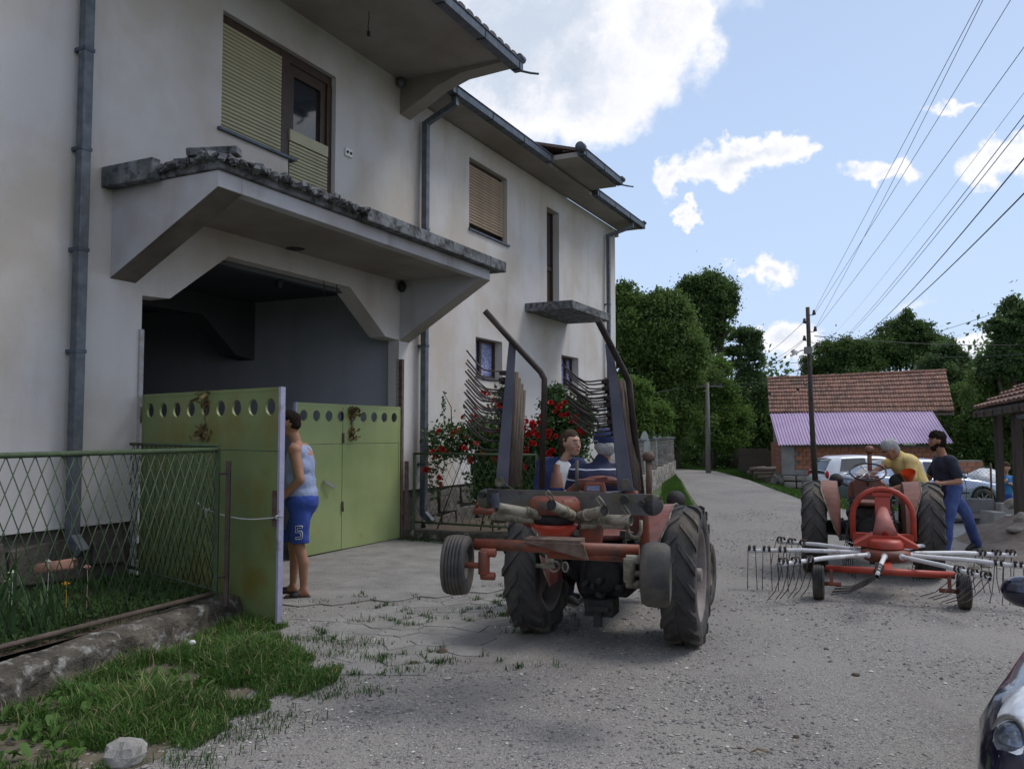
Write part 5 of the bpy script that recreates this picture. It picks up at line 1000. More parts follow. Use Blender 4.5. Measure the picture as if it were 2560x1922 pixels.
fused('cardigan', [((-.03, .015, 1.25), (-.03, .01, .9), .128, .14), ((.06, .02, 1.25), (.07, .01, .9), .12, .13), ((-.075, -.06, 1.25), (-.035, -.07, .92), .098, .116), ((.125, -.06, 1.25), (.085, -.07, .92), .088, .105), ((-.1, -.02, 1.3), (-.06, .0, 1.36), .07, .055), ((.13, -.03, 1.3), (.1, -.0, 1.36), .066, .05), (shl, shr, .066, .066), (shl, ell, .058, .05), (ell, wl.lerp(ell, .12), .05, .038), (shr, elr, .058, .05), (elr, wr_.lerp(elr, .12), .05, .038), ((-.06, .03, 1.36), (.08, .01, 1.37), .05, .05)], [], M_navy, wom, .014, 3)
fused('hair', [(hd @ V(0, -.035, .042), hd @ V(0, -.012, .064), .094, .087), (hd @ V(0, -.044, .04), hd @ V(0, -.055, -.03), .092, .068), (hd @ V(-.058, .005, .04), hd @ V(-.062, .0, -.0), .034, .02), (hd @ V(.058, .005, .04), hd @ V(.062, .0, -.0), .034, .02), (hd @ V(0, -.1, .0), hd @ V(0, -.125, -.03), .03, .034), (hd @ V(0, -.125, -.03), hd @ V(.0, -.11, -.2), .034, .018)], [], M_hair_b, wom, .012, 2)
for x, y, dx in ((-.07, .03, .1), (.09, .0, .25)): fused('shoe', foot_caps(V(x, y, .1), V(dx+.25, -1, 0)), [], M_cable, wom, .012, 2)
# --- driver on the foreground tractor ---
dp = V(.75, 7.2, 0); drv = thing('person', 'tractor driver seen from behind in navy polo with white stripes and navy flat cap', 'person', dp)
hd = head_frame((.05, .06, 1.52), 5, -4); hc, hbs = head_caps(hd)
shl, shr = V(-.19, .04, 1.30), V(.2, .02, 1.31); ell, elr = V(-.27, .12, 1.04), V(.26, .2, 1.06); wl, wr_ = V(-.2, .33, .98), V(.2, .42, 1.05)
body = hc+[((0, .02, 1.25), (.04, .045, 1.44), .065, .06), ((0, .02, 1.22), (0, 0, .88), .15, .15), (shl, shr, .07, .07), (shl, ell, .052, .045), (ell, wl, .044, .03), (shr, elr, .052, .045), (elr, wr_, .044, .03)] + hand_caps(wl, V(.3, .9, -.2), V(-.2, 0, 1), -1, .6) + hand_caps(wr_, V(-.1, .9, .1), V(0, 0, 1), 1, .7) + \
    [((-.1, 0, .86), (-.17, .42, .86), .09, .065), ((-.17, .42, .86), (-.18, .5, .46), .062, .045), ((.1, 0, .86), (.17, .42, .86), .09, .065), ((.17, .42, .86), (.18, .5, .46), .062, .045)] + foot_caps(V(-.18, .5, .46), V(0, 1, 0)) + foot_caps(V(.18, .5, .46), V(0, 1, 0))
fused('body', body, hbs, M_skin_t, drv, .014); face_bits(hd, drv)
def striped(name, base, line, z0, gap, width, count):
    m = bpy.data.materials.new(name); m.use_nodes = True; nt = m.node_tree; N = nt.nodes; L = nt.links; b = N['Principled BSDF']; b.inputs['Roughness'].default_value = .9
    g = N.new('ShaderNodeTexCoord'); sp = N.new('ShaderNodeSeparateXYZ'); L.new(g.outputs['Object'], sp.inputs[0]); prev = None
    nz = N.new('ShaderNodeTexNoise'); nz.inputs['Scale'].default_value = 6; L.new(g.outputs['Object'], nz.inputs['Vector']); ad = N.new('ShaderNodeMath'); ad.operation = 'MULTIPLY_ADD'; L.new(nz.outputs['Fac'], ad.inputs[0]); ad.inputs[1].default_value = .03; L.new(sp.outputs['Z'], ad.inputs[2])
    for k in range(count):
        s = N.new('ShaderNodeMath'); s.operation = 'SUBTRACT'; L.new(ad.outputs[0], s.inputs[0]); s.inputs[1].default_value = z0-k*gap+.015; a = N.new('ShaderNodeMath'); a.operation = 'ABSOLUTE'; L.new(s.outputs[0], a.inputs[0]); c = N.new('ShaderNodeMath'); c.operation = 'LESS_THAN'; L.new(a.outputs[0], c.inputs[0]); c.inputs[1].default_value = width/2
        if prev is None: prev = c.outputs[0]
        else: x = N.new('ShaderNodeMath'); x.operation = 'MAXIMUM'; L.new(prev, x.inputs[0]); L.new(c.outputs[0], x.inputs[1]); prev = x.outputs[0]
    mx = N.new('ShaderNodeMixRGB'); L.new(prev, mx.inputs[0]); mx.inputs[1].default_value = (*base, 1); mx.inputs[2].default_value = (*line, 1); L.new(mx.outputs[0], b.inputs['Base Color']); return m
fused('polo_shirt', [((-.02, .02, 1.24), (0, 0, .86), .16, .17), ((-.06, .0, 1.22), (.06, .0, 1.22), .15, .15), (shl, shr, .083, .083), (shl, shl.lerp(ell, .62), .072, .066), (shr, shr.lerp(elr, .62), .072, .066), ((.0, .02, 1.36), (.02, .03, 1.4), .075, .068)], [], striped('striped_navy_polo', (.012, .014, .045), (.45, .47, .55), 1.335, .092, .011, 4), drv, .014, 3)
fused('trousers', [((-.05, 0, .86), (.05, 0, .86), .16, .16), ((-.1, 0, .86), (-.17, .42, .86), .1, .08), ((-.17, .42, .86), (-.18, .5, .5), .075, .06), ((.1, 0, .86), (.17, .42, .86), .1, .08), ((.17, .42, .86), (.18, .5, .5), .075, .06)], [], M_jean_d, drv, .016, 3)
fused('hair', [(hd @ V(0, -.03, .0), hd @ V(0, -.02, .03), .087, .09)], [], M_hair_g, drv, .012, 2)
cp = fused('cap', [(hd @ V(0, -.02, .068), hd @ V(0, .02, .07), .1, .1), (hd @ V(0, .05, .05), hd @ V(0, .13, .035), .07, .05)], [], M_navy, drv, .012, 2)
m = MB(); m.lathe([(-.006, .102), (.006, .102)], hd @ V(0, -.01, .05), (hd.to_3x3() @ V(0, 0, 1)), 30); q = m.build('cap_band', M_hair_g, cp); q.modifiers.new('s', 'SOLIDIFY').thickness = .006
# --- man in yellow shirt leaning over the far tractor ---
yp = V(5.15, 10.85, 0); yel = thing('person', 'grey haired man in yellow shirt leaning over the brownish tractor with one arm stretched', 'person', yp)
hd = head_frame((-.28, -.02, 1.42), 98, -34); hc, hbs = head_caps(hd)
shl, shr = V(-.12, -.22, 1.27), V(-.1, .17, 1.32); ell, elr = V(-.17, -.3, 1.0), V(-.4, .06, 1.18); wl, wr_ = V(-.42, -.27, .93), V(-.6, .0, 1.06)
body = hc+[((-.07, 0, 1.24), (-.22, -.02, 1.38), .062, .056), ((-.06, 0, 1.22), (.08, 0, .88), .15, .14), (shl, shr, .07, .07), (shl, ell, .052, .042), (ell, wl, .042, .028), (shr, elr, .05, .042), (elr, wr_, .041, .028)] + hand_caps(wl, V(-1, .1, -.3), V(0, -.3, 1), 1, .6) + hand_caps(wr_, V(-1, -.1, -.5), V(0, 0, 1), -1, .5) + \
    [((.08, -.09, .86), (.05, -.1, .46), .09, .06), ((.05, -.1, .46), (.1, -.1, .1), .058, .04), ((.08, .1, .86), (.05, .1, .46), .09, .06), ((.05, .1, .46), (.12, .1, .1), .058, .04)] + foot_caps(V(.1, -.1, .1), V(-1, 0, 0)) + foot_caps(V(.12, .1, .1), V(-1, 0, 0))
fused('body', body, hbs, M_skin_t, yel, .014); face_bits(hd, yel)
M_yel = pmat('yellow_shirt', (.5, .37, .14), (.56, .43, .18), 9, .9, .3, 50)
fused('shirt', [((-.06, 0, 1.22), (.06, 0, .92), .163, .16), ((-.1, -.06, 1.22), (-.08, .08, 1.22), .15, .15), (shl, shr, .083, .083), (shl, shl.lerp(ell, .66), .075, .07), (shr, shr.lerp(elr, .6), .073, .068), ((-.1, 0, 1.3), (-.17, -.01, 1.35), .075, .068)], [], M_yel, yel, .014, 3)
fused('trousers', [((.08, -.05, .9), (.08, .05, .9), .15, .15), ((.08, -.09, .86), (.05, -.1, .46), .1, .075), ((.05, -.1, .46), (.1, -.1, .12), .07, .055), ((.08, .1, .86), (.05, .1, .46), .1, .075), ((.05, .1, .46), (.12, .1, .12), .07, .055)], [], M_jean_d, yel, .016, 3)
fused('hair', [(hd @ V(0, -.024, .046), hd @ V(0, .004, .066), .095, .088), (hd @ V(0, -.036, .045), hd @ V(0, -.045, -.03), .092, .07), (hd @ V(-.062, .01, .04), hd @ V(-.066, .012, .0), .03, .018), (hd @ V(.062, .01, .04), hd @ V(.066, .012, .0), .03, .018)], [], M_hair_g, yel, .012, 2)
# --- bearded man in dark t-shirt ---
bp_ = V(5.78, 11.35, 0); bea = thing('person', 'bearded man with glasses in dark t-shirt and blue jeans, right leg stretched back', 'person', bp_)
hd = head_frame((-.06, -.02, 1.53), 78, -8); hc, hbs = head_caps(hd)
shl, shr = V(.03, -.2, 1.27), V(.06, .17, 1.28); ell, elr = V(.1, -.26, 1.0), V(-.05, .25, 1.02); wl, wr_ = V(-.16, -.3, .98), V(-.3, .15, 1.05)
kl, kr = V(.02, -.1, .5), V(.36, .1, .56); al, ar = V(-.03, -.1, .1), V(.62, .35, .16)
body = hc+[((.05, 0, 1.25), (-.03, -.01, 1.45), .062, .056), ((.05, 0, 1.2), (.1, 0, .88), .14, .135), (shl, shr, .068, .068), (shl, ell, .05, .042), (ell, wl, .041, .028), (shr, elr, .05, .042), (elr, wr_, .041, .028)] + hand_caps(wl, V(-1, 0, .1), V(0, -.5, .8), 1, .6) + hand_caps(wr_, V(-1, -.2, 0), V(0, .2, 1), -1, .5) + \
    [((.1, -.09, .86), kl, .09, .06), (kl, al, .058, .04), ((.12, .09, .86), kr, .09, .06), (kr, ar, .058, .04)] + foot_caps(al, V(-1, 0, 0)) + foot_caps(ar, V(-.9, -.3, -.3))
fused('body', body, hbs, M_skin_t, bea, .014); face_bits(hd, bea)
fused('t_shirt', [((.05, 0, 1.2), (.09, 0, .84), .157, .16), ((.05, -.07, 1.2), (.05, .07, 1.2), .145, .145), (shl, shr, .08, .08), (shl, shl.lerp(ell, .68), .073, .07), (shr, shr.lerp(elr, .66), .073, .07)], [], pmat('charcoal_navy_jersey', (.014, .016, .032), (.022, .025, .045), 9, .9, .3, 60), bea, .014, 3)
fused('jeans', [((.1, -.04, .9), (.1, .05, .9), .145, .145), ((.1, -.09, .86), kl, .105, .078), (kl, al+V(0, 0, -.03), .075, .066), ((.12, .09, .86), kr, .105, .08), (kr, ar+(ar-kr)*.1, .077, .07)], [], pmat('blue_denim', (.035, .06, .19), (.07, .11, .28), 5, .9, .4, 60), bea, .014, 3)
fused('hair', [(hd @ V(0, -.024, .046), hd @ V(0, .004, .066), .095, .088), (hd @ V(0, -.036, .045), hd @ V(0, -.045, -.03), .092, .07), (hd @ V(-.062, .01, .04), hd @ V(-.066, .012, .0), .03, .018), (hd @ V(.062, .01, .04), hd @ V(.066, .012, .0), .03, .018)], [], M_hair_d, bea, .012, 2)
fused('beard', [(hd @ V(-.05, .02, -.05), hd @ V(-.02, .065, -.085), .03, .032), (hd @ V(.05, .02, -.05), hd @ V(.02, .065, -.085), .03, .032), (hd @ V(0, .06, -.1), hd @ V(0, .075, -.07), .034, .024)], [], M_hair_d, bea, .012, 2)
fused('shoe', foot_caps(ar, V(-.9, -.3, -.3)), [], M_cable, bea, .012, 2, None, .008); fused('shoe', foot_caps(al, V(-1, 0, 0)), [], M_cable, bea, .012, 2, None, .008)
m = MB(); 
for s in (-1, 1): m.tube([hd @ (V(s*.032, .104, .01)+V(.022*math.cos(k), 0, .017*math.sin(k))) for k in np.linspace(0, 2*PI, 13)[:-1]], .002, 4, closed=True); m.tube([hd @ V(s*.054, .1, .014), hd @ V(s*.085, .0, .012)], .002, 4)
m.tube([hd @ V(-.01, .106, .012), hd @ V(.01, .106, .012)], .002, 4); m.build('glasses', M_chrome, bea)
fp = at(2270, 1180, 10.3); m = MB(); m.lathe([(0, .085), (.02, .086), (.14, .03), (.2, .014), (.2, .01), (.14, .024), (.02, .08), (0, .08)], fp, (.35, .5, -1), 18); tag(m.build('funnel', pmat('orange_plastic', (.5, .06, .012), (.55, .08, .02), 6, .4)), 'orange plastic funnel held by the bearded man', 'funnel')
# --- child behind the posts ---
cp_ = at(2516, 1200, 19.5); ch = thing('person', 'child in a blue t-shirt between the dark posts of the shelter', 'person', (cp_.x, cp_.y, -.5))
hd = head_frame((0, 0, 1.32), 150, -5); hc, hbs = head_caps(hd)
fused('body', hc+[((0, 0, 1.1), (0, 0, 1.25), .045, .042), ((0, 0, 1.05), (0, 0, .75), .09, .095), ((-.1, 0, 1.08), (.1, 0, 1.08), .05, .05), ((.12, 0, 1.08), (.16, -.05, .88), .035, .03), ((.16, -.05, .88), (.05, -.14, .95), .03, .022), ((-.12, 0, 1.08), (-.16, -.02, .9), .035, .03), ((-.16, -.02, .9), (-.12, -.14, 1.0), .03, .022), ((-.06, 0, .7), (-.06, 0, .4), .07, .045), ((-.06, 0, .4), (-.06, 0, .08), .043, .03), ((.06, 0, .7), (.06, 0, .4), .07, .045), ((.06, 0, .4), (.06, 0, .08), .043, .03)]+foot_caps(V(-.06, 0, .08), V(0, -1, 0))+foot_caps(V(.06, 0, .08), V(0, -1, 0))+hand_caps(V(.05, -.14, .95), V(-1, -.3, .3), V(0, -1, 0), 1, .4, .8)+hand_caps(V(-.12, -.14, 1.0), V(.5, -.3, .8), V(0, -1, 0), -1, .4, .8), hbs, M_skin, ch, .014)
fused('t_shirt', [((0, 0, 1.06), (0, 0, .74), .105, .115), ((-.1, 0, 1.09), (.1, 0, 1.09), .062, .062), ((.11, 0, 1.08), (.15, -.03, .95), .055, .052), ((-.11, 0, 1.08), (-.15, -.02, .95), .055, .052)], [], pmat('bright_blue_jersey', (.03, .14, .35), (.05, .18, .4), 9, .9), ch, .014)
fused('shorts', [((0, 0, .72), (0, 0, .66), .115, .115), ((-.06, 0, .66), (-.06, 0, .42), .085, .075), ((.06, 0, .66), (.06, 0, .42), .085, .075)], [], M_shorts, ch, .014)
fused('hair', [(hd @ V(0, -.024, .046), hd @ V(0, .004, .066), .095, .088), (hd @ V(0, -.036, .045), hd @ V(0, -.045, -.03), .092, .07), (hd @ V(-.062, .01, .04), hd @ V(-.066, .012, .0), .03, .018), (hd @ V(.062, .01, .04), hd @ V(.066, .012, .0), .03, .018)], [], M_hair_b, ch, .012, 2)
# ---------------- cars ----------------
def paint(name, c, metal=.5, rough=.3):
    m = bpy.data.materials.new(name); m.use_nodes = True; b = m.node_tree.nodes['Principled BSDF']; b.inputs['Base Color'].default_value = (*c, 1); b.inputs['Metallic'].default_value = metal; b.inputs['Roughness'].default_value = rough; b.inputs['Coat Weight'].default_value = .8; b.inputs['Coat Roughness'].default_value = .06; return m
M_plastic = pmat('black_trim', (.015, .015, .016), None, 6, .5); M_lampglass = pmat('clear_lamp', (.45, .47, .5), (.55, .57, .6), 20, .12, spec=.7); M_redlamp = pmat('red_lamp', (.32, .015, .01), None, 6, .2)
M_window = pmat('car_window', (.02, .03, .04), (.05, .065, .08), 1.2, .05, spec=.9)
def lerp(a, b, t): return a+(b-a)*t
def curve(tab, x):
    for (x0, *v0), (x1, *v1) in zip(tab, tab[1:]):
        if x <= x1: t = max(0, min(1, (x-x0)/(x1-x0))); t = t*t*(3-2*t)*.4+t*.6; return [lerp(p, q, t) for p, q in zip(v0, v1)]
    return list(tab[-1][1:])
def car(name, label, cat, loc, heading, paintm, spec, group):
    """x ahead, y left; spec: L, wheel positions, tables x -> (belt z, belt half width), glasshouse"""
    t = thing(name, label, cat, loc, PI/2-R(heading), group)
    xs_ = np.linspace(0, spec['L'], 49); body = spec['body']; w_max = spec['W']; wr = spec['wr']; WX = spec['wx']; vs = []; n = 11
    for x in xs_:
        zb, hwid, zlow = curve(body, x)                          # shoulder height, half width, lower edge
        for d in WX:
            dd = abs(x-d); rA = wr+.055
            if dd < rA: zlow = max(zlow, math.sqrt(rA*rA-dd*dd)+wr-.02)
        zm = max(zlow+.02, .52); prof = [(hwid*.0, zb+.028), (hwid*.45, zb+.024), (hwid*.8, zb+.008), (hwid*.93, zb-.02), (hwid*.985, max(zb-.1, zlow+.04)), (hwid*1.0, lerp(max(zm, zlow+.03), zb-.1, .35) if zb-.1 > zm else zlow+.035), (hwid*1.0, max(zlow+.025, zm-.1)), (hwid*.985, max(zlow+.015, .33)), (hwid*.95, max(zlow+.005, .24)), (hwid*.9, zlow), (0, zlow)]
        vs.append(prof)
    mb = MB(); verts = []; 
    for i, x in enumerate(xs_):
        for s in (1, -1):
            for (y, z) in vs[i]: verts.append((x, s*y, z))
    fs = []
    for i in range(len(xs_)-1):
        for s in (0, 1):
            for k in range(n-1): a = (i*2+s)*n+k; b = ((i+1)*2+s)*n+k; fs.append((a, a+1, b+1, b) if s == 0 else (a+1, a, b, b+1))
    for i in (0, len(xs_)-1):
        for k in range(n-1): a = i*2*n+k; b = (i*2+1)*n+k; fs.append((a, a+1, b+1, b))
    mb.add(verts, fs, True); bo = mb.build('body', paintm, t)
    # glasshouse: roof points along x: (x, z, half width) over belt
    gh = spec['gh']; X = np.linspace(gh[0][0], gh[-1][0], 33); m = MB(); verts = []; 
    for x in X:
        zr, wrf = curve(gh, x); zb, hwid, _ = curve(body, x); zb -= .01; wb = hwid*.93
        for s in (1, -1):
            for (y, z) in ((0, zr+.02), (wrf*.6, zr+.012), (wrf*.9, zr-.015), (wrf, zr-.05 if zr-.05 > zb else (zr+zb)/2), (lerp(wrf, wb, .5), (zr+zb)/2-.01), (wb, zb)): verts.append((x, s*y, max(z, zb-.01)))
    fs = []; n2 = 6
    for i in range(len(X)-1):
        for s in (0, 1):
            for k in range(n2-1): a = (i*2+s)*n2+k; b = ((i+1)*2+s)*n2+k; fs.append((a, a+1, b+1, b))
    m.add(verts, fs, True); m.build('roof', paintm, t)
    def side_pt(x, u, s, off=.012):
        zr, wrf = curve(gh, x); zb, hwid, _ = curve(body, x); wb = hwid*.93; zt = zr-.055; return V(x, s*(lerp(wb, wrf, u)+off), lerp(zb, zt, u))
    for s in (1, -1):
        for (xa, xb, xc, xd, u0, u1) in spec['windows']:           # bottom xa..xb, top xc..xd
            m = MB(); N_ = 8; v_ = []
            for j in range(5):
                u = lerp(u0, u1, j/4)
                for k in range(N_+1): f = k/N_; x = lerp(lerp(xa, xc, j/4), lerp(xb, xd, j/4), f); v_.append(side_pt(x, u, s))
            m.add(v_, [(j*(N_+1)+k, j*(N_+1)+k+1, (j+1)*(N_+1)+k+1, (j+1)*(N_+1)+k) for j in range(4) for k in range(N_)], True); m.build('side_window', M_window, t, recalc=False)
        for x in spec['seams']:
            m = MB(); zb, hwid, _ = curve(body, x); m.tube([(x, s*(hwid*.995+.002), .36), (x, s*(hwid+.001), .6), (x-.01, s*hwid*.99, zb-.09), (x-.015, s*(hwid*.935), zb-.012)], .006, 4); m.build('door_seam', M_plastic, bo)
        for x in spec['handles']: m = MB(); zb, hwid, _ = curve(body, x); m.bar((x-.08, s*(hwid+.008), zb-.14), (x+.08, s*(hwid+.008), zb-.13), .02, .03); m.build('door_handle', paintm, bo, bevel=.005)
        for x0, x1 in spec['trim']: m = MB(); m.bar((x0, s*(curve(body, x0)[1]+.008), .5), (x1, s*(curve(body, x1)[1]+.008), .5), .02, .045); m.build('side_trim', spec.get('trimm', M_plastic), bo, bevel=.005)
        mx = spec['mirror']; m = MB(); m.ball((mx, s*(spec['W']+.07), curve(body, mx)[0]+.05), (.06, .1, .07), 12); m.build('mirror', spec.get('mirrorm', paintm), t)
        for d in WX:
            o = thing_part('wheel', t, (d, s*(spec['W']-.1), wr)); m = MB(); m.lathe([(-.09, wr*.6), (-.1, wr*.8), (-.085, wr*.97), (0, wr), (.085, wr*.97), (.1, wr*.8), (.09, wr*.6)], (0, 0, 0), (0, 1, 0), 30); m.build('tyre', M_tyre, o)
            m = MB(); m.lathe([(s*.085, wr*.62), (s*.06, wr*.6), (s*.05, wr*.2), (s*.07, wr*.12), (s*.07, 0)], (0, 0, 0), (0, 1, 0), 30); m.build('rim', M_black, o)
            for k in range(7): a = 2*PI*k/7; m = MB(); m.bar((math.cos(a)*wr*.1, s*.075, math.sin(a)*wr*.1), (math.cos(a)*wr*.6, s*.082, math.sin(a)*wr*.6), .02, .035, (0, 1, 0)); m.build('spoke', M_rimc, o)
            m = MB(); m.lathe([(-s*.12, 0), (-s*.12, wr+.06), (s*.02, wr+.055)], (d, s*(spec['W']-.1), wr), (0, 1, 0), 26); m.build('wheel_well', M_black, t, recalc=False)
        lx, lz, lw, lh = spec['headlight']; m = MB(); m.ball((lx, s*lw[0], lz), (.2*lh, lw[1], .09*lh), 28); m.build('headlight', M_lampglass, t)
        lx, lz, lw, lh = spec['tail']; m = MB(); m.ball((lx, s*lw[0], lz), (.05, lw[1]*.9, .16*lh), 16); m.build('tail_light', M_redlamp, t)
    for key, nm in (('windscreen', 'windscreen'), ('rearscreen', 'rear_window')):
        xa, xb = spec[key]; m = MB(); v_ = []
        for j in range(7):
            x = lerp(xa, xb, j/6); zr, wrf = curve(gh, x); 
            for k in range(-4, 5): v_.append((x, k/4*wrf*.86, zr+.033-.012*abs(k/4)))
        m.add(v_, [(j*9+k, j*9+k+1, (j+1)*9+k+1, (j+1)*9+k) for j in range(6) for k in range(8)], True); m.build(nm, M_window, t, recalc=False)
    m = MB(); m.box(spec['L']-.03, spec['L']+.005, -.26, .26, .34, .45); m.build('number_plate', M_white, t); m = MB(); m.box(spec['L']-.1, spec['L']-.005, -.5, .5, .2, .3); m.build('lower_grille', M_plastic, t)
    return t
M_rimc = pmat('alloy_rim', (.3, .31, .33), (.36, .37, .4), 12, .35, metal=.6)
SED = dict(L=4.4, W=.87, wr=.31, wx=(.85, 3.5), mirror=2.95, mirrorm=None,
  body=[(0, .82, .7, .3), (.12, .92, .8, .24), (.7, .97, .86, .2), (1.6, .93, .87, .19), (3.0, .90, .87, .19), (3.35, .86, .865, .2), (4.0, .74, .82, .22), (4.28, .62, .74, .26), (4.4, .5, .66, .3)],
  gh=[(.28, .95, .62), (.75, 1.18, .6), (1.2, 1.36, .6), (1.75, 1.415, .6), (2.3, 1.40, .6), (2.75, 1.25, .62), (3.35, .9, .68)],
  windows=[(1.02, 1.92, 1.32, 1.9, .1, .97), (1.98, 2.98, 1.96, 2.42, .1, .97)], seams=(1.95, 3.02, .98), handles=(1.25, 2.2), trim=[(1.15, 3.1)],
  headlight=(4.12, .66, (.66, .16), 1.0), tail=(.08, .78, (.66, .12), .7), windscreen=(2.45, 3.3), rearscreen=(.32, 1.1))
SED['mirrorm'] = None; SED.pop('mirrorm')
HAT = dict(L=3.8, W=.82, wr=.29, wx=(.62, 3.1), mirror=2.75,
  body=[(0, .78, .7, .3), (.1, .86, .78, .24), (.5, .94, .81, .2), (1.5, .92, .82, .19), (2.8, .9, .82, .19), (3.3, .82, .8, .2), (3.65, .68, .74, .24), (3.8, .52, .64, .3)],
  gh=[(.03, .95, .6), (.22, 1.3, .56), (.5, 1.41, .57), (1.2, 1.44, .58), (1.95, 1.41, .58), (2.4, 1.25, .6), (3.05, .9, .64)],
  windows=[(.42, 1.3, .55, 1.3, .1, .97), (1.36, 2.6, 1.36, 2.1, .1, .97)], seams=(1.33, 2.65), handles=(1.55,), trim=[(1.1, 2.7)],
  headlight=(3.55, .66, (.58, .15), 1.0), tail=(.06, .82, (.64, .1), 1.1), windscreen=(2.1, 3.0), rearscreen=(.04, .3))
ps = at(2095, 1250, 24.0); car('parked_car', 'silver blue estate car parked across behind the bearded man, nose to the right', 'car', (ps.x+.05, 23.7, -.5), 87, paint('silver_blue_paint', (.26, .31, .42), .6, .32), SED, 'cars parked by the barn')
ph = at(2042, 1240, 26.6); car('parked_car', 'white three door hatchback with red tail light parked beside the utility pole', 'car', (ph.x, 26.6, -.52), 86, paint('white_car_paint', (.62, .65, .7), .15, .3), HAT, 'cars parked by the barn')
NEAR = dict(SED); NEAR.update(headlight=(4.12, .655, (.625, .136), 1.0), W=.87, body=SED['body'][:5]+[(3.35, .87, .87, .2), (4.0, .80, .84, .2), (4.25, .72, .77, .22), (4.4, .58, .6, .28)])
# ---------------- barn ----------------
M_brick = pmat('hollow_brick', (.25, .1, .06), (.34, .16, .1), 6, .9, .3, 40, objrand=.16)
M_mortar = pmat('mortar', (.17, .155, .14), (.23, .21, .19), 8, .95, .4, 30)
M_lilacroof = pmat('lilac_sheet_roof', (.35, .25, .41), (.41, .31, .46), 1.2, .5, .2, 9, c3=(.27, .22, .33), c3scale=2.5, c3amt=.35)
M_stone = pmat('field_stone', (.2, .185, .16), (.3, .28, .25), 3, .95, .8, 12, c3=(.1, .095, .08), c3scale=5, c3amt=.4, objrand=.18, dist=.03)
def tile_mat():
    m = bpy.data.materials.new('clay_tiles'); m.use_nodes = True; nt = m.node_tree; N = nt.nodes; L = nt.links; b = N['Principled BSDF']; b.inputs['Roughness'].default_value = .9
    g = N.new('ShaderNodeNewGeometry'); r = N.new('ShaderNodeValToRGB'); e = r.color_ramp.elements; e[0].position = 0; e[0].color = (.1, .06, .045, 1); e[1].position = 1; e[1].color = (.31, .155, .11, 1)
    for p, c in ((.25, (.15, .08, .055, 1)), (.4, (.22, .11, .08, 1)), (.8, (.26, .125, .088, 1))): x = e.new(p); x.color = c
    n = N.new('ShaderNodeTexNoise'); n.inputs['Scale'].default_value = .9; n.inputs['Detail'].default_value = 4; L.new(g.outputs['Position'], n.inputs['Vector']); n2 = N.new('ShaderNodeTexNoise'); n2.inputs['Scale'].default_value = 9; n2.inputs['Detail'].default_value = 5; L.new(g.outputs['Position'], n2.inputs['Vector'])
    a = N.new('ShaderNodeMath'); a.operation = 'MULTIPLY_ADD'; L.new(g.outputs['Random Per Island'], a.inputs[0]); a.inputs[1].default_value = .75
    b2 = N.new('ShaderNodeMath'); b2.operation = 'MULTIPLY_ADD'; L.new(n.outputs['Fac'], b2.inputs[0]); b2.inputs[1].default_value = 1.1; b2.inputs[2].default_value = -.42; L.new(b2.outputs[0], a.inputs[2]); L.new(a.outputs[0], r.inputs[0])
    mx = N.new('ShaderNodeMixRGB'); mr = N.new('ShaderNodeMapRange'); L.new(n2.outputs['Fac'], mr.inputs[0]); mr.inputs[1].default_value = .46; mr.inputs[2].default_value = .7; L.new(mr.outputs[0], mx.inputs[0]); L.new(r.outputs[0], mx.inputs[1]); mx.inputs[2].default_value = (.07, .06, .05, 1); L.new(mx.outputs[0], b.inputs['Base Color']); return m
M_tiles = tile_mat()
def tiled_plane(name, parent, e0, e1, r0, r1, rows, cols, mat, sag=.0, skip=0, as_parts=False, lip=.03):
    """tiles between an eave line e0-e1 and a ridge line r0-r1"""
    rr = random.Random(11); e0, e1, r0, r1 = map(Vector, (e0, e1, r0, r1)); nrm = (e1-e0).cross(r0-e0).normalized(); nrm = nrm if nrm.z > 0 else -nrm; mb = MB(); first = None
    for i in range(rows):
        for j in range(cols):
            if rr.random() < skip: continue
            u0, u1 = j/cols, (j+1)/cols; v0, v1 = i/rows, (i+1.18)/rows; jj = rr.uniform(-.12, .12)/rows
            P_ = lambda u, v: e0.lerp(e1, u).lerp(r0.lerp(r1, u), min(v, 1.0))
            a, b, c, d = P_(u0, v0+jj*.3), P_(u1, v0+jj*.3), P_(u1, v1), P_(u0, v1); g = (b-a)*.045; s = -nrm*sag*math.sin(PI*(u0))*(.3+.7*v0); h = nrm*(lip+rr.uniform(-.004, .008)); m_ = (a+b)/2+nrm*(lip*1.5)
            q = [a+g+h*.9+s, m_+s, b-g+h*.9+s, c-g+s+nrm*.006, d+g+s+nrm*.006, a+g+s+h*.1, b-g+s+h*.1]
            mb.add(q, [(0, 1, 4), (1, 3, 4), (1, 2, 3), (5, 1, 0), (5, 6, 1), (6, 2, 1), (5, 0, 4), (2, 6, 3)])
    o = mb.build(name, mat, parent, recalc=False); return o
E1, E2 = at(1947, 1113, 30), at(2384, 1108, 29); L1, L2 = at(1923, 1032, 32), at(2386, 1028.5, 31); R1, R2 = at(1918, 948, 35.5), at(2364, 928, 34.5)
barn = thing('barn', 'low brick barn with red tiled roof and lilac corrugated lean-to roof', 'barn', (E1.x+.4, E1.y+1, -.3)); BO = Vector(barn.location)
l = lambda p: Vector(p)-BO
o = tiled_plane('roof_tiles', barn, l(L1), l(L2), l(R1), l(R2), 9, 68, M_tiles, .03, .004, False, .055); o['kind'] = 'stuff'
mb = MB(); dn = V(0, 0, -.07); q = [l(L1)+dn, l(L2)+dn, l(R2)+dn, l(R1)+dn]; mb.add(q+[p+V(0, 0, -.06) for p in q], [(0, 1, 2, 3), (7, 6, 5, 4), (0, 4, 5, 1), (1, 5, 6, 2), (2, 6, 7, 3), (3, 7, 4, 0)])
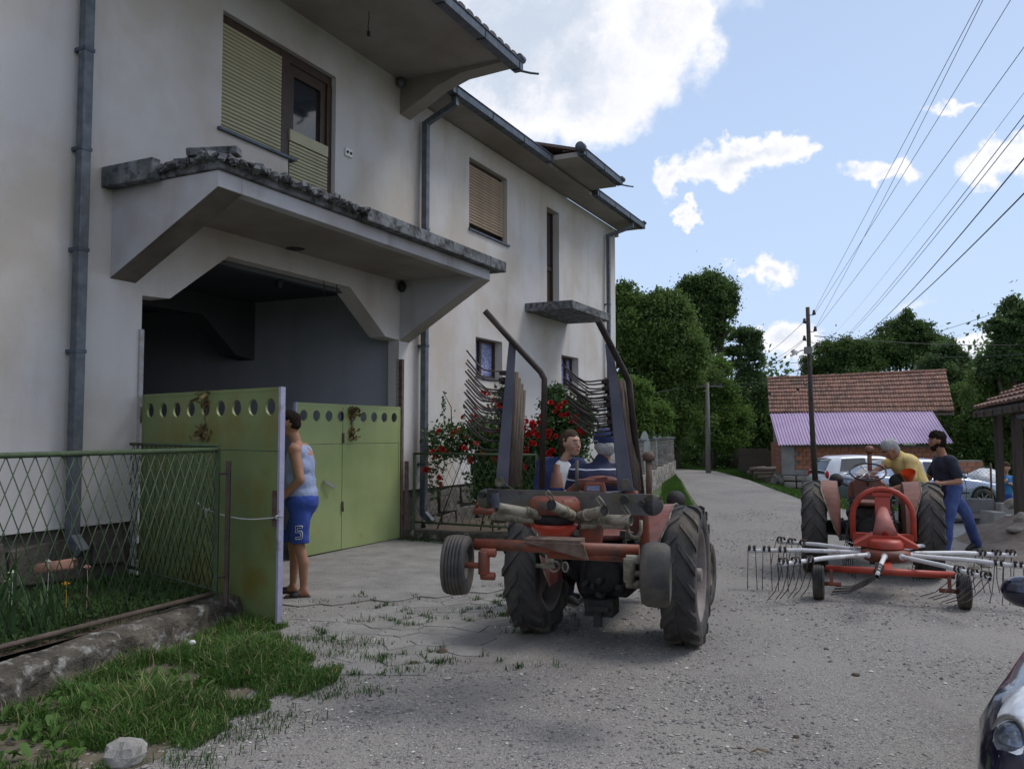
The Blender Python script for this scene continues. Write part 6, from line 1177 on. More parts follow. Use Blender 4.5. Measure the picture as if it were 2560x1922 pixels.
bk = [l(R1)+V(1.9, 5, -2.6), l(R2)+V(1.2, 5, -2.6)]; mb.add([l(R1)+dn, l(R2)+dn, bk[1], bk[0]], [(0, 1, 2, 3)]); mb.build('roof_deck', M_tileold, barn)
n = 34; c0 = None
for k in range(n):
    a, b = l(R1).lerp(l(R2), k/n), l(R1).lerp(l(R2), (k+1.08)/n); mb = MB(); mb.tube([a+V(0, 0, .0), b+V(0, 0, .015)], [.085, .095], 8, False)
    if c0 is None: c0 = mb.build('ridge_tile', M_tiles, barn); a0 = a.copy()
    else: c = inst(c0, barn); c.location = a-a0+V(0, 0, random.uniform(-.012, .012))
# lilac sheet: trapezoid ribs
T1_, T2_ = at(1925, 1035, 31.9), at(2330, 1026, 31.2); E1_, E2_ = E1, E2; nrib = 56; nv = []; prof = [(0, 0), (.35, 0), (.5, .035), (.75, .035), (.9, 0), (1, 0)]
sheets = 7
for sh in range(sheets):
    mb = MB(); vs = []; per = nrib//sheets
    for k in range(per):
        for (u, h) in prof[:-1] if k < per-1 else prof:
            f = (sh*per+k+u)/nrib; a, b = T1_.lerp(T2_, f), E1_.lerp(E2_, f); vs += [l(a)+V(0, 0, h), l(a.lerp(b, .5))+V(0, 0, h-.02), l(b)+V(0, 0, h)]
    m_ = len(vs)//3; fs = [(i*3+j, (i+1)*3+j, (i+1)*3+j+1, i*3+j+1) for i in range(m_-1) for j in range(2)]; mb.add(vs, fs); s_ = mb.build('roof_sheet', M_lilacroof, barn); s_.location.z = .004*(sh % 2); so = s_.modifiers.new('s', 'SOLIDIFY'); so.thickness = .006
# walls of hollow bricks: front wall under the lean-to, left end
F0, F1 = V(E1.x+.22, 30.35, 0), V(E2.x-.25, 29.5, 0); zb_, zt_ = .12, 1.16
mb = MB(); d = (F1-F0).normalized(); nn_ = V(d.y, -d.x, 0)
mb.bar(l(F0-nn_*.12)+V(0, 0, .42), l(F1-nn_*.12)+V(0, 0, .42), .2, 1.55); G1 = V(11.05, 35.9, 0); mb.bar(l(F0+d*.12)+V(0, 0, .42), l(G1+d*.12)+V(0, 0, .42), .2, 1.55); q_ = [l(F0)+V(.12, .2, 1.1), l(L1)+V(.12, 0, -.12), l(R1)+V(.15, 0, -.14), l(G1)+V(.1, .0, 1.1)]; mb.add(q_+[p+V(.1, 0, 0) for p in q_], [(0, 1, 2, 3), (7, 6, 5, 4), (0, 4, 5, 1), (1, 5, 6, 2), (2, 6, 7, 3), (3, 7, 4, 0)]); mb.build('wall_core', M_mortar, barn)
def brick_run(parent, p0, p1, z0, rows, bw, bh, nrm, first={}):
    L_ = (p1-p0).length; d_ = (p1-p0)/L_; n_ = int(L_/bw)
    for r_ in range(rows):
        for k in range(n_):
            u = (k+.5+(.5 if r_ % 2 else 0))*bw
            if u > L_-bw*.4: continue
            c = p0+d_*u+nrm*.0+V(0, 0, z0+(r_+.5)*bh); key = (round(d_.x, 2), bw)
            if key not in first: m = MB(); m.bar(-d_*(bw/2-.006), d_*(bw/2-.006), .05, bh-.012); o_ = m.build('brick', M_brick, parent); first[key] = o_; o_.location = c
            else: q_ = inst(first[key], parent); q_.location = c+nrm*random.uniform(-.004, .006)
brick_run(barn, l(F0)+d*.45, l(F1), zb_+.2, 5, .26, .16, nn_)
brick_run(barn, l(G1), l(F0), zb_+.0, 7, .26, .16, -d)
mb = MB(); mb.box(-.02, .42, -.06, .04, zb_+.0, 1.15, Matrix.Translation(l(F0)) @ Matrix.Rotation(math.atan2(d.y, d.x), 4, 'Z')); mb.bar(l(F0)+d*.42+V(0, 0, zb_+.09), l(F1)+V(0, 0, zb_+.09), .1, .19); mb.build('corner_post', pmat('grey_render', (.2, .2, .2), (.27, .27, .27), 3, .95, .3, 20), barn)
k = 0; u = 0
while u < 4.4:
    w_ = random.uniform(.35, .62); mb = MB(); z0 = -.35
    for (za, zb2) in ((-.36, -.12), (-.1, .1)):
        w2 = w_*random.uniform(.9, 1.05); mb = MB(); mb.bar(l(F0)+d*(u+.01)+V(0, 0, (za+zb2)/2), l(F0)+d*(u+w2-.02)+V(0, 0, (za+zb2)/2), .3+random.uniform(0, .05), zb2-za-.02); mb.build('stone', M_stone, barn, bevel=.04)
    u += w_
rough('rubble', None, l(F0)+V(-.45, .2, .0), l(F0)+V(-.25, -.3, -.1), .3, .3, 24, M_stone, barn, 9, .2)['kind'] = 'stuff'
# ---------------- poles ----------------
M_pole = pmat('creosote_wood', (.04, .032, .028), (.075, .06, .05), 5, .9, .5, 30, stretch=(6, 6, .6)); M_poleg = pmat('grey_pole', (.16, .155, .15), (.22, .21, .2), 5, .9, .5, 30, stretch=(6, 6, .6)); M_ins = pmat('brown_insulator', (.03, .02, .02), None, 5, .3)
pt, pb_ = at(2019, 768, 24.3), at(2040, 1208, 24.3); pb_.z = -.25
pole = thing('utility_pole', 'dark wooden utility pole with insulators and a street lamp beside the white hatchback', 'utility pole', (pb_.x, pb_.y, pb_.z)); PO = Vector(pole.location)
mb = MB(); mb.tube([(0, 0, 0), (pt-PO)*.45+V(-.03, 0, 0), pt-PO], [.085, .072, .055], 12); mb.build('trunk', M_pole, pole)
INS = [(2035, 782), (2011, 803), (2038, 823), (2011, 846), (2043, 864)]; ip = []
for x, y in INS:
    c = at(x, y, 24.1); ip.append(c); s = 1 if x > 2025 else -1; mb = MB(); mb.tube([at(2022, y+6, 24.25)-PO, c-PO+V(-.06*s, 0, -.07), c-PO+V(0, 0, -.06), c-PO], .012, 6); mb.lathe([(-.06, 0), (-.055, .05), (.0, .05), (.02, .035), (.07, .04), (.09, 0)], c-PO, (0, 0, 1), 12); mb.build('insulator', M_ins, pole)
lp = at(1989, 886, 24.0); mb = MB(); mb.tube([at(2018, 876, 24.2)-PO, at(2003, 876, 24.1)-PO, at(1992, 884, 24)-PO], .018, 6); mb.box(-.09, .09, -.08, .08, -.1, .1, Matrix.Translation(at(2020, 876, 24.05)-PO)); mb.build('lamp_arm', M_poleg, pole)
mb = MB(); mb.lathe([(0, .0), (.01, .17), (.05, .1), (.12, .05), (.16, .04), (.165, 0)], lp-PO, (-.5, 0, .8), 16, False); mb.build('lamp_shade', pmat('pale_enamel', (.4, .4, .38), None, 5, .5), pole)
mb = MB(); mb.tube([at(2026, 905, 24.0)-PO+V(random.uniform(-.04, .04), 0, -.14*i) for i in range(9)], .02, 6); mb.tube([at(2019, 955, 24.05)-PO+V(.12*math.cos(a_), 0, .1*math.sin(a_)) for a_ in np.linspace(2.6, 5.6, 8)], .012, 5); mb.build('cable_bundle', M_cable, pole)
p2 = at(1768, 955, 34); pole2 = thing('utility_pole', 'grey concrete utility pole at the bend of the road among the trees', 'utility pole', (p2.x, p2.y, -.05)); mb = MB(); mb.tube([(0, 0, 0), (0, 0, p2.z+.05)], [.11, .075], 10); mb.build('trunk', M_poleg, pole2)
mb = MB(); mb.bar((-.45, 0, p2.z-.12), (.6, 0, p2.z-.12), .06, .06); mb.build('crossarm', M_poleg, pole2)
for x in (-.4, -.1, .3, .55): mb = MB(); mb.lathe([(0, .03), (.06, .03), (.08, 0)], (x, 0, p2.z-.09), (0, 0, 1), 8); mb.build('insulator', M_ins, pole2)
def wire(a, b, r, sag, label, n=26):
    a, b = Vector(a), Vector(b); pts = [a.lerp(b, i/n)-V(0, 0, sag*4*(i/n)*(1-i/n)) for i in range(n+1)]; mb = MB(); mb.tube(pts, r, 5); return tag(mb.build('power_line', M_cable), label, 'power line', 'power lines of the village')
K_ = 2560/2212
def far_wire(p_far, Yf, p_edge, Ye, r, sag, label):
    a = at(*p_far, Yf); b = at(*p_edge, Ye); b = b+(b-a)*.35; return wire(a, b, r, sag, label)
far_wire((2035, 780), 24.1, (2450, 0), 9, .0042, .0, 'uppermost wire rising steeply from the dark pole top to the picture top')
far_wire((2038, 821), 24.1, (2445, 0), 9.5, .0042, .15, 'wire crossing the uppermost one on its way up from the dark pole')
far_wire((2036, 785), 24.1, (2516, 0), 9, .0042, .1, 'wire from the dark pole top leaving the picture top furthest to the right')
far_wire((2040, 822), 24.1, (2562, 98), 9, .0042, .1, 'wire from the third insulator of the dark pole to the upper right edge')
far_wire((2090, 830), 44, (2562, 190), 10, .003, .25, 'thin faint wire rising from the trees behind the dark pole')
far_wire((2112, 842), 44, (2562, 238), 10, .006, .3, 'left of the two close wires rising from the trees behind the barn')
far_wire((2118, 842), 44, (2562, 262), 10, .006, .3, 'right of the two close wires rising from the trees behind the barn')
far_wire((2140, 850), 44, (2562, 305), 10, .0095, .55, 'thick sagging cable bundle crossing the sky on the right, upper strand')
far_wire((2137, 852), 44, (2562, 385), 10, .0095, .6, 'thick sagging cable bundle crossing the sky on the right, lower strand')
wire(at(2011, 803, 24.1), at(1880, 905, 44), .007, .15, 'wire running left from the second insulator of the dark pole into the tall tree')
wire(at(2011, 846, 24.1), at(1898, 910, 40), .007, .15, 'wire running left from the fourth insulator of the dark pole')
wire(at(2012, 849, 24.1), at(1890, 925, 40), .006, .18, 'lower companion wire running left from the fourth insulator')
wire(at(2020, 914, 24.1), p2+V(.3, 0, -.05), .012, .25, 'dark cable hung between the two utility poles')
wire(at(2015, 904, 24.1), at(1890, 901, 45), .008, .1, 'thin nearly level wire between dark pole and tall tree')
wire(p2+V(-.4, 0, -.05), at(1530, 990, 24), .01, .1, 'house service cable running left from the grey pole')
wire(at(2036, 840, 24.1), at(2600, 861, 30), .012, .12, 'level dark cable running right from the dark pole over the barn')
wire(at(2330, 892, 34), at(2600, 882, 26), .01, .05, 'cable in front of the tree behind the barn ending at the right edge')
wire(at(2345, 829, 40), at(2600, 740, 28), .01, .05, 'cable rising right above the tree behind the barn')
# ---------------- stone wall with pillars and grey pickets ----------------
sw = thing('stone_wall', 'dry stone garden wall with stone pillars and grey scalloped boards along the road', 'wall', (3.0, 19.5, 0)); SO = Vector(sw.location)
W0, W1 = V(2.0, 16.3, 0), V(6.12, 31.6, 0); wd_ = (W1-W0).normalized(); wn = V(wd_.y, -wd_.x, 0); Lw = (W1-W0).length
mb = MB(); mb.bar(W0-SO-wn*.2+V(0, 0, .25), W1-SO-wn*.2+V(0, 0, .25), .34, .62); mb.build('wall_core', M_mortar, sw)
rr = random.Random(5); row = 0; z = 0; cnt = 0
while z < .52:
    h = rr.uniform(.11, .16); u = rr.uniform(-.1, 0)
    while u < Lw:
        w_ = rr.uniform(.16, .42); mb = MB(); c = W0-SO+wd_*(u+w_/2)-wn*.04+V(0, 0, z+h/2); j = lambda a: rr.uniform(-a, a)
        e = [(-w_/2+.01+j(.02), -h/2+.006+j(.01)), (w_/2-.01+j(.02), -h/2+.006+j(.01)), (w_/2-.015+j(.02), h/2-.006), (0, h/2+j(.008)), (-w_/2+.015, h/2-.006+j(.01))]
        M = Matrix(((wd_.x, wn.x, 0, c.x), (wd_.y, wn.y, 0, c.y), (0, 0, 1, c.z), (0, 0, 0, 1))); mb.prism(e, 'y', -.05, .04+j(.012), M); mb.build('stone', M_stone, sw); u += w_; cnt += 1
    z += h
M_pick = pmat('grey_painted_board', (.16, .19, .2), (.21, .24, .25), 6, .7, .2, 40); pk = None; pp = None
pill = [20.0, 21.6, 24.8, 26.9, 28.7, 30.3, 31.4]
for i, Yp in enumerate(pill):
    c = W0+wd_*((Yp-W0.y)/wd_.y)-wn*.2-SO
    if pp is None:
        pp = thing_part('pillar', sw, c); z = .57
        for q in range(7): mb = MB(); a_ = .15+rr.uniform(-.012, .012); mb.box(-a_, a_, -a_, a_, z, z+.115); z += .12; mb.build('stone', M_stone, pp, bevel=.012)
        mb = MB(); mb.box(-.2, .2, -.2, .2, z, z+.06); mb.build('cap_stone', M_conc, pp, bevel=.01)
    else: c_ = copy_tree(pp, sw); c_.location = c
for a_, b_ in zip([18.3]+pill[:-1], pill):
    nb = max(2, int((b_-a_)/.2))
    for q in range(nb):
        f = (q+.5)/nb; Yp = lerp(a_+.15, b_-.15, f); c = W0+wd_*((Yp-W0.y)/wd_.y)-wn*.2-SO; hgt = 1.26+.42*math.sin(PI*f)
        mb = MB(); mb.prism([(-.075, .58), (.075, .58), (.075, hgt-.08), (.04, hgt-.02), (0, hgt), (-.04, hgt-.02), (-.075, hgt-.08)], 'y', -.012, .012, Matrix.Translation(c) @ Matrix.Rotation(math.atan2(wd_.y, wd_.x), 4, 'Z')); mb.build('board', M_pick, sw)
# wooden fence and logs at the bend
wf = thing('board_fence', 'weathered upright board fence at the bend left of the barn', 'fence', (8.6, 37, -.1)); WO = Vector(wf.location); a, b = at(1850, 1150, 37), at(1935, 1150, 35.5); nb = 30; b0 = None
for q in range(nb):
    c = a.lerp(b, q/nb); mb = MB(); h = 1.02+random.uniform(-.05, .05); mb.box(-.055, .055, -.012, .012, 0, h); o = mb.build('board', M_wood, wf); o.location = V(c.x, c.y, -.1)-WO
mb = MB(); mb.bar(V(a.x, a.y+.03, .2)-WO, V(b.x, b.y+.03, .2)-WO, .04, .08); mb.bar(V(a.x, a.y+.03, .7)-WO, V(b.x, b.y+.03, .7)-WO, .04, .08); mb.build('rail', M_wood, wf)
for q in range(6): c = gnd(1925+random.uniform(-10, 14), 1203)+V(0, random.uniform(-.5, .5), 0); mb = MB(); L_ = random.uniform(.5, .9); mb.cyl((-L_/2, 0, 0), (L_/2, 0, .05), .08, .07, 9); o = mb.build('log', M_wood); o.location = (c.x, c.y+1.0, .08+.13*(q//2)); o.rotation_euler.z = random.uniform(-.3, .3); tag(o, ('%s log of the %s layer in the small pile by the barn corner' % (('front', 'rear')[q % 2], ('bottom', 'middle', 'top')[q//2])), 'log', 'logs piled at the barn corner')
# ---------------- shelter on the right ----------------
sh = thing('shelter', 'open shelter with dark timber posts and red clay tile roof at the right edge', 'shelter', (9, 15, 0)); HO2 = Vector(sh.location)
P1, P2 = at(2500, 1200, 15.0), at(2546, 1200, 13.2); q1 = V(P1.x, P1.y, 0)-HO2; q2 = V(P2.x, P2.y, 0)-HO2
mb = MB(); mb.box(q1.x-.05, q1.x+.05, q1.y-.05, q1.y+.05, .38, 2.02); mb.build('post', M_pole, sh); mb = MB(); mb.box(q2.x-.055, q2.x+.055, q2.y-.055, q2.y+.055, .3, 2.1); mb.build('post', M_pole, sh)
for dx, dy in ((3.6, .6), (3.4, -2.0)): mb = MB(); mb.box(q1.x+dx-.05, q1.x+dx+.05, q1.y+dy-.05, q1.y+dy+.05, 0, 2.4); mb.build('post', M_pole, sh)
Ea, Eb = at(2433, 1023, 15.9), at(2556, 1000, 12.2); Eb = Ea.lerp(Eb, 1.35); Ra, Rb = V(10.73, 16.7, 2.86), V(8.95, 11.8, 2.95)
mb = MB(); mb.bar(at(2447, 1036, 15.7)-HO2, at(2556, 1018, 12.4)-HO2, .1, .12); mb.build('eave_beam', M_pole, sh)
o = tiled_plane('roof_tiles', sh, Ea-HO2, Eb-HO2, Ra-HO2, Rb-HO2, 6, 16, M_tiles, 0, 0, False, .045); o['kind'] = 'stuff'
mb = MB(); q = [p-HO2-V(0, 0, .05) for p in (Ea, Eb, Rb, Ra)]; mb.add(q+[p-V(0, 0, .05) for p in q], [(0, 1, 2, 3), (7, 6, 5, 4), (0, 4, 5, 1), (1, 5, 6, 2), (2, 6, 7, 3), (3, 7, 4, 0)]); mb.build('roof_deck', M_pole, sh)
for k in range(7): a = Ea.lerp(Eb, (k+.3)/7)-HO2; mb = MB(); mb.bar(a+V(-.04, -.02, -.12), a+V(.9, .7, .1), .05, .09); mb.build('rafter', M_wood, sh)
mb = MB(); mb.tube([at(2549, 1040, 13)-HO2, at(2620, 1036, 11)-HO2], .05, 10); mb.build('gutter', M_steel, sh)
M_cw = pmat('pale_concrete', (.25, .25, .245), (.33, .33, .325), 3, .92, .3, 30, c3=(.13, .13, .12), c3scale=4, c3amt=.3)
cw = thing('retaining_wall', 'pale concrete wall end with a post footing below the shelter', 'wall', (8.4, 14.6, 0)); CO = Vector(cw.location)
cA = at(2478, 1318, 14.7); mb = MB(); mb.box(cA.x, cA.x+.2, 14.6, 17, -.1, .27, Matrix.Translation(-CO)); mb.box(cA.x+.201, cA.x+3.5, 14.58, 14.8, -.1, .22, Matrix.Translation(-CO)); mb.build('wall', M_cw, cw, bevel=.012)
mb = MB(); mb.box(P1.x-.1, P1.x+.12, 14.82, 15.05, .15, .41, Matrix.Translation(-CO)); mb.build('post_footing', M_cw, cw, bevel=.01)
pr = thing('parapet', 'long grey concrete beam lying raised over a dark gap before the silver car', 'concrete beam', (7, 15.4, 0)); PO2 = Vector(pr.location); a, b = at(2352, 1272, 15.4), at(2482, 1272, 15.1); a.z = b.z = .29
mb = MB(); mb.bar(a-PO2+V(-.5, 0, 0), b-PO2, .24, .34); mb.build('beam', pmat('grey_beam', (.13, .135, .14), (.19, .195, .2), 3, .9, .3, 30), pr, bevel=.012); mb = MB(); mb.bar(a-PO2+V(-.5, -.13, -.13), b-PO2+V(0, -.13, -.13), .02, .08); mb.build('ledge', M_cw, pr)
for f in (.0, .95): c = a.lerp(b, f)-PO2; mb = MB(); mb.box(c.x-.1, c.x+.1, c.y-.1, c.y+.1, -.3, .118); mb.build('support', M_black, pr)
mb = MB(); mb.bar(a-PO2+V(-.5, 1.2, -.36), b-PO2+V(0, 1.2, -.36), 2.0, .2); mb.build('gap_shade_slab', M_black, pr)  # added black slab, paints the shade in the gap under the beam
# chain link fence before the silver car
cf = thing('chain_link_fence', 'rusty chain link fence between the parapet and the silver car', 'fence', (9, 17.6, 0)); FO = Vector(cf.location); a, b = at(2330, 1200, 17.2), at(2492, 1200, 16.8); mb = MB(); z0, z1 = .42, .98
Lf = b.x-a.x; k = -6
while k*.085 < Lf:
    for s in (1, -1):
        x0 = a.x+k*.085; x1 = x0+.56; p_, q_ = (x0, z0), (x1, z1)
        if s < 0: p_, q_ = (x0, z1), (x1, z0)
        t0 = max(0, (a.x-x0)/.56); t1 = min(1, (b.x-x0)/.56)
        if t1 > t0+.05: mb.tube([V(lerp(p_[0], q_[0], t0), 17.0+.005*s, lerp(p_[1], q_[1], t0))-FO, V(lerp(p_[0], q_[0], t1), 17.0+.005*s, lerp(p_[1], q_[1], t1))-FO], .0022, 4)
    k += 1
w = mb.build('wire_mesh', M_steel, cf); w['kind'] = 'stuff'
for x in (a.x, b.x): mb = MB(); mb.cyl(V(x, 17.0, -.1)-FO, V(x, 17.0, 1.02)-FO, .02, seg=8); mb.build('post', M_rust, cf)
# white plastic wrapped bale
c = at(2463, 1196, 25.8); mb = MB(); mb.ball((0, 0, 0), (.55, .5, .42), 20); o = mb.build('plastic_bundle', pmat('white_plastic_sheet', (.45, .47, .5), (.6, .62, .65), 4, .35, .9, 6, dist=.08)); o.location = (c.x, c.y, .12); o.scale = (1.05, 1, 1)
for v in o.data.vertices: v.co += Vector(v.co).normalized()*(mnoise(v.co*3.3)*.12+mnoise(v.co*9)*.035); v.co.z = max(v.co.z, -.5)
tag(o, 'crumpled white plastic wrapped bundle beside the silver car', 'bundle')
# brick remains and branches behind the car
bw = thing('brick_pile', 'low reddish brick wall remains behind the silver car', 'brick wall', (14, 27, -.4)); mb = MB(); c1, c2 = at(2380, 1170, 27), at(2450, 1165, 27); mb.bar(V(c1.x-14, 0, .5), V(c2.x-14, 0, .5), .3, 1.3); mb.build('wall', M_mortar, bw)
brick_run(bw, V(c1.x-14, -.17, 0), V(c2.x-14, -.17, 0), -.1, 8, .26, .15, V(0, -1, 0))
# ---------------- earth mound and stones ----------------
M_earth = pmat('dug_earth', (.15, .12, .1), (.22, .185, .155), 5, .95, .8, 20, c3=(.3, .29, .27), c3scale=16, c3amt=.35, dist=.03, world_co=True)
gx, gy = np.meshgrid(np.linspace(5.8, 13.5, 90), np.linspace(8.8, 14.6, 70)); hz = np.zeros_like(gx)
for (cx, cy, rx, ry, h) in ((9.6, 12.6, 2.9, 1.7, .62), (8.0, 11.4, 1.9, 1.1, .22), (11, 11, 2.5, 1.8, .6), (8.9, 13.6, .9, .7, .2)): hz = np.maximum(hz, h*np.clip(1-((gx-cx)/rx)**2-((gy-cy)/ry)**2, 0, 1)**.8)
nz = np.array([mnoise(Vector((x*1.6, y*1.6, 0)))*.09+mnoise(Vector((x*5, y*5, 3)))*.05 for x, y in zip(gx.ravel(), gy.ravel())]).reshape(gx.shape); hz = hz+nz*np.clip(hz*6, 0, 1)-.02
vv = np.stack([gx.ravel(), gy.ravel(), hz.ravel()], 1); nx = 90; ii = (np.arange(69)[:, None]*nx+np.arange(89)[None]).ravel(); tag(rawmesh('earth_mound', vv, np.stack([ii, ii+1, ii+nx+1, ii+nx], 1), M_earth, smooth=True), 'heap of dug earth beside the road at the right', kind='structure')
slab = flat_poly('concrete_strip', [(6.4, 13.3), (14, 12.6), (14, 14.55), (6.6, 15.3)], .011, M_cw); tag(slab, 'pale concrete strip before the parapet', kind='structure')
def rock(name, label, p, r, seed, mat=M_stone, group=None, flat=.7):
    mb = MB(); mb.ball((0, 0, 0), (r, r*.85, r*flat), 14); o = mb.build(name, mat); rr_ = random.Random(seed); off = Vector((rr_.uniform(0, 50), rr_.uniform(0, 50), 0))
    for v in o.data.vertices: n_ = mnoise(v.co/r*1.1+off)*.35+mnoise(v.co/r*3+off)*.12; v.co *= 1+n_
    for p_ in o.data.polygons: p_.use_smooth = False
    o.location = p; o.rotation_euler.z = rr_.uniform(0, 6); return tag(o, label, 'rock', group)
rock('rock', 'pale angular rock on the verge at the lower left', gnd(315, 1905)+V(0, 0, .04), .12, 3, pmat('pale_rock', (.2, .19, .175), (.33, .32, .3), 5, .95, .9, 12, dist=.03))
rock('rock', 'brown stone lying on the wall beside the second dark post', at(2532, 1258, 14.0), .13, 5)
rock('rock', 'large stone on the crest of the earth heap at the right edge', at(2555, 1296, 12.6), .13, 8)
rock('rock', 'flat stone half sunk in the side of the earth heap', at(2535, 1324, 12.2), .13, 12, flat=.35)
rock('rock', 'round grey stone behind the right tines of the spread rake', gnd(2460, 1418)+V(0, 0, .04), .1, 9)
rock('rock', 'small buff stone left of the stone behind the right tines', gnd(2436, 1422)+V(0, 0, .02), .07, 10)
# ---------------- trees ----------------
M_bark = pmat('bark', (.05, .04, .032), (.085, .07, .055), 6, .95, .8, 14, dist=.03)
M_lf1 = leafmat('walnut_leaves', (.05, .1, .026), (.15, .225, .06), .45); M_lf2 = leafmat('dark_leaves', (.045, .092, .028), (.125, .19, .055), .45); M_lf3 = leafmat('bright_leaves', (.08, .15, .03), (.16, .26, .06), .45); M_lf4 = leafmat('blue_green_leaves', (.052, .102, .038), (.135, .2, .075), .45)
def pxblob(x, y, Y, rx, ry, depth=None):
    c = at(x, y, Y); k = Y/FPX; return (c.x, c.y, c.z, rx*k, (depth or max(rx, ry)*k*.8), ry*k)
def tree(name, label, cat, base, blobs, n, size, mat, seed, tr=.18, group=None, clump=22, limbs=True):
    rng = np.random.default_rng(seed); rr = random.Random(seed); B = Vector(base); B.z = min(B.z, 0) if B.z < .3 else B.z
    t = thing(name, label, cat, B, 0, group); lb = [(b[0]-B.x, b[1]-B.y, b[2]-B.z, *b[3:]) for b in blobs]
    cen = sum((Vector(b[:3]) for b in lb), Vector())/len(lb); top = max(b[2] for b in lb); mb = MB(); fork = V(cen.x*.3, cen.y*.3, max(.5, top*.3)); mb.tube([(0, 0, -.1), fork*.5+V(rr.uniform(-.1, .1), 0, 0), fork], [tr*1.25, tr, tr*.85], 9); mb.build('trunk', M_bark, t)
    if limbs:
        for b in lb:
            c = Vector(b[:3]); m = fork.lerp(c, .5)+V(rr.uniform(-.3, .3), rr.uniform(-.2, .2), rr.uniform(0, .4)); mb = MB(); mb.tube([fork, m, c, c+V(rr.uniform(-.5, .5)*b[3], 0, b[5]*.6)], [tr*.55, tr*.35, tr*.2, tr*.06], 6); mb.build('limb', M_bark, t)
    vol = []
    for b in lb:
        vol.append((b[0], b[1], b[2], b[3]*.72, b[4]*.72, b[5]*.72, b[3]*b[5]*.55))
        for _ in range(13):
            a, e = rr.uniform(0, 2*PI), rr.uniform(-.9, 1.5); q = rr.uniform(.22, .42); rd = rr.uniform(.75, 1.05); vol.append((b[0]+math.cos(a)*math.cos(e)*b[3]*rd, b[1]+math.sin(a)*math.cos(e)*b[4]*rd, b[2]+math.sin(e)*b[5]*rd, b[3]*q*1.05, b[4]*q, b[5]*q*1.1, b[3]*b[5]*q*q*1.1))
    o = leaf_cloud('crown', vol, int(n*2.0), size*.66, mat, t, rng, clump=7, droop=1); o['kind'] = 'stuff'; return t
tree('tree', 'broad dark green walnut tree rising beside the far corner of the house', 'tree', (5.2, 33, 0), [pxblob(1560, 760, 33, 40, 40), pxblob(1600, 800, 33, 60, 50), pxblob(1655, 765, 33, 42, 36), pxblob(1555, 850, 33, 45, 70), pxblob(1640, 850, 33, 75, 60), pxblob(1700, 800, 33, 40, 50), pxblob(1590, 930, 33, 60, 55), pxblob(1680, 920, 33, 70, 60), pxblob(1620, 1000, 33, 70, 50), pxblob(1725, 890, 33, 45, 60)], 34000, .1, M_lf1, 21, .28, None, 26)
tree('tree', 'tallest dark tree with forked bare limbs showing, above the bend of the road', 'tree', (9.8, 42, -.1), [pxblob(1735, 720, 42, 32, 28), pxblob(1778, 722, 42, 45, 34), pxblob(1815, 735, 42, 28, 30), pxblob(1812, 775, 42, 32, 24), pxblob(1745, 770, 42, 45, 28), pxblob(1725, 815, 42, 40, 28), pxblob(1800, 825, 42, 40, 18), pxblob(1768, 800, 42, 40, 34), pxblob(1755, 850, 42, 45, 34), pxblob(1770, 750, 42, 60, 50)], 20000, .1, M_lf2, 22, .3, None, 24)
tree('tree', 'thin crowned tree leaning right above the road, with sky gaps', 'tree', (11.3, 43, -.1), [pxblob(1850, 840, 43, 34, 20), pxblob(1884, 860, 43, 26, 26), pxblob(1890, 893, 43, 20, 12), pxblob(1835, 880, 43, 35, 14), pxblob(1860, 915, 43, 42, 14), pxblob(1872, 960, 43, 42, 26), pxblob(1840, 990, 43, 38, 30), pxblob(1900, 1010, 43, 30, 30)], 14000, .1, M_lf4, 23, .18, None, 18)
tree('tree', 'light green young tree over the bend behind the grey pole', 'tree', (9.3, 39, -.1), [pxblob(1790, 950, 39, 45, 45), pxblob(1760, 1010, 39, 50, 45), pxblob(1820, 1030, 39, 45, 45), pxblob(1800, 1090, 39, 60, 40)], 13000, .09, M_lf3, 24, .1, None, 20)
tree('tree', 'dense mid green tree between the walnut and the bend', 'tree', (7.4, 38, 0), [pxblob(1690, 970, 38, 50, 60), pxblob(1720, 1040, 38, 60, 60), pxblob(1660, 1060, 38, 50, 55), pxblob(1740, 930, 38, 40, 45), pxblob(1640, 960, 38, 40, 50)], 17000, .09, M_lf1, 25, .2, None, 22)
tree('bush', 'pale green bush growing behind the stone wall', 'bush', (3.6, 24.8, 0), [pxblob(1600, 1000, 25, 36, 36), pxblob(1632, 1040, 25, 34, 34), pxblob(1580, 1060, 25, 45, 50), pxblob(1660, 1068, 25, 22, 22), pxblob(1570, 980, 25, 30, 34)], 9000, .06, M_lf3, 26, .06, None, 18)
tree('hedge', 'dark undergrowth closing the end of the road', 'undergrowth', (9.5, 43, -.1), [pxblob(x, y, 44, 55, 45) for x, y in ((1660, 1130), (1720, 1130), (1790, 1135), (1860, 1130), (1920, 1110), (1900, 1060), (1950, 1080), (1840, 1090))], 18000, .11, M_lf2, 27, .05, None, 24, False)
tree('tree', 'rounded dark tree behind the left half of the barn roof', 'tree', (16.6, 46, -.2), [pxblob(2055, 900, 46, 42, 34), pxblob(2095, 875, 46, 42, 30), pxblob(2140, 890, 46, 45, 38), pxblob(2030, 935, 46, 30, 25), pxblob(2175, 900, 46, 35, 34), pxblob(2100, 930, 46, 60, 30)], 16000, .1, M_lf2, 28, .2, None, 22)
tree('tree', 'pointed tree rising highest behind the barn roof', 'tree', (21.5, 47, -.2), [pxblob(2265, 805, 47, 22, 22), pxblob(2240, 835, 47, 42, 26), pxblob(2300, 835, 47, 38, 26), pxblob(2215, 870, 47, 50, 32), pxblob(2320, 875, 47, 45, 34), pxblob(2265, 890, 47, 70, 40)], 19000, .1, M_lf2, 29, .22, None, 22)
